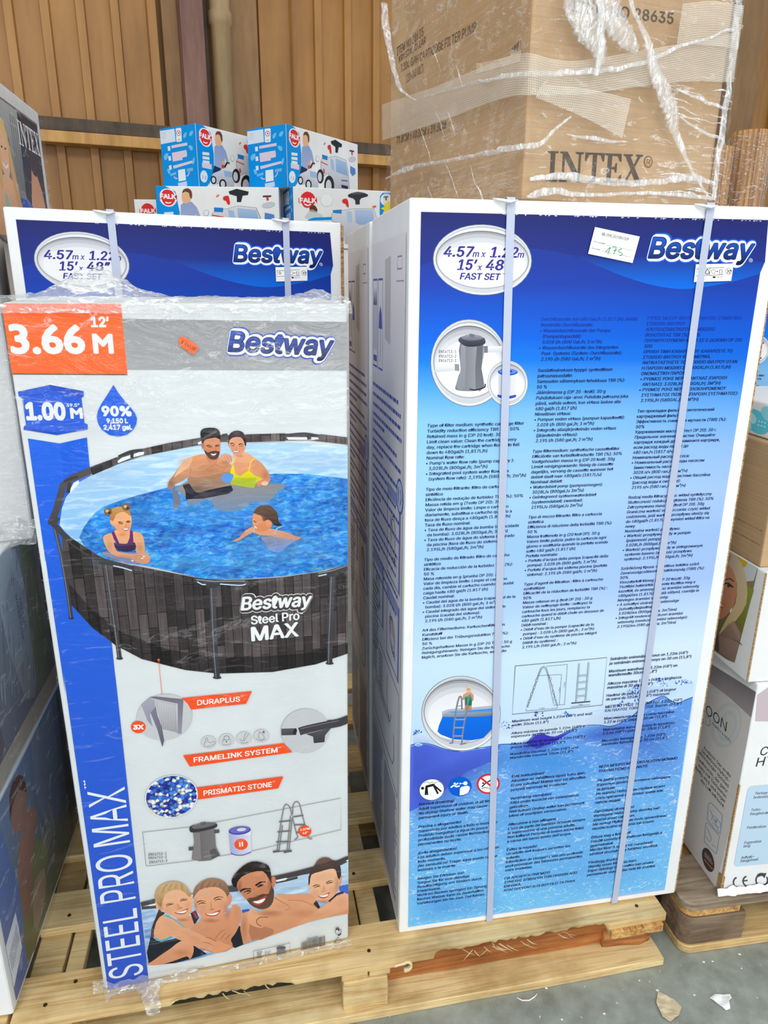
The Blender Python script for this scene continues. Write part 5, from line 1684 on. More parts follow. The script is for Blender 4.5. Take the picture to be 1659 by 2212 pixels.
    A.poly(zP((440, 240), (480, 180), (560, 152), (640, 170), (700, 250), (710, 330), (745, 365), (730, 385), (660, 370), (630, 330), (590, 310), (545, 330), (520, 270)), ((110, 78, 58), (34, 24, 24)), sm=2)
    A.ell(*zP((602, 352))[0], 5, 6.4, (232, 150, 108))
    A.line(zP((440, 325), (470, 342)), 1.5, (60, 36, 28)); A.line(zP((450, 385), (475, 405)), 1.8, (250, 246, 240))
    A.line(zP((670, 470), (690, 410), (738, 385)), 3.2, (120, 206, 214), 2); A.line(zP((440, 460), (450, 400)), 2.2, (120, 206, 214))
    A.lv += 1
    rn_ = random.Random(9)
    for k in range(60):
        x, y = rn_.uniform(360, 480), rn_.uniform(300, 470)
        A.ell(*zP((x - 20, y))[0], rn_.uniform(.3, .9), rn_.uniform(.2, .5), (210, 232, 250), lv=A.lv, n=6)
    A.softs(zP, 5.027, (500, 300, 60, 40, (250, 190, 144), .6), (530, 390, 50, 36, (244, 172, 126), .5), (800, 470, 60, 24, (246, 186, 146), .6), (600, 200, 50, 30, (120, 92, 72), .5), (340, 470, 60, 30, (240, 186, 150), .5), (640, 570, 120, 50, (130, 150, 196), .5))
    # callouts
    A.line(z5((728, 1330), (743, 1489)), 1.0, OR); A.line(zL((226, 0), (240, 135)), 1.0, OR); A.ell(*z5((728, 1330))[0], 2.6, 2.6, OR)
    GC = (200, 203, 206)
    A.ell(*zL((256, 305))[0], 60, 49, GC, -.2)
    A.poly(zL((85, 215), (150, 158), (185, 185), (190, 230), (150, 290), (170, 380), (130, 330)), ((170, 168, 186), (146, 144, 162)), sm=0)
    A.poly(zL((165, 155), (345, 200), (358, 425), (240, 395), (205, 260), (190, 190)), ((196, 196, 200), (140, 140, 146)))
    A.lv += 1
    for k in range(11):
        for j in range(17):
            x, y = 215 + k * 13 + j * .3, 200 + j * 12 + k * 2.8
            A.ell(*zL((x, y))[0], .9, .9, (240, 240, 242), lv=A.lv, n=5)
    A.poly(zL((150, 158), (190, 152), (400, 172), (385, 430), (358, 432), (356, 205), (170, 166)), ((112, 108, 124), (150, 148, 162)))
    A.poly(zL((185, 185), (192, 225), (155, 275), (205, 400), (242, 530), (256, 480), (240, 385), (205, 290)), ((134, 132, 150), (96, 94, 112)))
    A.ell(*zL((64, 380))[0], 16, 13.4, (246, 84, 32)); tz(zL, '3X', (24, 398), (104, 394), 30, (250, 250, 250), 3.456, off=.045)
    A.poly(zL((385, 165), (910, 112), (866, 206), (455, 249), (430, 205)), (250, 84, 32))
    tz(zL, 'DURAPLUS', (502, 217), (822, 187), 36, (250, 250, 250), 3.456, off=.022); tz(zL, '™', (825, 157), (846, 155), 9, WH, 3.456)
    for x, y in ((585, 490), (718, 475), (849, 460), (978, 443)):
        A.ell(*zL((x, y))[0], 16, 13.4, (206, 208, 210), -.2)
    LN = (112, 116, 124)
    A.line(zL((562, 470), (575, 458), (582, 490), (605, 495), (630, 485), (635, 500), (605, 520), (560, 525), (552, 500), (566, 490)), .9, LN, 2, closed=True)
    A.line(zL((690, 478), (748, 470), (752, 505), (693, 514)), 1.0, LN, closed=True); A.line(zL((702, 476), (702, 452), (720, 444), (738, 452), (738, 472)), 1.2, LN, 2); A.ell(*zL((719, 488))[0], 1.6, 2, LN)
    A.line(zL((862, 425), (886, 428), (850, 484), (846, 470)), .9, LN, closed=True); A.line(zL((815, 470), (846, 486)), 1, LN); A.line(zL((820, 492), (850, 500), (882, 490)), .9, LN, 2)
    A.line(zL((965, 412), (958, 450), (970, 472), (992, 470), (1000, 448)), .9, LN, 2, closed=True); A.ell(*zL((996, 416))[0], 2.4, 3, LN); A.line(zL((938, 462), (952, 474), (985, 480), (1015, 466)), .9, LN, 2)
    A.poly(zL((396, 592), (1145, 500), (1212, 566), (446, 674)), (250, 84, 32))
    A.ell(*zL((1305, 405))[0], 52, 47, GC, -.2)
    tz(zL, 'FRAMELINK SYSTEM', (475, 643), (1100, 566), 36, (250, 250, 250), 3.456, off=.022); tz(zL, '™', (1104, 540), (1126, 537), 9, WH, 3.456)
    A.line(zL((1128, 415), (1240, 412)), 14.5, ((96, 92, 100), (62, 60, 66))); A.ell(*zL((1230, 412))[0], 4, 7, (40, 38, 42), .3)
    A.line(zL((1262, 412), (1330, 392), (1480, 360), (1560, 345), (1634, 316)), 17, ((60, 58, 64), (70, 68, 74)), 2)
    A.poly(zL((1310, 430), (1500, 385), (1455, 440), (1450, 490), (1370, 498), (1365, 450)), ((82, 80, 86), (56, 54, 60)))
    A.line(zL((1270, 392), (1340, 375), (1480, 345), (1560, 330)), 2, (112, 110, 116)); A.line(zL((1475, 335), (1500, 330)), 4, (60, 58, 64))
    A.poly(zL((430, 840), (1143, 747), (1104, 836), (500, 920)), (250, 84, 32))
    tz(zL, 'PRISMATIC STONE', (548, 890), (1058, 822), 36, (250, 250, 250), 3.456, off=.022); tz(zL, '™', (1060, 793), (1082, 790), 9, WH, 3.456)
    A.ell(*zL((309, 897))[0], 57.5, 46, (226, 229, 232), -.2); A.ell(*zL((309, 897))[0], 55, 44, (255, 255, 255), -.2, 'print_pebble')
    # equipment
    FR = (120, 118, 112)
    A.line(zL((95, 1163), (460, 1122), (1572, 908), (1572, 1143), (900, 1305), (600, 1350)) + zF((860, 240), (222, 316)), .9, FR); A.line(zL((95, 1163)) + zF((222, 316)), .9, FR)
    A.poly(zL((470, 1160), (478, 1240), (465, 1320), (460, 1365), (520, 1378), (600, 1372), (672, 1335), (640, 1270), (630, 1130)), ((104, 100, 100), (128, 124, 124), 'x'))
    A.poly(zL((470, 1165), (520, 1168), (530, 1370), (462, 1365), (478, 1240)), (134, 130, 130)); A.poly(zL((590, 1300), (630, 1280), (668, 1335), (610, 1360)), (92, 88, 90))
    A.poly(zL((444, 1128), (470, 1110), (560, 1095), (640, 1096), (644, 1125), (560, 1150), (470, 1165), (446, 1155)), (56, 54, 58), sm=2)
    A.poly(zL((462, 1118), (540, 1092), (620, 1092), (636, 1104), (560, 1128), (480, 1138)), (112, 108, 110), sm=2); A.poly(zL((522, 1092), (562, 1086), (564, 1106), (526, 1110)), (84, 82, 86))
    A.poly(zL((625, 1148), (664, 1142), (666, 1166), (628, 1172)), (88, 86, 88)); A.poly(zL((436, 1274), (470, 1270), (472, 1296), (438, 1300)), (88, 86, 88))
    for y, s_ in ((1338, 'EN16713-1'), (1364, 'EN16713-2')):
        tz(zL, s_, (138, y), (272, y - 9), 18, (70, 66, 64), 3.456, off=.01)
    tz(zF, 'EN16713-3', (266, 282), (512, 256), 34, (70, 66, 64), 6.381, off=.01)
    A.poly(zL((738, 1170), (898, 1150), (902, 1305), (880, 1325), (820, 1334), (770, 1330), (750, 1318)), ((176, 180, 220), (240, 240, 250), 'x'))
    A.lv += 1
    for k in range(15):
        A.line(zL((748 + k * 10.5, 1180), (756 + k * 10, 1326)), .6, (150, 154, 206), lv=A.lv)
    A.line(zL((750, 1315), (780, 1330), (840, 1332), (900, 1308)), 2, (86, 82, 170), 2)
    A.ell(*zL((817, 1150))[0], 23.6, 8.6, (72, 66, 164), -.1); A.ell(*zL((817, 1146))[0], 21, 6.6, (112, 108, 200), -.1); A.ell(*zL((830, 1142))[0], 10, 3.6, (212, 218, 226), -.1)
    A.ell(*zL((827, 1252))[0], 14.6, 12, (246, 84, 32)); A.line(zL((817, 1236), (818, 1270)), 3, (248, 246, 240)); A.line(zL((836, 1233), (837, 1267)), 3, (248, 246, 240))
    LC = (128, 126, 124)
    for p in (((1095, 1300), (1120, 1120), (1140, 1010), (1150, 968), (1170, 955), (1195, 985), (1205, 1040)), ((1110, 1302), (1136, 1110)), ((1170, 1298), (1196, 1040)), ((1185, 1296), (1208, 1060)), ((1212, 1030), (1216, 960), (1238, 934), (1262, 950), (1280, 1020), (1304, 1110), (1330, 1205), (1358, 1208)), ((1210, 1050), (1240, 1170), (1250, 1200), (1226, 1218))):
        A.line(zL(*p), 2.0, LC, 3)
    for a, b in (((1110, 1085), (1200, 1075)), ((1098, 1160), (1192, 1152)), ((1088, 1235), (1184, 1230)), ((1214, 1048), (1292, 1036)), ((1220, 1108), (1306, 1104)), ((1236, 1165), (1300, 1160))):
        A.line(zL(a, b), 2.6, (112, 110, 108))
    A.line(zL((1064, 1308), (1115, 1302)), 4, (100, 98, 96)); A.line(zL((1145, 1312), (1205, 1300)), 4, (100, 98, 96)); A.line(zL((1100, 1306), (1190, 1298)), 2, (100, 98, 96))
    A.ell(*zL((1302, 1154))[0], 14, 11.8, (246, 84, 32)); tz(zL, '1.07M', (1268, 1152), (1340, 1140), 15, (250, 250, 250), 3.456, off=.03); tz(zL, '42″', (1284, 1176), (1326, 1170), 14, (250, 250, 250), 3.456, off=.03)
    # family photograph
    bot = smooth_pts(zF((240, 1672), (420, 1668), (640, 1640), (900, 1590), (1200, 1505), (1440, 1430), (1659, 1365)) + zD((300, 1350), (560, 1260), (800, 1170), (1040, 1085), (1300, 1020), (1605, 965)), 3, False)
    bot = [tuple(q_) for q_ in bot]
    pool = zF((150, 835), (330, 780), (700, 720), (1350, 640), (1480, 650)) + zD((580, 520), (760, 470), (1050, 420), (1500, 300), (1608, 250), (1605, 965))
    A.poly(pool + bot[::-1], ((190, 216, 238), (104, 156, 206)), 'print_liner')
    A.poly(zF((160, 920), (300, 900), (420, 1000), (330, 1300), (210, 1340), (190, 1120)), ((160, 196, 228), (86, 130, 200)), 'print_liner')
    for p in (((1540, 920), (1659, 905), (1659, 960), (1545, 965)),):
        A.poly(zF(*p), (44, 100, 206))
    A.poly(zD((130, 915), (230, 900), (210, 965), (140, 968)), (44, 100, 206)); A.poly(zD((1460, 590), (1600, 560), (1600, 700), (1480, 660)), (64, 112, 206), sm=0)
    A.line(zF((150, 842), (240, 820), (350, 792)), 9, (80, 72, 74)); A.line(zF((160, 890), (360, 872)), 7, (84, 78, 80)); A.poly(zF((250, 846), (360, 828), (364, 850), (270, 862)), (236, 242, 244))
    A.line(zF((1340, 620), (1470, 598)), 8, (78, 74, 78)); A.line(zF((1350, 650), (1480, 640)), 7, (78, 74, 78))
    A.line(zD((560, 490), (700, 462), (880, 420), (1100, 362), (1480, 262), (1608, 205)), 11, (72, 66, 68)); A.line(zD((600, 540), (740, 510), (900, 470)), 5, (70, 66, 68)); A.poly(zD((600, 505), (740, 475), (760, 480), (730, 505), (610, 530)), (236, 242, 246)); A.poly(zD((1560, 240), (1604, 220), (1604, 248)), (236, 242, 246))
    # dark swimwear and hair behind
    A.poly(zF((290, 1250), (330, 1310), (420, 1350), (660, 1300), (900, 1420), (1060, 1520), (860, 1580), (620, 1645), (260, 1672), (230, 1500)), ((26, 34, 40), (22, 30, 46)))
    A.poly(zF((1490, 1120), (1540, 1180), (1560, 1390), (1440, 1440), (1380, 1400), (1390, 1280)), (22, 34, 42)); A.poly(zF((400, 900), (430, 940), (480, 960), (360, 1080), (330, 1280), (285, 1280), (300, 1150), (360, 1000)), (70, 52, 44), sm=2)
    # mother
    A.poly(zF((820, 1180), (960, 1060), (1000, 1010), (1330, 960), (1400, 850), (1480, 850), (1535, 950), (1490, 1150), (1430, 1260), (1380, 1330), (1410, 1435), (1180, 1510), (900, 1400)), ((226, 160, 120), (206, 136, 98)), sm=2)
    A.poly(zF((870, 760), (900, 610), (980, 545), (1100, 520), (1240, 540), (1330, 620), (1360, 760), (1340, 870), (1280, 980), (1180, 1060), (1090, 1078), (1000, 1030), (930, 950), (890, 860)), ((240, 182, 142), (226, 156, 114)), sm=2)
    A.poly(zF((860, 760), (880, 640), (940, 560), (1060, 490), (1180, 485), (1300, 530), (1360, 640), (1366, 740), (1340, 760), (1310, 680), (1220, 610), (1100, 600), (960, 640), (890, 720)), ((170, 128, 100), (120, 84, 66)), sm=2)
    A.poly(zF((1340, 720), (1390, 700), (1398, 790), (1360, 850), (1340, 800)), (222, 150, 114), sm=2)
    face_marks(A, zF, [((920, 812), (970, 790), (1040, 800)), ((1150, 768), (1210, 735), (1280, 742))], [((935, 838), (985, 818), (1040, 828)), ((1165, 790), (1210, 768), (1262, 772))], ((1110, 800), (1120, 900), (1150, 905), (1090, 915)), ((1030, 965), (1110, 965), (1240, 915), (1200, 985), (1120, 1005), (1060, 990)), (110, 74, 56), 1.1)
    # small girl
    A.poly(zF((440, 990), (560, 1000), (700, 1100), (800, 1170), (1000, 1270), (1130, 1330), (1260, 1410), (1200, 1510), (1060, 1480), (960, 1440), (840, 1390), (640, 1310), (560, 1270), (420, 1330), (330, 1290), (340, 1150), (380, 1050)), ((236, 176, 136), (222, 156, 114)), sm=2)
    A.poly(zF((640, 1000), (840, 1000), (880, 1100), (800, 1170), (700, 1100)), (226, 160, 120), sm=2)
    A.poly(zF((450, 990), (520, 985), (640, 1060), (760, 1150), (740, 1160), (600, 1050)), (110, 178, 190)); A.poly(zF((330, 1285), (430, 1330), (560, 1275), (600, 1290), (430, 1355), (350, 1330)), (96, 170, 186)); A.poly(zF((830, 960), (900, 920), (960, 1050), (880, 1110)), (40, 40, 50)); A.poly(zF((840, 930), (900, 960), (940, 1020), (910, 1040)), (170, 60, 84)); A.poly(zF((910, 1080), (955, 1010), (968, 1050), (930, 1090)), (150, 200, 226))
    A.poly(zF((360, 880), (350, 740), (420, 610), (540, 540), (660, 540), (780, 600), (850, 740), (860, 860), (830, 960), (760, 1020), (690, 1038), (600, 1010), (520, 960), (440, 920)), ((246, 194, 152), (236, 170, 126)), sm=2)
    A.poly(zF((338, 720), (380, 610), (480, 545), (600, 520), (720, 550), (800, 640), (840, 720), (800, 730), (720, 650), (600, 640), (480, 700), (430, 860), (390, 850), (350, 790)), ((212, 176, 122), (176, 136, 94)), sm=2)
    face_marks(A, zF, [((490, 850), (540, 825), (600, 822)), ((690, 782), (730, 762), (790, 760))], [((500, 868), (545, 842), (600, 838)), ((690, 798), (735, 780), (790, 776))], ((650, 830), (680, 890), (720, 880), (640, 905)), ((605, 950), (690, 938), (800, 890), (760, 960), (690, 975)), (150, 104, 76), 1.0)
    A.poly(zF((240, 1668), (330, 1600), (560, 1440), (700, 1340), (840, 1370), (875, 1440), (860, 1530), (820, 1590), (780, 1550), (640, 1600), (480, 1650), (360, 1670)), ((232, 170, 130), (216, 146, 104)), sm=2)
    A.poly(zF((960, 1440), (1100, 1440), (1180, 1330), (1290, 1370), (1400, 1420), (1180, 1510)), (226, 158, 116), sm=2)
    for p in (((1040, 1290), (1120, 1310), (1190, 1350)), ((1000, 1360), (1080, 1370), (1150, 1410)), ((1170, 1310), (1240, 1220), (1300, 1190)), ((1250, 1310), (1320, 1220)), ((1310, 1320), (1380, 1240)), ((960, 1450), (1050, 1460), (1130, 1500))):
        A.line(zF(*p), 1.2, (176, 106, 74), 2)
    # father
    A.poly(zD((130, 960), (230, 930), (400, 930), (560, 780), (620, 690), (760, 700), (1060, 690), (1120, 720), (1190, 830), (1210, 900), (1600, 760), (1600, 965), (1300, 1020), (1040, 1085), (800, 1170), (560, 1260), (270, 1340), (150, 1385), (110, 1180)), ((234, 172, 130), (212, 146, 104)))
    A.poly(zD((620, 690), (760, 702), (1060, 690), (1120, 740), (1000, 800), (760, 770), (660, 740)), (226, 160, 118), sm=2)
    A.poly(zD((240, 1100), (420, 1140), (560, 1180), (540, 1260), (270, 1340)), (186, 124, 90), sm=2)
    A.line(zD((580, 740), (640, 780), (800, 880), (720, 920)), 1.8, (190, 122, 84), 3); A.line(zD((760, 780), (960, 790), (1130, 860), (1190, 900)), 1.4, (190, 122, 84), 3)
    A.poly(zD((60, 560), (150, 440), (360, 370), (480, 410), (545, 540), (575, 680), (560, 800), (500, 880), (400, 905), (320, 880), (220, 800), (130, 700), (80, 620)), ((218, 146, 106), (196, 124, 86)), sm=2)
    A.poly(zD((200, 760), (300, 740), (420, 690), (500, 690), (545, 560), (575, 660), (560, 800), (500, 880), (400, 908), (310, 880), (240, 830)), ((84, 58, 46), (100, 72, 58)), sm=2)
    A.poly(zD((20, 590), (-10, 520), (30, 430), (150, 310), (280, 250), (400, 262), (500, 310), (530, 400), (545, 560), (500, 480), (420, 380), (260, 400), (130, 460), (70, 540), (60, 600)), ((40, 30, 26), (22, 16, 16)), sm=2)
    A.poly(zD((540, 470), (590, 460), (598, 550), (560, 620), (545, 560)), (208, 134, 98), sm=2)
    face_marks(A, zD, [((105, 660), (170, 625), (260, 625)), ((320, 580), (390, 535), (460, 528))], [((160, 675), (210, 650), (260, 655)), ((345, 600), (390, 572), (435, 570))], ((300, 620), (310, 710), (350, 715), (270, 740)), ((270, 800), (350, 780), (470, 715), (440, 800), (370, 850), (310, 840)), (44, 30, 26), 1.9)
    A.poly(zD((230, 1090), (215, 960), (280, 890), (400, 990), (500, 1010), (480, 1030), (380, 1020), (330, 1060), (345, 1110), (430, 1140), (395, 1165), (300, 1140)), ((238, 178, 138), (226, 158, 118)), sm=2)
    A.line(zD((330, 1060), (380, 1015), (490, 1018)), 1.6, (110, 70, 56), 2); A.line(zD((330, 1060), (345, 1110), (400, 1140)), 1.4, (120, 78, 62), 2)
    # older girl
    A.poly(zD((880, 1110), (1080, 980), (1250, 860), (1330, 790), (1480, 690), (1560, 680), (1600, 760), (1600, 900), (1400, 970), (1200, 1040), (1000, 1090)), ((240, 184, 144), (226, 160, 120)), sm=2)
    A.poly(zD((1115, 830), (1160, 780), (1210, 880), (1185, 900)), (30, 40, 54)); A.line(zD((1330, 800), (1440, 700), (1530, 672)), 4, (50, 34, 60), 2); A.line(zD((1450, 715), (1540, 685)), 1.6, (230, 110, 130))
    A.poly(zD((1050, 600), (1060, 460), (1120, 380), (1300, 320), (1440, 350), (1480, 480), (1470, 600), (1400, 720), (1300, 795), (1220, 800), (1130, 740), (1070, 680)), ((246, 196, 156), (236, 172, 130)), sm=2)
    A.poly(zD((1052, 580), (1050, 460), (1110, 330), (1200, 250), (1350, 225), (1460, 260), (1497, 360), (1490, 490), (1450, 470), (1420, 360), (1340, 350), (1200, 390), (1090, 430), (1068, 540)), ((84, 66, 60), (48, 40, 42)), sm=2)
    A.poly(zD((1150, 275), (1200, 215), (1290, 190), (1370, 222), (1300, 260), (1200, 290)), (112, 84, 72), sm=2); A.poly(zD((1480, 470), (1520, 440), (1500, 540), (1470, 590)), (226, 160, 120))
    face_marks(A, zD, [((1110, 590), (1160, 568), (1210, 575)), ((1290, 545), (1340, 515), (1390, 518))], [((1130, 612), (1170, 590), (1210, 592)), ((1300, 560), (1345, 538), (1385, 538))], ((1250, 580), (1270, 650), (1230, 665)), ((1175, 720), (1250, 710), (1340, 670), (1310, 735), (1240, 755)), (120, 84, 66), 1.1)
    A.softs(zF, 6.381, (560, 700, 150, 60, (255, 222, 186), .7), (530, 920, 60, 60, (250, 196, 158), .6), (790, 850, 46, 60, (250, 196, 158), .6), (640, 870, 60, 40, (250, 190, 150), .5), (420, 860, 40, 90, (190, 122, 84), .5), (1080, 690, 150, 60, (253, 208, 170), .7), (990, 900, 60, 60, (248, 190, 150), .6), (1270, 850, 60, 60, (246, 184, 146), .6), (1110, 1060, 110, 30, (176, 108, 74), .6), (900, 880, 30, 140, (190, 120, 84), .5), (1330, 930, 50, 120, (186, 112, 78), .5), (720, 1050, 90, 24, (196, 124, 86), .6), (540, 1120, 120, 60, (252, 204, 166), .6, .5), (850, 1290, 150, 40, (246, 190, 150), .6, .5), (480, 1560, 160, 60, (246, 192, 152), .6, -.6), (760, 1450, 60, 60, (250, 202, 164), .6), (1470, 960, 50, 110, (240, 178, 138), .6), (1300, 1210, 90, 40, (244, 186, 146), .5, -.5), (1010, 1180, 110, 50, (244, 188, 148), .5), (590, 570, 120, 30, (236, 206, 156), .6), (1120, 540, 130, 36, (206, 164, 132), .6), (700, 1500, 120, 50, (190, 122, 84), .4))
    for k in range(9):
        A.line(zF((930 + k * 44, 640 - k * 8), (960 + k * 40, 560 - abs(k - 4) * 4), (1010 + k * 34, 512 + k * 5)), .7, [(196, 156, 126), (110, 78, 62)][k % 2], 3)
        A.line(zF((400 + k * 46, 700 - k * 18 if k < 5 else 620 + (k - 5) * 22), (430 + k * 40, 610 - 6 * k), (480 + k * 32, 560 - k)), .7, [(238, 210, 162), (160, 122, 82)][k % 2], 3)
    A.softs(zD, 6.381, (270, 500, 140, 60, (244, 176, 134), .7, -.3), (190, 720, 60, 60, (238, 168, 128), .6), (450, 640, 60, 60, (236, 164, 124), .6), (310, 690, 40, 50, (240, 172, 130), .6), (100, 600, 40, 110, (150, 88, 58), .6), (520, 560, 36, 120, (150, 90, 62), .5), (350, 300, 140, 40, (92, 78, 70), .6), (760, 860, 180, 60, (246, 190, 148), .6), (520, 960, 180, 50, (184, 116, 80), .6), (960, 960, 200, 60, (226, 158, 118), .5), (640, 1120, 240, 60, (246, 188, 148), .5, -.2), (320, 930, 60, 40, (248, 196, 158), .6), (160, 1150, 50, 180, (190, 122, 86), .5), (1250, 460, 150, 60, (254, 214, 178), .7, -.15), (1140, 690, 60, 60, (250, 196, 160), .6), (1390, 640, 60, 60, (248, 192, 154), .6), (1260, 640, 50, 40, (250, 200, 164), .6), (1250, 800, 110, 26, (190, 122, 86), .6), (1440, 560, 40, 120, (190, 122, 88), .5), (1500, 800, 110, 70, (248, 198, 160), .6), (1200, 980, 180, 40, (246, 192, 152), .5, -.3), (1280, 300, 140, 34, (120, 100, 92), .6), (800, 610, 260, 30, (180, 210, 232), .5))
    A.line(zD((205, 690), (260, 660)), 1.2, (40, 26, 22)); A.line(zD((360, 598), (420, 574)), 1.2, (40, 26, 22))
    # foot of the sheet
    DG = (92, 88, 84)
    tz(zF, 'AT4s5109', (786, 1760), (1012, 1708), 30, (150, 146, 140), 6.381, off=.0)
    tz(zF, 'EN16582-1; EN16582-3', (340, 1912), (932, 1790), 34, (140, 134, 126), 6.381, off=.01)
    tz(zF, 'EN16582-1: BS EN16582-3', (460, 1935), (1118, 1795), 34, (140, 134, 126), 6.381, off=.01)
    A.line(zD((300, 1668), (290, 1476), (795, 1366), (796, 1556)), .9, DG)
    A.line(zD((345, 1490), (405, 1480), (385, 1535), (352, 1540)), .9, DG, closed=True); A.line(zD((340, 1495), (400, 1540)), .8, DG); A.line(zD((405, 1485), (345, 1540)), .8, DG); A.line(zD((336, 1566), (402, 1552)), 1.6, DG)
    tz(zD, 'EAC', (452, 1538), (532, 1522), 48, DG, 6.381, off=.0)
    tz(zD, 'CE', (316, 1642), (424, 1630), 38, DG, 6.381, off=.0)
    tz(zD, 'UK', (455, 1605), (525, 1590), 26, DG, 6.381, off=.0); tz(zD, 'CA', (476, 1624), (535, 1610), 18, DG, 6.381, off=.0)
    A.poly(zD((612, 1440), (730, 1420), (722, 1490), (735, 1535), (640, 1562), (606, 1550), (622, 1500)), (128, 124, 122)); A.poly(zD((606, 1436), (650, 1416), (728, 1418), (726, 1436), (630, 1456)), (92, 90, 92), sm=2)
    A.lv += 1
    x = 948
    rn_ = random.Random(4)
    while x < 1270:
        w_ = rn_.choice([1, 1, 2, 2.6]) * 4.5
        y0, y1 = 1360 - (x - 948) * .29, 1500 - (x - 948) * .27
        A.poly(zD((x, y0), (x + w_, y0 - w_ * .29), (x + w_ + 2, y1 - w_ * .27), (x + 2, y1)), (112, 104, 92), lv=A.lv)
        x += w_ + rn_.choice([3, 5, 8])
    tz(zD, '#5614X', (1024, 1328), (1175, 1288), 24, (60, 56, 52), 6.381, off=.02)
    for a0, a1, r_ in ((2.2, 4.9, 7.4), (-.9, 1.8, 7.4)):
        cx, cy = zD((1458, 1210))[0]
        A.line([(cx + r_ * .85 * math.cos(a0 + (a1 - a0) * k / 8), cy + r_ * math.sin(a0 + (a1 - a0) * k / 8)) for k in range(9)], [1, 3.2], (60, 58, 56))
    A.poly(zD((1440, 1185), (1475, 1165), (1470, 1205)), (60, 58, 56))
    A.line(zD((1400, 1365), (1458, 1285), (1508, 1340)), 1.4, DG, closed=True)
    return A.emit('front_print', par)


front_print_0(B0)
# orange price tag
A = Art(Q0, BW, BH, front)
A.base = .0042
z3 = Z(0, 420, 1.929)
A.poly(z3((745, 600), (765, 591), (825, 629), (824, 650), (803, 668), (748, 628)), (255, 110, 44))
p = z3((754, 618), (812, 652))
A.text('€ 110,00', p[0], p[1], 8, (110, 20, 0), .02)
o_ = A.emit('price_tag', B0)
o_['label'] = 'orange price tag'


# the film round the carton: a taut sheet over the front and a crumpled gather on the top
def film_front(z0_, z1_, mat, k_, off):
    nx, nz = 60, int(90 * (z1_ - z0_) / BH) + 8
    V, F = [], []
    for j in range(nz + 1):
        for i in range(nx + 1):
            x, z_ = i / nx * BW, z0_ + (z1_ - z0_) * j / nz
            d = noise.noise(Vector((x * 9 + z_ * 3, z_ * 22 - x * 6, 3))) * .0022 * k_ + noise.noise(Vector((x * 40, z_ * 70, 9))) * .0008 * k_
            V.append((x, -off + d * .8, z_))
    for j in range(nz):
        for i in range(nx):
            a = j * (nx + 1) + i
            F.append((a, a + 1, a + nx + 2, a + nx + 1))
    return mesh_obj('wrap_film', V, F, mat, B0, smooth=True)


film_front(0, BH * .865, 'taut_film', .7, .0066)
film_front(BH * .86, BH, 'stretch_film', 1.5, .0085)



def film_top():
    nx, ny = 120, 22
    V, F = [], []
    for j in range(ny + 1):
        for i in range(nx + 1):
            u_, t_ = i / nx, j / ny
            x = -.006 + u_ * (BW + .012)
            # height profile: low roll along the edge with a peak on the left
            peak = .040 * math.exp(-((u_ - .255) / .11) ** 2) + .012 * math.exp(-((u_ - .9) / .06) ** 2) + .006
            prof = math.sin(math.pi * min(1, max(0, t_ * 1.1))) if t_ > .15 else t_ / .15 * .45
            cr = noise.noise(Vector((x * 45, t_ * 5, 2))) * .5 + noise.noise(Vector((x * 110, t_ * 9, 7))) * .3
            y = -.009 + t_ * .10
            z_ = BH - .016 * (1 - min(1, t_ / .12)) + peak * max(0, prof) * (1 + .5 * cr) + .003 * cr + .002
            if t_ > .12:
                z_ = max(z_, BH + .0012)
            V.append((x, y + .004 * cr, z_))
    for j in range(ny):
        for i in range(nx):
            a = j * (nx + 1) + i
            F.append((a, a + 1, a + nx + 2, a + nx + 1))
    return mesh_obj('film_gather', V, F, 'crumpled_film', B0)


film_top()


def film_foot():
    """torn crumpled film along the foot of the carton"""
    rn_ = random.Random(8)
    nx = 160
    V, F = [], []
    for i in range(nx + 1):
        u_ = i / nx
        x = -.02 + u_ * (BW + .024)
        am = 1.5 if u_ < .35 else .7
        n0 = noise.noise(Vector((x * 60, 1, 4)))
        n1 = noise.noise(Vector((x * 130, 5, 4)))
        hf = 1 if u_ < .3 else max(.36, 1 - (u_ - .3) * 5)
        rows_ = [(-.0098 + .001 * n1, (.028 + .01 * n0) * hf), (-.0105 - .004 * am * abs(n0), (.014 + .004 * n1) * hf), (-.014 - .008 * am * abs(n1), .005 + .004 * abs(n0)), (-.018 - .014 * am * max(0, n0 + .2 * n1), .0035 + .006 * abs(n1))]
        if u_ < .05:
            rows_ = [(a + .012, b) for a, b in rows_]
        for a, b in rows_:
            V.append((x, a, max(b, .0032)))
    for i in range(nx):
        for k in range(3):
            F.append((i * 4 + k, i * 4 + k + 1, (i + 1) * 4 + k + 1, (i + 1) * 4 + k))
    o = mesh_obj('film_fringe', V, F, 'crumpled_film', B0)
    Vt, Ft = [], []
    for k in range(11):
        t_ = k / 10
        wv = .024 * (1 - .5 * t_)
        for q_, s_ in enumerate((-1, -.4, .3, 1)):
            wob = .006 * noise.noise(Vector((s_ * 3, t_ * 5, 1)))
            Vt.append((.085 + s_ * wv + .012 * t_ + wob, -.010 - .058 * t_ + wob, .0085 + .003 * abs(s_) - (0 if t_ < .82 else .1 * (t_ - .82))))
    for k in range(10):
        for q_ in range(3):
            Ft.append((k * 4 + q_, k * 4 + q_ + 1, k * 4 + q_ + 5, k * 4 + q_ + 4))
    mesh_obj('film_flap', Vt, Ft, 'crumpled_film', B0)
    return o


film_foot()
def proj_pt(P):
    P = Vector(P) - Vector((0, 0, CAMH))
    w_ = P.dot(fw)
    return (829.5 + FPX * P.dot(r2) / w_, 1106 - FPX * P.dot(u2) / w_)


def face_quad(o, pts):
    bpy.context.view_layer.update()
    return [proj_pt(o.matrix_world @ Vector(q_)) for q_ in pts]





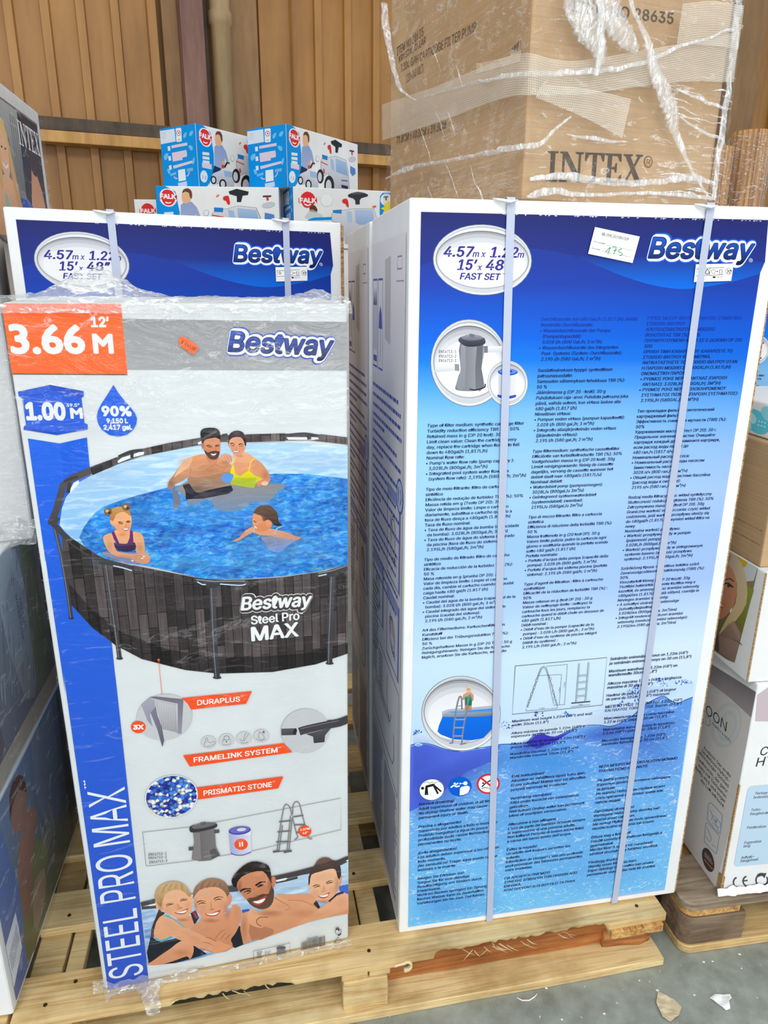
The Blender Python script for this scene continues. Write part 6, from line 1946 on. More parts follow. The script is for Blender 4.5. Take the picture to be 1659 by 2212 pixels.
# ================================================================== brown carton in film on top of the pool cartons
CW, CD, CH = .407, .575, .56
CY = .39
CT = thing('brown_carton', (.228, 1.295, 1.6395), CY, 'brown shipping carton swathed in torn film, on top of the right pool cartons', 'carton')
box_mesh('carton_body', 0, CW, 0, CD, 0, CH, 'kraft_board', CT, .006, 3, .0006, cuts=8)
INK = (92, 80, 70)
za, zs = Z(800, 0, 1.9313), Z(800, 0, 1.9313)
QR = face_quad(CT, ((0, 0, .62), (CW, 0, .62), (CW, 0, 0), (0, 0, 0)))
A = Art(QR, CW, .62, front)
zs = Z(800, 0, 1.9313)
p = zs((733, 757), (1128, 766))
A.text('INTEX', p[0], p[1], 66, INK, font='serif', shear=.02)
p = zs((1158, 675))[0]
A.ell(p[0], p[1], 9.2, 12.6, INK); A.ell(p[0], p[1], 7.6, 10.8, (198, 160, 116)); A.text('R', (p[0] - 4, p[1] + 6.5), (p[0] + 4.4, p[1] + 6.8), 12, INK, .0)
p = zs((838, 48), (1262, 100))
A.text('ITEM NO 28635', p[0], p[1], 25, INK, off=.01)
A.emit('printed_lettering', CT)
QL = face_quad(CT, ((0, CD, .60), (0, 0, .60), (0, 0, 0), (0, CD, 0)))
z0 = Z(800, 0, 1.9313)
A = Art(QL, CD, .60, left_side(CD))
for s_, a, b, c_ in (('ITEM NO 28635', (112, 232), (222, 148), 17), ('KRYSTAL CLEAR', (120, 262), (232, 180), 14), ('1000 GPH CARTRIDGE FILTER PUMP', (128, 300), (441, 130), 17), ('(220-240 VOLT)', (150, 345), (222, 300), 17), ('71.8CM x 40.0CM x 39.3CM', (110, 600), (314, 538), 15)):
    p = z0(a, b)
    A.text(s_, p[0], p[1], c_, INK, off=.004)
    if s_.startswith('(220'):
        A.emit('printed_lettering', CT)
A.emit('printed_lettering', CT)
A.lv = 20
A.poly(z0((445, 265), (632, 228), (636, 160), (628, 160), (615, 205), (590, 212), (586, 238), (445, 268)), (226, 200, 168))
A.poly(z0((443, 268), (630, 228), (628, 258), (445, 308)), (228, 204, 172))
A.lv += 1
for k in range(9):
    x = 592 + k * 4.6
    A.line(z0((x, 222 - k * 1.4), (x + 1.5, 196 - k * 3.8)), [1.1, .6, 1.4][k % 3], INK, lv=A.lv)
A.line(z0((512, 262), (536, 256)), 3, (190, 150, 116)); A.line(z0((540, 256), (600, 240)), 1.2, (190, 150, 116))
A.emit('torn_label', CT)

AR = Art(QR, CW, .62, front)
AL = Art(QL, CD, .60, left_side(CD))


def on_right(p, d=0.0):
    u_, v_ = AR.P([p])[0]
    return Vector((u_, -d, v_))


def on_left(p, d=0.0):
    u_, v_ = AL.P([p])[0]
    return Vector((-d, CD - u_, v_))


def film_sheet(name, face, x0, x1, z0_, z1_, off, amp, mat, nx, nz, seed, hole=None):
    V, F = [], []
    for j in range(nz + 1):
        for i in range(nx + 1):
            a, b = x0 + (x1 - x0) * i / nx, z0_ + (z1_ - z0_) * j / nz
            d = off + amp * (noise.noise(Vector((a * 14 + b * 9, b * 16 - a * 10, seed))) + .5 * noise.noise(Vector((a * 40, b * 34 + a * 30, seed + 4))) + .25 * noise.noise(Vector((a * 110, b * 80, seed + 8))))
            d = max(d, .0016)
            V.append((a, -d, b) if face == 'f' else (-d, a, b))
    for j in range(nz):
        for i in range(nx):
            a = j * (nx + 1) + i
            q_ = (a, a + 1, a + nx + 2, a + nx + 1)
            if hole:
                c_ = Vector(V[a]).lerp(Vector(V[a + nx + 2]), .5)
                if hole(c_):
                    continue
            F.append(q_)
    return mesh_obj(name, V, F, mat, CT, smooth=True)


film_sheet('film_sheet', 'f', -.006, CW + .014, .002, CH, .011, .009, 'loose_film', 70, 90, 3)
film_sheet('film_sheet', 'l', -.006, CD + .004, .002, CH, .009, .007, 'stretch_film', 90, 80, 11,
           lambda c: c.y > CD - .10 and .16 < c.z < .52 and noise.noise(Vector((c.y * 20, c.z * 25, 2))) > -.25)


def ribbon(name, ptsA, ptsB, mat, n=40, amp=.002, seed=1, par=CT, m=8, puff=0):
    """sheet between two edge lines (lists of local points)"""
    a = [Vector(q) for q in smooth_pts([tuple(q) for q in ptsA], n // max(1, len(ptsA) - 1), False)]
    b = [Vector(q) for q in smooth_pts([tuple(q) for q in ptsB], n // max(1, len(ptsA) - 1), False)]
    k_ = min(len(a), len(b))
    V, F, UV = [], [], []
    L = 0
    for i in range(k_):
        if i:
            L += (a[i] - a[i - 1]).length
        wd = (b[i] - a[i]).length
        for j in range(m + 1):
            p = a[i].lerp(b[i], j / m)
            q_ = Vector((-1, -1, 0)).normalized() * (amp * noise.noise(p * 55 + Vector((seed, 0, 0))) + puff * math.sin(math.pi * j / m))
            V.append(p + q_)
            UV.append((L, wd * j / m))
    for i in range(k_ - 1):
        for j in range(m):
            s_ = i * (m + 1) + j
            F.append((s_, s_ + 1, s_ + m + 2, s_ + m + 1))
    return mesh_obj(name, V, F, mat, par, uvs=UV, smooth=True)


D1 = .021
ribbon('mesh_tape', [on_left((844, 228), D1), on_left((960, 190), D1), on_left((1060, 150), D1), on_left((1124, 124), D1), on_right((1131, 124), D1), on_right((1183, 137), D1), on_right((1250, 137), D1), on_right((1442, 104), D1), on_right((1577, 78), D1)],
       [on_left((844, 305), D1), on_left((960, 268), D1), on_left((1060, 232), D1), on_left((1124, 212), D1), on_right((1131, 212), D1), on_right((1190, 212), D1), on_right((1260, 208), D1), on_right((1440, 184), D1), on_right((1564, 184), D1)], 'mesh_tape', 64, .003, 2)
ribbon('mesh_tape', [on_right((1150, 192), D1 + .004), on_right((1240, 200), D1 + .006), on_right((1340, 222), D1 + .006)],
       [on_right((1138, 218), D1 + .004), on_right((1230, 258), D1 + .008), on_right((1318, 306), D1 + .01)], 'mesh_tape', 24, .004, 5)
ribbon('mesh_tape', [on_right((1452, 20), D1 + .003), on_right((1520, 14), D1 + .004), on_right((1586, 22), D1)], [on_right((1440, 104), D1 + .003), on_right((1510, 108), D1 + .005), on_right((1574, 112), D1)], 'mesh_tape', 16, .006, 7)


def rope(name, pts, r, mat='strand_film', n=10, seed=1, flat=.5):
    P = [Vector(q) for q in smooth_pts([tuple(q) for q in pts], n, False)]
    rr = smooth_pts([(x, 0) for x in r], n, False)
    m = len(P)
    rr = [rr[min(i, len(rr) - 1)][0] * (1 + .35 * noise.noise(Vector((i * .7, seed, 3)))) for i in range(m)]
    o = tube_mesh(name, P, rr, mat, CT, 14, flat)
    for v_ in o.data.vertices:
        v_.co += Vector(noise.noise_vector(v_.co * 42)) * .0026
        v_.co.z = max(v_.co.z, .0015)
    return o


R_ = lambda x, y, d=.026: on_right((x, y), d)
Lf = lambda x, y, d=.022: on_left((x, y), d)
rope('film_strand', [R_(1205, -40), R_(1222, 20, .03), R_(1238, 70, .034), R_(1262, 110, .034), R_(1275, 150, .03)], [.012, .024, .024, .016, .006], seed=2)
rope('film_strand', [R_(1275, -40), R_(1282, 20, .034), R_(1300, 70, .036), R_(1325, 100, .036), R_(1350, 120, .03)], [.012, .022, .020, .014, .006], seed=7)
rope('film_strand', [R_(1262, -40), R_(1264, 40, .04), R_(1262, 130, .042), R_(1258, 175, .034)], [.006, .007, .006, .004], seed=4)
rope('film_strand', [R_(1330, -40), R_(1342, 40, .03), R_(1368, 100, .034), R_(1384, 160, .032), R_(1410, 215, .03), R_(1428, 262, .028), R_(1436, 295, .026), R_(1462, 350, .024), R_(1492, 400, .022), R_(1522, 432, .016)], [.003, .004, .006, .010, .014, .013, .008, .004, .003, .002], seed=5)
rope('film_strand', [Lf(852, 388), Lf(900, 366), Lf(980, 350), Lf(1060, 336), Lf(1124, 322), R_(1145, 318), R_(1175, 290), R_(1212, 258)], [.002, .0055, .0055, .0048, .005, .004, .0025, .002], seed=6)
rope('film_strand', [Lf(930, 215), Lf(1020, 190), Lf(1120, 168), R_(1200, 166), R_(1280, 162), R_(1360, 146), R_(1450, 110), R_(1560, 72)], [.001, .003, .0042, .0045, .0042, .004, .003, .002], seed=8)
rope('film_strand', [R_(1130, 392, .022), R_(1200, 384, .024), R_(1290, 396, .024), R_(1380, 398, .024), R_(1470, 388, .022), R_(1530, 400, .016)], [.003, .006, .006, .005, .006, .003], seed=9)
rope('film_strand', [R_(1124, 432, .02), R_(1170, 416, .022), R_(1260, 424, .022), R_(1380, 420, .022), R_(1524, 430, .016)], [.005, .006, .003, .003, .004], seed=10)
rope('film_strand', [Lf(846, 10, .018), Lf(850, 60, .018), Lf(860, 110, .02), Lf(882, 190, .02), Lf(916, 218, .02)], [.008, .009, .007, .005, .002], seed=11)
rope('film_strand', [R_(1588, 0, .008), R_(1578, 80, .01), R_(1562, 200, .01), R_(1546, 320, .01), R_(1532, 432, .01)], [.007, .008, .006, .007, .005], seed=12)
rope('film_strand', [R_(1440, 200, .024), R_(1500, 225, .024), R_(1550, 240, .02)], [.0015, .003, .002], seed=13)
rope('film_strand', [R_(1450, 260, .022), R_(1500, 290, .022), R_(1545, 308, .02)], [.0015, .0028, .002], seed=14)
rope('film_strand', [R_(1208, 296, .022), R_(1270, 306, .022), R_(1338, 312, .022)], [.001, .003, .001], seed=15)

rn_ = random.Random(17)
for k in range(26):
    if k % 3:
        x0, y0 = rn_.uniform(1400, 1530), rn_.uniform(200, 420)
        L, dy = rn_.uniform(30, 90), rn_.uniform(.15, .45)
        pts = [R_(min(x0 + L * q_, 1548), y0 + L * q_ * dy - 6 * math.sin(q_ * 3), .021) for q_ in (0, .35, .7, 1)]
    else:
        x0, y0 = rn_.uniform(860, 1080), rn_.uniform(20, 420)
        L = rn_.uniform(50, 120)
        pts = [Lf(x0 + L * .32 * q_, y0 + L * q_ * .9, .015) for q_ in (0, .35, .7, 1)]
    r0 = rn_.uniform(.0007, .0016)
    rope('film_crease', pts, [r0 * .3, r0, r0 * .8, r0 * .2], seed=k + 20, n=6, flat=.4)

# ================================================================== stack of wrapped cartons at the left edge
LY = .167
LO = (-.715, 1.033)
LWD = .62


def left_box(name, z0_, z1_, y0, y1, label, body='white_board'):
    """right face lies in one plane; local x=0 is that face's plane at its front corner"""
    t_ = thing(name, (LO[0] - math.sin(LY) * y0 - LWD * math.cos(LY), LO[1] + math.cos(LY) * y0 - LWD * math.sin(LY), z0_), LY, label, 'carton')
    box_mesh('carton_body', 0, LWD, 0, y1 - y0, 0, z1_ - z0_, body, t_, .006, 3, .0006, cuts=6)
    return t_


LB = left_box('printed_carton', .1445, .570, 0, 1.0, 'printed carton with a dark photo, bottom of the stack at the left edge')
dL = .60


def lq(d0, d1, z0_, z1_):
    """sheet corners of a right face from depth d0 to d1, heights z0..z1 (TL,TR,BR,BL)"""
    out = []
    for d_, z_ in ((d0, z1_), (d1, z1_), (d1, z0_), (d0, z0_)):
        P = Vector((LO[0] - math.sin(LY) * d_, LO[1] + math.cos(LY) * d_, z_)) - Vector((0, 0, CAMH))
        w_ = P.dot(fw)
        out.append((829.5 + FPX * P.dot(r2) / w_, 1106 - FPX * P.dot(u2) / w_))
    return out


A = Art(lq(0, .60, .1445, .570), .60, .4255, right_side(LWD))
A.uvmode = True
A.K = 1.12  # print colours brightened to make up for the dim light on this face
w, h = .60, .4255
A.poly([(.02, .012), (w, .012), (w, h - .016), (.02, h - .016)], ((112, 132, 170), (100, 102, 78)))
A.poly([(.02, .012), (.10, .012), (.12, .2), (.08, h - .02), (.02, h - .02)], ((96, 120, 176), (82, 104, 158)))
A.poly([(.30, .2), (.42, .14), (.46, h - .02), (.30, h - .02)], ((132, 146, 172), (110, 122, 146)), sm=2)
A.poly([(.46, .02), (w, .02), (w, h - .02), (.5, h - .02)], ((92, 100, 110), (92, 88, 74)))
A.poly([(.10, .02), (.2, .02), (.3, .12), (.24, .2), (.12, .14)], ((120, 128, 86), (96, 100, 64)), sm=2)
A.ell(.185, .335, .05, .05, (152, 116, 104)); A.poly([(.135, .34), (.15, .39), (.19, .402), (.23, .375), (.236, .33), (.2, .365), (.155, .36)], (96, 66, 56), sm=2)
A.poly([(.12, .10), (.16, .10), (.22, .2), (.27, .24), (.24, .29), (.16, .27), (.12, .2)], ((158, 118, 102), (130, 96, 84)), sm=2)
A.poly([(.16, .03), (.24, .05), (.26, .11), (.2, .13), (.17, .1)], (152, 130, 112), sm=2)
A.poly([(.02, .045), (.085, .075), (.085, .165), (.02, .15)], (214, 220, 230))
A.lv += 1
for k in range(11):
    A.line([(.028 + k * .005, .08 + k * .002), (.028 + k * .005, .12 + k * .002)], .002, (120, 126, 150), lv=A.lv)
for k in range(8):
    A.line([(.28 + k * .011, .12 + k * .002), (.278 + k * .011, .215 - (k % 3) * .02)], .004, (168, 160, 150))
A.poly([(0, h - .012), (w, h - .012), (w, h - .002), (0, h - .002)], ((236, 244, 250), (196, 220, 244)))
A.poly([(.36, h - .016), (w, h - .016), (w, h - .012), (.36, h - .012)], (40, 120, 210))
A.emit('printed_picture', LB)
UB = left_box('printed_carton', .572, .988, .01, 1.0, 'grey-blue printed carton, middle of the stack at the left edge')
A = Art(lq(.01, .60, .572, .988), .59, .416, right_side(LWD))
A.uvmode = True
A.K = 1.05  # colours lifted here too, in place of the missing light
w, h = .59, .416
A.poly([(.0, .045), (w, .045), (w, h - .012), (0, h - .012)], ((150, 166, 186), (112, 118, 134)))
A.poly([(.0, .0), (w, .0), (w, .045), (0, .045)], (176, 168, 158))
A.poly([(.0, .06), (.16, .06), (.10, h - .06), (.0, h - .1)], ((128, 110, 122), (108, 98, 108)), sm=2)
A.poly([(.30, .08), (.4, .1), (.38, h - .02), (.24, h - .03)], ((188, 206, 222), (140, 146, 156)), sm=2)
A.poly([(.38, .05), (.5, .05), (.5, h - .02), (.40, h - .02)], ((148, 160, 132), (126, 128, 116)))
A.poly([(.48, .05), (w, .05), (w, h - .01), (.49, h - .01)], ((182, 188, 196), (128, 130, 138)))
for k in range(3):
    A.ell(.535, .28 - k * .075, .026, .034, (50, 46, 54)); A.ell(.53, .285 - k * .075, .018, .024, (84, 72, 76))
A.ell(.325, .26, .06, .09, (160, 176, 196)); A.text('WATER PARK', (.335, .31), (.335, .2), .012, (70, 74, 96), .0); A.text('HD LIFE', (.355, .29), (.355, .215), .012, (70, 74, 96), .0)
A.lv += 1
rn_ = random.Random(31)
for k in range(110):
    x, y = rn_.uniform(.02, .46), rn_.uniform(.07, h - .05)
    L = rn_.uniform(.015, .06)
    A.line([(x, y), (x + L * .32, y + L)], .0022, rn_.choice([(176, 188, 206), (90, 96, 124), (140, 110, 120), (198, 208, 220), (104, 112, 90)]), lv=A.lv)
    A.lv += .02
for k in range(3):
    A.line([(.05 + k * .04, .12 + k * .05), (.07 + k * .04, .19 + k * .05)], .006, (74, 70, 96))
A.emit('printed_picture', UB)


def left_film(t_, y1, h, seed, mat='clear_wrap', amp=.003):
    V, F = [], []
    nx, nz = 44, 40
    for j in range(nz + 1):
        for i in range(nx + 1):
            a, b = y1 * i / nx, h * j / nz
            d = .0075 + amp * (noise.noise(Vector((a * 16, b * 22, seed))) + .5 * noise.noise(Vector((a * 70, b * 60, seed + 3))))
            V.append((LWD + max(.006, d), a, b))
    for j in range(nz):
        for i in range(nx):
            a = j * (nx + 1) + i
            F.append((a, a + 1, a + nx + 2, a + nx + 1))
    return mesh_obj('wrap_film', V, F, mat, t_, smooth=True)


left_film(LB, .60, .4255, 3, 'stretch_film')
left_film(UB, .59, .416, 8, 'stretch_film')
WYAW = .40
WB = thing('white_carton', (-.737 - .55 * math.cos(WYAW), 1.42 - .55 * math.sin(WYAW), .990), WYAW, 'plain white carton in crumpled film, under the bather picture carton at the left edge', 'carton')
box_mesh('carton_body', 0, .55, 0, .55, 0, .61, 'white_board', WB, .008, 3, .002, cuts=8)
V, F = [], []
for j in range(41):
    for i in range(41):
        a, b = .55 * i / 40, .61 * j / 40
        V.append((a, -max(.005, .0085 + .006 * (noise.noise(Vector((a * 16, b * 22, 15))) + .5 * noise.noise(Vector((a * 70, b * 60, 18))))), b))
for j in range(40):
    for i in range(40):
        F.append((j * 41 + i, j * 41 + i + 1, j * 41 + i + 42, j * 41 + i + 41))
mesh_obj('wrap_film', V, F, 'clear_wrap', WB, smooth=True)
V, F = [], []
for i in range(60):
    for k, (dx, z_) in enumerate(((.006, .045), (.018, .028), (.026, .010), (.05, .004))):
        n_ = noise.noise(Vector((i * .35, k * 2.2, 4)))
        V.append((.556 - i * .45 / 59, -dx - .010 * n_, max(z_ + .012 * n_, .002)))
for i in range(59):
    for k in range(3):
        F.append((i * 4 + k, i * 4 + k + 1, i * 4 + k + 5, i * 4 + k + 4))
mesh_obj('film_fringe', V, F, 'crumpled_film', WB)
IB = left_box('printed_carton', 1.602, 1.920, .12, 1.01, 'tall-picture carton of bathers with white serif lettering, top of the left edge stack', 'white_board')
A = Art(lq(.12, 1.01, 1.602, 1.920), .89, .318, right_side(LWD))
A.K = 1.05  # picture colours raised to offset weak light at the left edge
A.uvmode = True
w, h = .95, .318
sx_, sy_ = .89 / 1.005, .318 / .35
A.P = lambda pts: np.asarray(pts, float) * (sx_, sy_)
w, h = 1.005, .35
A.poly([(0, 0), (w - .035, 0), (w - .035, h - .035), (0, h - .035)], ((120, 112, 122), (140, 146, 150)))
A.poly([(.68, .12), (.80, .12), (.80, h - .04), (.70, h - .04)], ((176, 178, 180), (120, 122, 124)))
A.poly([(.56, .2), (.72, .24), (.72, h - .04), (.5, h - .04)], ((178, 182, 184), (150, 152, 152)))
for k in range(5):
    A.line([(.72 + k * .017, .14), (.725 + k * .017, h - .06)], .005, (108, 108, 108))
A.poly([(.77, .02), (.90, .02), (.93, h - .04), (.79, h - .04)], ((46, 44, 52), (40, 42, 56)))
A.poly([(.90, .02), (w - .035, .02), (w - .035, h - .04), (.90, h - .04)], ((40, 42, 52), (52, 48, 50)))
# man's head and back
A.poly([(.80, .0), (.955, .0), (.965, .06), (.935, .14), (.90, .18), (.893, .23), (.86, .23), (.855, .18), (.83, .12)], ((216, 150, 108), (232, 176, 136)), sm=2)
A.poly([(.85, .19), (.86, .26), (.885, .30), (.92, .28), (.92, .2), (.895, .17)], (70, 48, 44), sm=2)
# blue float
A.poly([(.45, 0), (.86, 0), (.85, .06), (.80, .10), (.70, .10), (.6, .14), (.45, .16)], ((34, 90, 190), (24, 80, 196)), sm=2)
# blonde woman
A.poly([(.40, 0), (.78, 0), (.74, .05), (.70, .12), (.62, .14), (.50, .1)], ((238, 186, 142), (226, 168, 122)), sm=2)
A.ell(.635, .19, .036, .058, (240, 190, 150))
A.poly([(.57, .14), (.59, .22), (.62, .262), (.66, .262), (.69, .2), (.72, .1), (.75, .02), (.70, .0), (.69, .08), (.672, .15), (.668, .21), (.64, .24), (.61, .22), (.605, .15), (.585, .1)], ((236, 196, 120), (206, 154, 84)), sm=2)
A.line([(.618, .165), (.635, .157), (.655, .165)], .006, (250, 246, 240), 2); A.line([(.618, .2), (.63, .201)], .004, (80, 56, 46)); A.line([(.645, .2), (.657, .201)], .004, (80, 56, 46))
A.poly([(.6, .0), (.64, .0), (.63, .07), (.6, .1)], (140, 196, 190), sm=2)
A.text('INTEX', (.775, .232), (.965, .232), .052, (246, 246, 248), font='serif')
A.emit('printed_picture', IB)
left_film(IB, .89, .318, 23, 'stretch_film', .002)

# ================================================================== ride-on toy cartons beyond
FW, FD, FH = .474, .20, .22
FQ = [(520 + x / 4.879, 250 + y / 4.879) for x, y in ((460, 65), (1240, 335), (1241, 812), (482, 742))]
FE = [(520 + x / 4.879, 250 + y / 4.879) for x, y in ((65, 150), (460, 65), (482, 742), (86, 745))]
zT = Z(520, 250, 4.879)
CY_ = (0, 152, 236)


def toy_front(par):
    A = Art(FQ, FW, FH, front)
    A.poly(zT((462, 68), (548, 96), (628, 180), (655, 400), (652, 560), (600, 700), (560, 748), (482, 740)), CY_, sm=0)
    p = zT((565, 225))[0]
    A.poly(zT((505, 150), (545, 125), (600, 150), (630, 215), (636, 280), (600, 325), (545, 310), (500, 240)), (250, 250, 252), sm=3)
    A.poly(zT((518, 160), (550, 136), (600, 165), (622, 225), (620, 280), (590, 312), (545, 298), (515, 235)), (232, 52, 56), sm=3)
    A.poly(zT((492, 170), (640, 222), (638, 268), (494, 222)), (232, 52, 56))
    q_ = zT((500, 214), (632, 258))
    A.text('FALK', q_[0], q_[1], 9.4, (252, 252, 252), .045)
    A.line(zT((545, 268), (568, 286), (592, 282)), 2.4, (252, 252, 252), 2)
    for y in (375, 420, 462):
        A.poly(zT((530, y), (606, y + 12), (606, y + 44), (530, y + 34)), (236, 246, 252)); A.line(zT((530, y + 34), (606, y + 44)), .8, (60, 90, 130))
    A.poly(zT((520, 488), (628, 508), (626, 560), (522, 540)), (236, 220, 232))
    A.ell(*zT((538, 634))[0], 8.4, 13, (236, 246, 252)); q_ = zT((518, 655), (560, 668)); A.text('1-3', q_[0], q_[1], 7, (0, 120, 200), .02)
    # toddler
    A.poly(zT((665, 330), (690, 310), (745, 318), (780, 380), (805, 480), (790, 500), (768, 440), (760, 520), (720, 560), (660, 520)), ((152, 170, 214), (170, 186, 224)), sm=0)
    A.poly(zT((655, 520), (730, 552), (700, 590), (660, 610), (640, 640), (636, 590)), (44, 52, 92))
    A.poly(zT((676, 230), (690, 200), (740, 210), (748, 260), (735, 310), (700, 325), (678, 290)), (240, 188, 146), sm=2)
    A.poly(zT((680, 215), (690, 180), (725, 178), (750, 220), (748, 285), (735, 270), (728, 225), (700, 205)), (112, 72, 48), sm=2)
    A.poly(zT((735, 480), (760, 475), (768, 520), (745, 545)), (238, 180, 140), sm=2)
    # little truck he rides
    A.poly(zT((640, 600), (740, 560), (830, 580), (850, 640), (850, 740), (800, 765), (760, 740), (700, 700), (660, 710), (630, 690)), ((226, 228, 234), (178, 182, 194)))
    A.poly(zT((752, 570), (830, 585), (845, 640), (760, 630)), (160, 194, 232)); A.line(zT((760, 540), (790, 490), (812, 500)), 3.6, (44, 46, 52)); A.ell(*zT((745, 530))[0], 2.6, 4, (224, 60, 54))
    for x, y, r_ in ((738, 705, 7.6), (642, 668, 6.5)):
        A.ell(*zT((x, y))[0], r_, r_ * 1.35, (44, 44, 48)); A.ell(*zT((x, y))[0], r_ * .6, r_ * .9, (220, 222, 226))
    # big toy truck
    A.poly(zT((880, 470), (900, 440), (980, 440), (1030, 430), (1130, 470), (1150, 560), (1165, 760), (1150, 798), (1030, 785), (1000, 700), (960, 590), (900, 620), (880, 560)), ((230, 232, 238), (180, 184, 196)))
    A.line(zT((880, 470), (900, 440), (980, 440), (1030, 430), (1130, 470), (1150, 560), (1165, 760), (1150, 798), (1030, 785), (1000, 700), (960, 590), (900, 620), (880, 560)), .8, (150, 156, 172), closed=True)
    A.poly(zT((1030, 448), (1130, 490), (1148, 612), (1036, 575)), ((176, 204, 236), (138, 174, 218))); A.poly(zT((978, 448), (1010, 470), (1022, 570), (985, 550)), (168, 198, 232), sm=0)
    A.poly(zT((893, 410), (950, 428), (948, 468), (895, 452)), (40, 132, 210)); A.line(zT((880, 480), (950, 512)), 2, (224, 60, 54)); A.line(zT((908, 548), (914, 590)), 3, (224, 60, 54))
    A.poly(zT((985, 290), (1030, 280), (1095, 325), (1090, 352), (1062, 350), (1052, 402), (1030, 396), (1030, 345), (990, 315)), (44, 46, 54), sm=0)
    A.poly(zT((952, 330), (980, 325), (988, 360), (990, 405), (976, 402), (968, 370), (954, 360)), (226, 50, 50), sm=2); A.line(zT((912, 318), (926, 300)), 2.4, (236, 110, 70))
    A.poly(zT((1085, 690), (1148, 700), (1148, 728), (1088, 718)), (40, 44, 66)); A.line(zT((1086, 650), (1146, 655)), 3, (110, 120, 190)); A.poly(zT((1028, 752), (1164, 768), (1160, 798), (1028, 785)), (216, 116, 116)); A.poly(zT((1060, 762), (1130, 770), (1128, 786), (1060, 778)), (236, 236, 238))
    for x, y, r_ in ((965, 705, 11), (872, 620, 8)):
        A.ell(*zT((x, y))[0], r_ * .95, r_ * 1.75, (44, 44, 50)); A.ell(*zT((x - 6, y + 6))[0], r_ * .55, r_ * 1.15, (214, 216, 220))
    A.line(zT((1165, 385), (1205, 395)), 2.6, (60, 62, 66)); A.line(zT((1186, 395), (1188, 425)), 2.2, (224, 60, 54)); A.ell(*zT((1190, 462))[0], 6.4, 5, (206, 212, 222)); A.poly(zT((1172, 520), (1215, 545), (1218, 590), (1190, 610), (1170, 575)), (90, 140, 210)); A.ell(*zT((1200, 782))[0], 4, 5, (210, 70, 84)); A.ell(*zT((1200, 782))[0], 2.8, 3.6, (250, 246, 248)); A.ell(*zT((842, 450))[0], 3.8, 6, (190, 192, 198)); A.ell(*zT((842, 450))[0], 3, 5, (246, 246, 248))
    return A.emit('front_print', par)


def toy_end(par):
    A = Art(FE, FD, FH, left_side(FD))
    A.uvmode = True
    w, h = FD, FH
    A.poly([(.001, .001), (w - .001, .001), (w - .001, h - .001), (.001, h - .001)], CY_)
    A.uvmode = False
    A.poly(zT((68, 170), (222, 138), (230, 265), (74, 297)), (226, 238, 250))
    for k in range(4):
        A.line(zT((82, 190 + k * 18), (130, 182 + k * 18)), 1, (190, 200, 216))
    A.poly(zT((236, 140), (242, 132), (290, 125), (298, 132), (298, 255), (290, 264), (246, 270), (238, 262)), (246, 248, 252))
    A.ell(*zT((266, 180))[0], 4.8, 5.8, (206, 60, 90)); A.ell(*zT((266, 180))[0], 3.6, 4.4, (246, 248, 252)); A.ell(*zT((267, 178))[0], 1.4, 1.7, (60, 80, 150)); A.line(zT((252, 250), (284, 243)), 2, (170, 200, 150))
    for pts in (((316, 215), (325, 185), (356, 165), (350, 205), (330, 228)), ((386, 195), (398, 160), (432, 146), (425, 185), (400, 205)), ((370, 310), (395, 300), (422, 320), (418, 350), (395, 352)), ((98, 420), (115, 392), (145, 385), (138, 430), (110, 455)), ((125, 540), (150, 545), (158, 580), (140, 590)), ((412, 460), (438, 425), (436, 480), (415, 505))):
        A.poly(zT(*pts), (120, 200, 244), sm=2)
    for p in (((180, 308), (360, 272), (360, 302), (184, 335)), ((184, 380), (345, 350), (352, 380), (352, 418), (296, 430), (300, 452), (190, 468)), ((190, 510), (405, 462), (420, 485), (196, 540))):
        A.poly(zT(*p), (232, 214, 232))
    for x, y in ((155, 338), (158, 436), (160, 528)):
        A.poly(zT((x - 14, y - 20), (x + 12, y - 26), (x + 16, y + 18), (x - 10, y + 24)), (238, 240, 250))
    A.poly(zT((243, 555), (322, 546), (328, 664), (246, 672)), (240, 246, 252)); A.poly(zT((236, 688), (338, 676), (340, 726), (240, 736)), (206, 220, 244))
    for p in (((196, 620), (215, 640), (236, 640)), ((372, 580), (355, 615), (338, 622))):
        A.line(zT(*p), 2.4, (236, 190, 216), 2)
    A.poly(zT((342, 545), (416, 536), (416, 570), (344, 578)), (120, 190, 240)); A.poly(zT((155, 590), (222, 572), (222, 598), (160, 614)), (120, 190, 240))
    return A.emit('end_print', par)


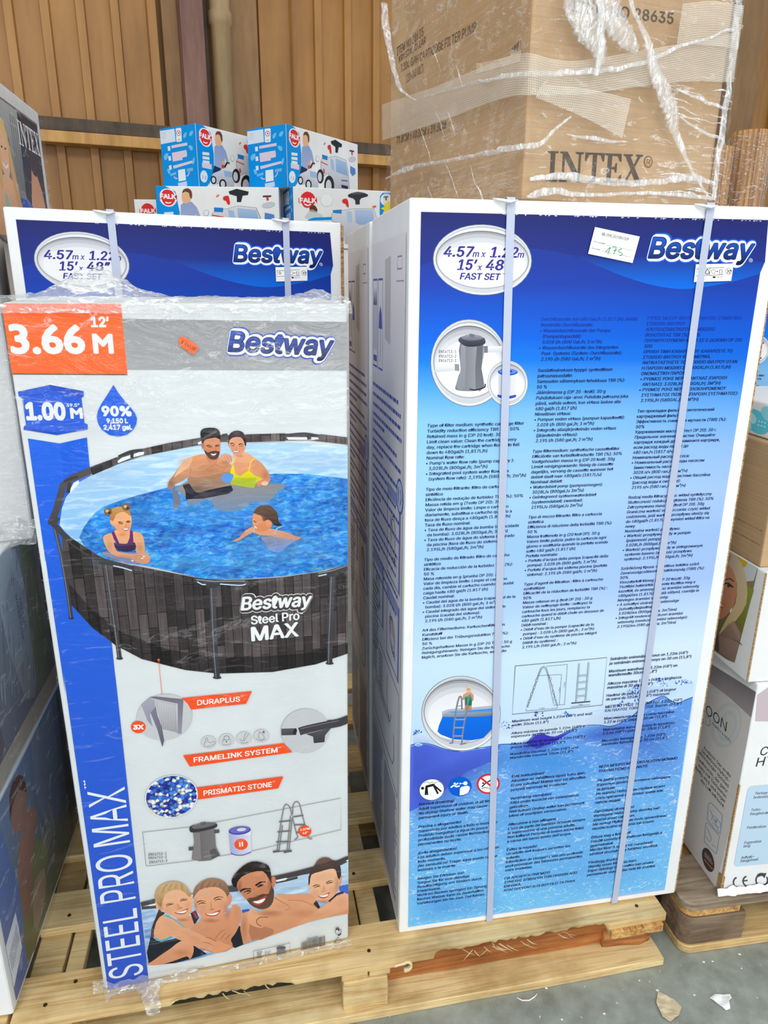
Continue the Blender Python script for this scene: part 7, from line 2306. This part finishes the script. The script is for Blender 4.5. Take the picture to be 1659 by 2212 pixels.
def toy_back(par):
    """the plainer long face: red mark, child at play, truck and a blue corner with a yellow star sticker"""
    A = Art([(520 + x / 4.879, 250 + y / 4.879) for x, y in ((490, 752), (1640, 838), (1630, 1400), (500, 1360))], FW, FH, front)
    A.poly(zT((570, 860), (600, 820), (640, 808), (690, 830), (715, 880), (700, 940), (640, 968), (590, 945)), (232, 52, 56), sm=3)
    A.poly(zT((546, 868), (732, 868), (735, 920), (548, 918)), (232, 52, 56))
    q_ = zT((556, 912), (728, 918)); A.text('FALK', q_[0], q_[1], 8.6, (252, 252, 252), .045)
    A.line(zT((605, 928), (640, 946), (670, 930)), 2.6, (252, 252, 252), 2)
    A.ell(*zT((830, 895))[0], 12.6, 13.4, (224, 240, 244)); A.ell(*zT((830, 895))[0], 11.4, 12.2, (250, 252, 252))
    A.poly(zT((655, 1000), (668, 955), (705, 948), (735, 980), (730, 1020), (690, 1035), (665, 1020)), (206, 150, 116), sm=2); A.poly(zT((655, 985), (670, 950), (710, 945), (735, 985), (725, 1005), (690, 985)), (96, 66, 52), sm=2); A.poly(zT((620, 1040), (660, 1005), (740, 1020), (790, 1045), (760, 1070), (620, 1070)), (206, 224, 226), sm=2)
    A.poly(zT((640, 1085), (700, 1066), (900, 1062), (1000, 1072), (1000, 1090), (640, 1094)), CY_)
    A.poly(zT((880, 1040), (900, 1010), (1000, 1000), (1100, 985), (1300, 990), (1330, 1100), (1340, 1340), (1010, 1330), (980, 1140), (880, 1100)), ((232, 234, 239), (186, 190, 202)))
    A.line(zT((980, 1140), (880, 1100), (880, 1040), (900, 1010), (1000, 1000), (1100, 985), (1300, 990), (1330, 1100)), .8, (150, 156, 172))
    A.poly(zT((1028, 1012), (1078, 1010), (1086, 1120), (1060, 1132), (1034, 1118)), (186, 210, 236)); A.poly(zT((1108, 996), (1288, 1000), (1308, 1150), (1150, 1145), (1118, 1120)), ((192, 212, 238), (150, 184, 226)))
    A.poly(zT((890, 996), (980, 992), (978, 1034), (895, 1024)), (44, 140, 214)); A.poly(zT((988, 895), (1030, 886), (1046, 920), (1050, 970), (1030, 962), (1018, 938), (990, 925)), (228, 52, 52), sm=2)
    A.poly(zT((1042, 850), (1080, 832), (1200, 832), (1242, 850), (1240, 868), (1175, 885), (1160, 905), (1160, 945), (1118, 945), (1115, 905), (1095, 885), (1050, 872)), (58, 60, 68)); A.poly(zT((1070, 838), (1140, 822), (1210, 838), (1140, 848)), (84, 92, 106), sm=2)
    A.line(zT((1286, 972), (1322, 968)), 4, (240, 110, 80))
    A.poly(zT((1360, 870), (1385, 838), (1640, 840), (1640, 1200), (1380, 1180), (1356, 1040)), (16, 150, 230))
    A.ell(*zT((1420, 905))[0], 11.6, 11.8, (244, 246, 248)); A.line(zT((1395, 880), (1440, 878)), 3, (60, 62, 68)); A.line(zT((1418, 880), (1420, 912)), 3, (60, 62, 68))
    cx, cy = zT((1475, 990))[0]
    A.poly([(cx + (22 if k % 2 else 15) * math.cos(k * math.pi / 11), cy + (17.5 if k % 2 else 12) * math.sin(k * math.pi / 11)) for k in range(22)], (252, 236, 20))
    return A.emit('front_print', par)


TG = 'ride-on toy cartons in the background pile'
TY = R(57)


def toy(loc, rz, label, protos={}, back=False, ends=True):
    t_ = thing('toy_carton', loc, rz, label, 'carton', TG)
    if 'body' not in protos:
        protos['body'] = box_mesh('carton_body', 0, FW, 0, FD, 0, FH, 'white_board', t_, .003, 2)
        protos['front'] = toy_front(t_)
        protos['end'] = toy_end(t_)
    else:
        copy_child(protos['body'], t_)
        if back:
            if 'back' in protos:
                copy_child(protos['back'], t_)
            else:
                protos['back'] = toy_back(t_)
        else:
            copy_child(protos['front'], t_)
        if ends:
            copy_child(protos['end'], t_)
    return t_


ZT = 1.874
toy((-.38, 3.02, ZT), TY, 'ride-on toy carton with its whole truck picture showing, top right of the pile')
toy((-.724, 3.02, ZT), TY, 'ride-on toy carton, top left of the pile, its picture partly hidden by its neighbour')
toy((-.890, 3.0, ZT - FH - .001), .05, 'ride-on toy carton showing the boy and logo, lower row under the top left toy carton')
toy((-.356, 2.98, ZT - FH - .003), .33, 'ride-on toy carton with a yellow star sticker, lower row right', back=True)
toy((-1.12, 3.44, ZT - FH - .001), .05, 'ride-on toy carton peeping out furthest left in the lower row', back=True)
for k, (x, y, a, w_, d_) in enumerate(((-1.16, 3.02, .05, .66, .66), (-.35, 2.99, .33, .47, .24))):
    bx = thing('brown_carton', (x, y, 0), a, ('tall plain brown carton under the left ride-on toy cartons', 'tall plain white carton under the right ride-on toy cartons')[k], 'carton')
    box_mesh('carton_body', 0, w_, 0, d_, 0, ZT - FH - .004, ('kraft_board', 'white_board')[k], bx, .004)

# ================================================================== right hand stack
RY = .125
RO = (.794, 1.336)
RW, RD = .50, .42
CC = thing('appliance_carton', (RO[0], RO[1], .1445), RY, 'battered grey and white vacuum cleaner carton, bottom of the right stack', 'carton')
hC = .556
box_mesh('carton_body', 0, RW, 0, RD, 0, hC, 'white_board', CC, .005, 3, .0006, cuts=8)
zC = Z(1470, 1460, 4.4233)
QCL = [(1480, 1400), (1633, 1520), (1560, 1924), (1474, 1815)]


A = Art(face_quad(CC, ((0, RD, hC), (0, 0, hC), (0, 0, 0), (0, RD, 0))), RD, hC, left_side(RD))
GY = (78, 74, 80)
A.poly(zC((0, -300), (740, 170), (712, 430), (480, 215), (0, -150)), ((122, 116, 120), (176, 164, 166)))
A.poly(zC((0, -150), (480, 215), (712, 430), (560, 1080), (330, 2040), (20, 1570), (-100, 900)), ((214, 210, 206), (226, 222, 220)))
A.ell(*zC((440, 470))[0], 32, 50, (200, 206, 206), .25); A.ell(*zC((452, 470))[0], 26, 42, (214, 212, 206), .25); A.ell(*zC((450, 480))[0], 20, 34, (196, 206, 208), .25); A.ell(*zC((452, 480))[0], 15, 26, (212, 210, 206), .25)
DKT = (58, 56, 62)


def ct(s_, a, b, cap, c=DKT, **kw):
    p = zC(a, b)
    A.text(s_, p[0], p[1], cap / 4.42, c, **kw)


ct('CYCLOON', (20, 155), (438, 535), 92, off=.0)
ct('HYBRID', (-10, 310), (292, 495), 86, (160, 158, 160), off=.0)
ct('FAMILY & PETS', (306, 462), (480, 640), 24, off=.012)
for k, (s_, a, b) in enumerate((('Endlich! Der erste', (226, 700), (480, 975)), ('beutellose Hybrid-', (206, 725), (470, 1022)), ('Zyklonsauger speziell', (160, 715), (462, 1075)), ('für Tierfreunde, der ganz', (120, 745), (448, 1120)), ('easy mit Tierhaaren', (174, 862), (438, 1172)), ('fertig wird und sogar', (143, 885), (430, 1220)), ('die Luft erfrischt.', (196, 1005), (420, 1270)))):
    ct(s_, a, b, 34, off=.014)
for pts in (((270, 1225), (300, 1218), (395, 1320), (402, 1350), (385, 1490), (370, 1505), (270, 1385), (260, 1350)), ((243, 1425), (262, 1405), (365, 1520), (370, 1560), (350, 1680), (335, 1695), (238, 1590), (232, 1555))):
    A.line(zC(*pts), 1.3, (120, 160, 196), 2, closed=True)
for pts in (((300, 1380), (320, 1330), (385, 1410), (370, 1450), (310, 1400)), ((285, 1275), (375, 1500)), ((246, 1530), (275, 1580), (300, 1560), (258, 1450)), ((305, 1610), (345, 1640))):
    A.line(zC(*pts), 1.1, (120, 160, 196), 2)
A.ell(*zC((344, 1386))[0], 3, 4, (150, 176, 200))
A.ell(*zC((268, 1758))[0], 11.6, 27, (84, 68, 70), -.28)
ct('MADE IN', (236, 1700), (296, 1770), 24, (206, 196, 190), off=.0); ct('GERMANY', (232, 1722), (312, 1812), 24, (206, 196, 190), off=.0)
A.line(zC((230, 1752), (312, 1850)), 1.4, (214, 150, 60))
A.emit('side_print', CC)
A = Art(face_quad(CC, ((0, 0, hC), (RW, 0, hC), (RW, 0, 0), (0, 0, 0))), RW, hC, front)
A.poly(zC((735, 180), (836, 110), (1400, 100), (1400, 410), (836, 432), (714, 432)), (204, 190, 196))
ct('CYCLOON', (752, 760), (1300, 700), 78, off=.0, shear=.15)
ct('HYBRID', (716, 866), (1200, 800), 82, off=.0, shear=.15)
LB_ = (196, 222, 242)
A.poly(zC((640, 1090), (660, 1060), (690, 1050), (1400, 1000), (1300, 1750), (530, 1820), (510, 1800)), LB_)
for s_, a, b in (('Tierhaar-', (705, 1133), (845, 1124)), ('bodendüse', (693, 1170), (850, 1160)), ('Turbo-', (668, 1290), (770, 1284)), ('Saugbürste', (657, 1328), (842, 1316)), ('Polsterdüse', (630, 1460), (812, 1446)), ('Fugendüse', (604, 1604), (768, 1588)), ('lang', (597, 1636), (660, 1631)), ('Aufsatz-', (573, 1746), (700, 1734)), ('Saugpinsel', (566, 1778), (738, 1760))):
    ct(s_, a, b, 24, (62, 62, 74), off=.015, shear=.12)
A.line(zC((836, 1700), (900, 1680), (880, 1720)), 5, GY)
for cx, r_ in ((528, 46), (622, 48)):
    pts = [(cx + 20 - r_ * math.cos(a) * .95, 1970 - (cx - 528) * .12 + 48 * math.sin(a)) for a in [-1.25 + 2.5 * k / 10 for k in range(11)]]
    A.line(zC(*pts), 3, GY)
A.line(zC((588, 1958), (640, 1952)), 2.6, GY)
for a0, a1 in ((2.4, 5.2), (-.6, 2.0)):
    A.line(zC(*[(775 + 56 * math.cos(a0 + (a1 - a0) * k / 8), 1950 + 56 * math.sin(a0 + (a1 - a0) * k / 8)) for k in range(9)]), [3, 6.5], GY)
A.poly(zC((765, 1892), (820, 1880), (800, 1930)), GY)
A.emit('front_print', CC)
# torn corner: strips of bare board along the near edge
rn_ = random.Random(2)
tz_ = [0, .03, .06, .10, .14, .2, .26, .31]
V, F = [], []
n = 60
for k in range(n + 1):
    z_ = .004 + .30 * k / n
    wd = .0008 + .0035 * max(0, noise.noise(Vector((z_ * 40, 2, 1)))) + (.011 if z_ < .05 else 0)
    V += [(-.0012 - .0005 * rn_.random(), .002 + wd, z_), (-.0015, -.0015, z_), (.001 + wd * .35, -.0018, z_)]
for k in range(n):
    for j in range(2):
        F.append((k * 3 + j, k * 3 + j + 1, k * 3 + j + 4, k * 3 + j + 3))
te = mesh_obj('torn_edge', V, F, 'kraft_edge', CC)
V, F = [], []
for k in range(26):
    t_ = k / 25
    x = -.012 + t_ * .20
    n0 = noise.noise(Vector((x * 60, 3, 3)))
    V += [(x, -.0045, .020 + .010 * n0), (x, -.010 - .004 * abs(n0), .008), (x, -.012 - .007 * max(0, n0), .0035 + .002 * abs(n0))]
for k in range(25):
    for j in range(2):
        F.append((k * 3 + j, k * 3 + j + 1, k * 3 + j + 4, k * 3 + j + 3))
mesh_obj('torn_paper', V, F, 'white_paper', CC)

WBx = thing('appliance_carton', (RO[0] - .022, RO[1] + .004, .7015), RY, 'white carton with a smiling blonde woman in a knitted jumper, middle of the right stack', 'carton')
hW = .252
box_mesh('carton_body', 0, RW, 0, RD, 0, hW, 'white_board', WBx, .005, 3, .0006, cuts=6)
zW = Z(1430, 1150, 4.0218)
A = Art(face_quad(WBx, ((0, RD, hW), (0, 0, hW), (0, 0, 0), (0, RD, 0))), RD, hW, left_side(RD))
pic = zW((420, -60), (850, 230), (760, 640), (632, 1132), (560, 1100), (400, 985), (300, 900))
A.poly(pic, ((150, 140, 96), (110, 104, 70)))
A.poly(zW((640, 150), (845, 235), (800, 420), (700, 430), (620, 250)), (212, 220, 222), sm=0); A.poly(zW((640, 150), (740, 200), (730, 300), (660, 280)), (222, 180, 40), sm=2); A.poly(zW((700, 430), (800, 500), (690, 880), (650, 740), (740, 600)), ((150, 158, 60), (120, 120, 50)))
A.poly(zW((420, 60), (560, 170), (640, 330), (655, 520), (620, 660), (540, 740), (480, 770), (400, 700)), ((222, 160, 124), (206, 136, 100)))
A.poly(zW((520, 170), (600, 160), (690, 260), (740, 440), (735, 620), (650, 760), (540, 860), (500, 880), (560, 760), (640, 620), (655, 460), (620, 330), (560, 260)), ((216, 200, 172), (224, 190, 128)), sm=2)
A.poly(zW((420, 40), (560, 150), (610, 200), (560, 330), (500, 240)), ((180, 168, 150), (200, 176, 140)), sm=0)
A.line(zW((540, 420), (590, 400), (630, 430)), 2.4, (96, 66, 52), 2); A.line(zW((540, 450), (580, 440), (620, 480)), 2.8, (50, 44, 46), 2); A.ell(*zW((585, 462))[0], 4.4, 3.8, (58, 66, 70))
A.poly(zW((480, 610), (520, 630), (550, 630), (520, 660), (480, 650)), (170, 80, 74), sm=2); A.line(zW((490, 630), (540, 640)), 2, (246, 240, 232)); A.poly(zW((590, 690), (605, 655), (614, 668), (600, 700)), (248, 248, 244))
A.poly(zW((495, 890), (560, 830), (625, 765), (690, 880), (632, 1132), (480, 1035)), ((176, 148, 130), (142, 116, 104)))
A.lv += 1
for k in range(13):
    A.line(zW((505 + k * 13, 900 + k * 4), (590 + k * 9, 790 + k * 16)), 1.2, (118, 96, 86), lv=A.lv)
A.poly(zW((440, 880), (495, 890), (500, 1040), (400, 980)), (96, 76, 74))
A.emit('side_print', WBx)
mesh_obj('torn_edge', [(-.0014, .001, .004), (-.0016, -.0016, .004), (.002, -.0016, .004), (-.0014, .0006, hW), (-.0016, -.0016, hW), (.0016, -.0016, hW)], [(0, 1, 4, 3), (1, 2, 5, 4)], 'kraft_edge', WBx)
KX = thing('brown_carton', (RO[0] - .022, RO[1] + .03, .9545), RY, 'plain brown carton on top of the carton with the smiling woman', 'carton')
hK = .252
box_mesh('carton_body', 0, RW, 0, RD, 0, hK, 'kraft_board', KX, .004, 2, .0006, cuts=6)
for z_ in (.045, .075):
    box_mesh('crease', -.0009, .0006, .01, RD - .01, z_, z_ + .0015, 'kraft_edge', KX, 0)
TX = thing('printed_carton', (RO[0] - .012, RO[1] + .075, 1.2075), RY, 'small white carton with turquoise leaf print, on top of the plain brown carton', 'carton')
hT = .072
box_mesh('carton_body', 0, .30, 0, .30, 0, hT, 'white_board', TX, .006, 3)
A = Art(face_quad(TX, ((0, .30, hT), (0, 0, hT), (0, 0, 0), (0, .30, 0))), .30, hT, left_side(.30))
A.uvmode = True
for cx, cy, rx, ry, c_ in ((.235, .03, .045, .022, (96, 214, 234)), (.19, .02, .035, .014, (176, 232, 244)), (.275, .05, .03, .014, (150, 228, 242)), (.14, .03, .04, .02, (120, 220, 238))):
    A.ell(cx, cy, rx, ry, c_, -.2)
A.ell(.22, .034, .016, .010, (196, 242, 248), -.3)
for k in range(6):
    A.ell(.245 + (k % 3) * .01, .024 + (k // 3) * .008, .003, .0016, (226, 248, 250))
A.emit('side_print', TX)
A = Art(face_quad(TX, ((0, 0, hT), (.30, 0, hT), (.30, 0, 0), (0, 0, 0))), .30, hT, front)
A.uvmode = True
A.ell(.05, .03, .05, .022, (130, 222, 240)); A.ell(.14, .03, .04, .02, (96, 214, 234))
A.emit('front_print', TX)

# rolled reed mats in clear wrap, standing on the far right pool carton
for k, (x, y, r_, z1_, lab) in enumerate(((1.036, 2.25, .052, 1.925, 'thick reed roll in clear wrap standing behind the right pool carton'), (.945, 2.215, .028, 1.880, 'thinner reed roll in clear wrap beside the brown film-swathed carton'))):
    z0_ = 1.6365
    o = thing('reed_roll', (x, y, z0_), .173, lab, 'roll', 'rolled reed mats')
    V, F = [], []
    nn_ = 46
    hh = z1_ - z0_
    zz = [0, .08, .16, hh * .9, hh]
    for z_ in zz:
        for q_ in range(nn_):
            a = 2 * math.pi * q_ / nn_
            rr = r_ * (1 + (.035 if q_ % 2 else -.02)) + .0012 * noise.noise(Vector((q_, z_ * 20, k)))
            V.append((rr * math.cos(a), rr * math.sin(a), z_))
    for j in range(len(zz) - 1):
        for q_ in range(nn_):
            F.append((j * nn_ + q_, j * nn_ + (q_ + 1) % nn_, (j + 1) * nn_ + (q_ + 1) % nn_, (j + 1) * nn_ + q_))
    F.append(tuple(range(nn_))[::-1])
    F.append(tuple((len(zz) - 1) * nn_ + q_ for q_ in range(nn_)))
    mesh_obj('reed_core', V, F, 'reed_roll', o)
    V, F = [], []
    nz = 30
    for j in range(nz + 1):
        for q_ in range(60):
            a = 2 * math.pi * q_ / 60
            t_ = j / nz
            rr = r_ * 1.07 + .004 + .0035 * noise.noise(Vector((math.cos(a) * 3, math.sin(a) * 3 + t_ * 9, k * 5)))
            if t_ > .93:
                rr *= max(.05, 1 - ((t_ - .93) / .07) ** 2)
            V.append((rr * math.cos(a), rr * math.sin(a), (hh + .006) * t_ if t_ < .93 else (hh + .006) * .93 + .02 * (t_ - .93) / .07))
    for j in range(nz):
        for q_ in range(60):
            F.append((j * 60 + q_, j * 60 + (q_ + 1) % 60, (j + 1) * 60 + (q_ + 1) % 60, (j + 1) * 60 + q_))
    mesh_obj('clear_wrap', V, F, 'clear_wrap', o, smooth=True)

# crumpled grey plastic caught between the deck boards
bm = bmesh.new()
bmesh.ops.create_icosphere(bm, subdivisions=4, radius=.03)
for v_ in bm.verts:
    d = 1 + .35 * noise.noise(v_.co * 60) + .18 * noise.noise(v_.co * 140)
    v_.co = Vector((v_.co.x * d * .75, v_.co.y * d * .8, v_.co.z * d * 1.25))
me = bpy.data.meshes.new('crumpled_plastic')
zm = min(v_.co.z for v_ in bm.verts)
for v_ in bm.verts:
    v_.co.z -= zm
bm.to_mesh(me)
bm.free()
me.materials.append(MATS['grey_plastic'])
o = bpy.data.objects.new('crumpled_plastic', me)
COL.objects.link(o)
gx_ = (.115, .165)
o.location = (P1[0] + gx_[0] * math.cos(PU) - gx_[1] * math.sin(PU), P1[1] + gx_[0] * math.sin(PU) + gx_[1] * math.cos(PU), .001)
o.scale = (1, 1, 1.15)
tag(o, 'crumpled grey plastic caught in the gap between the pallet boards', 'litter')
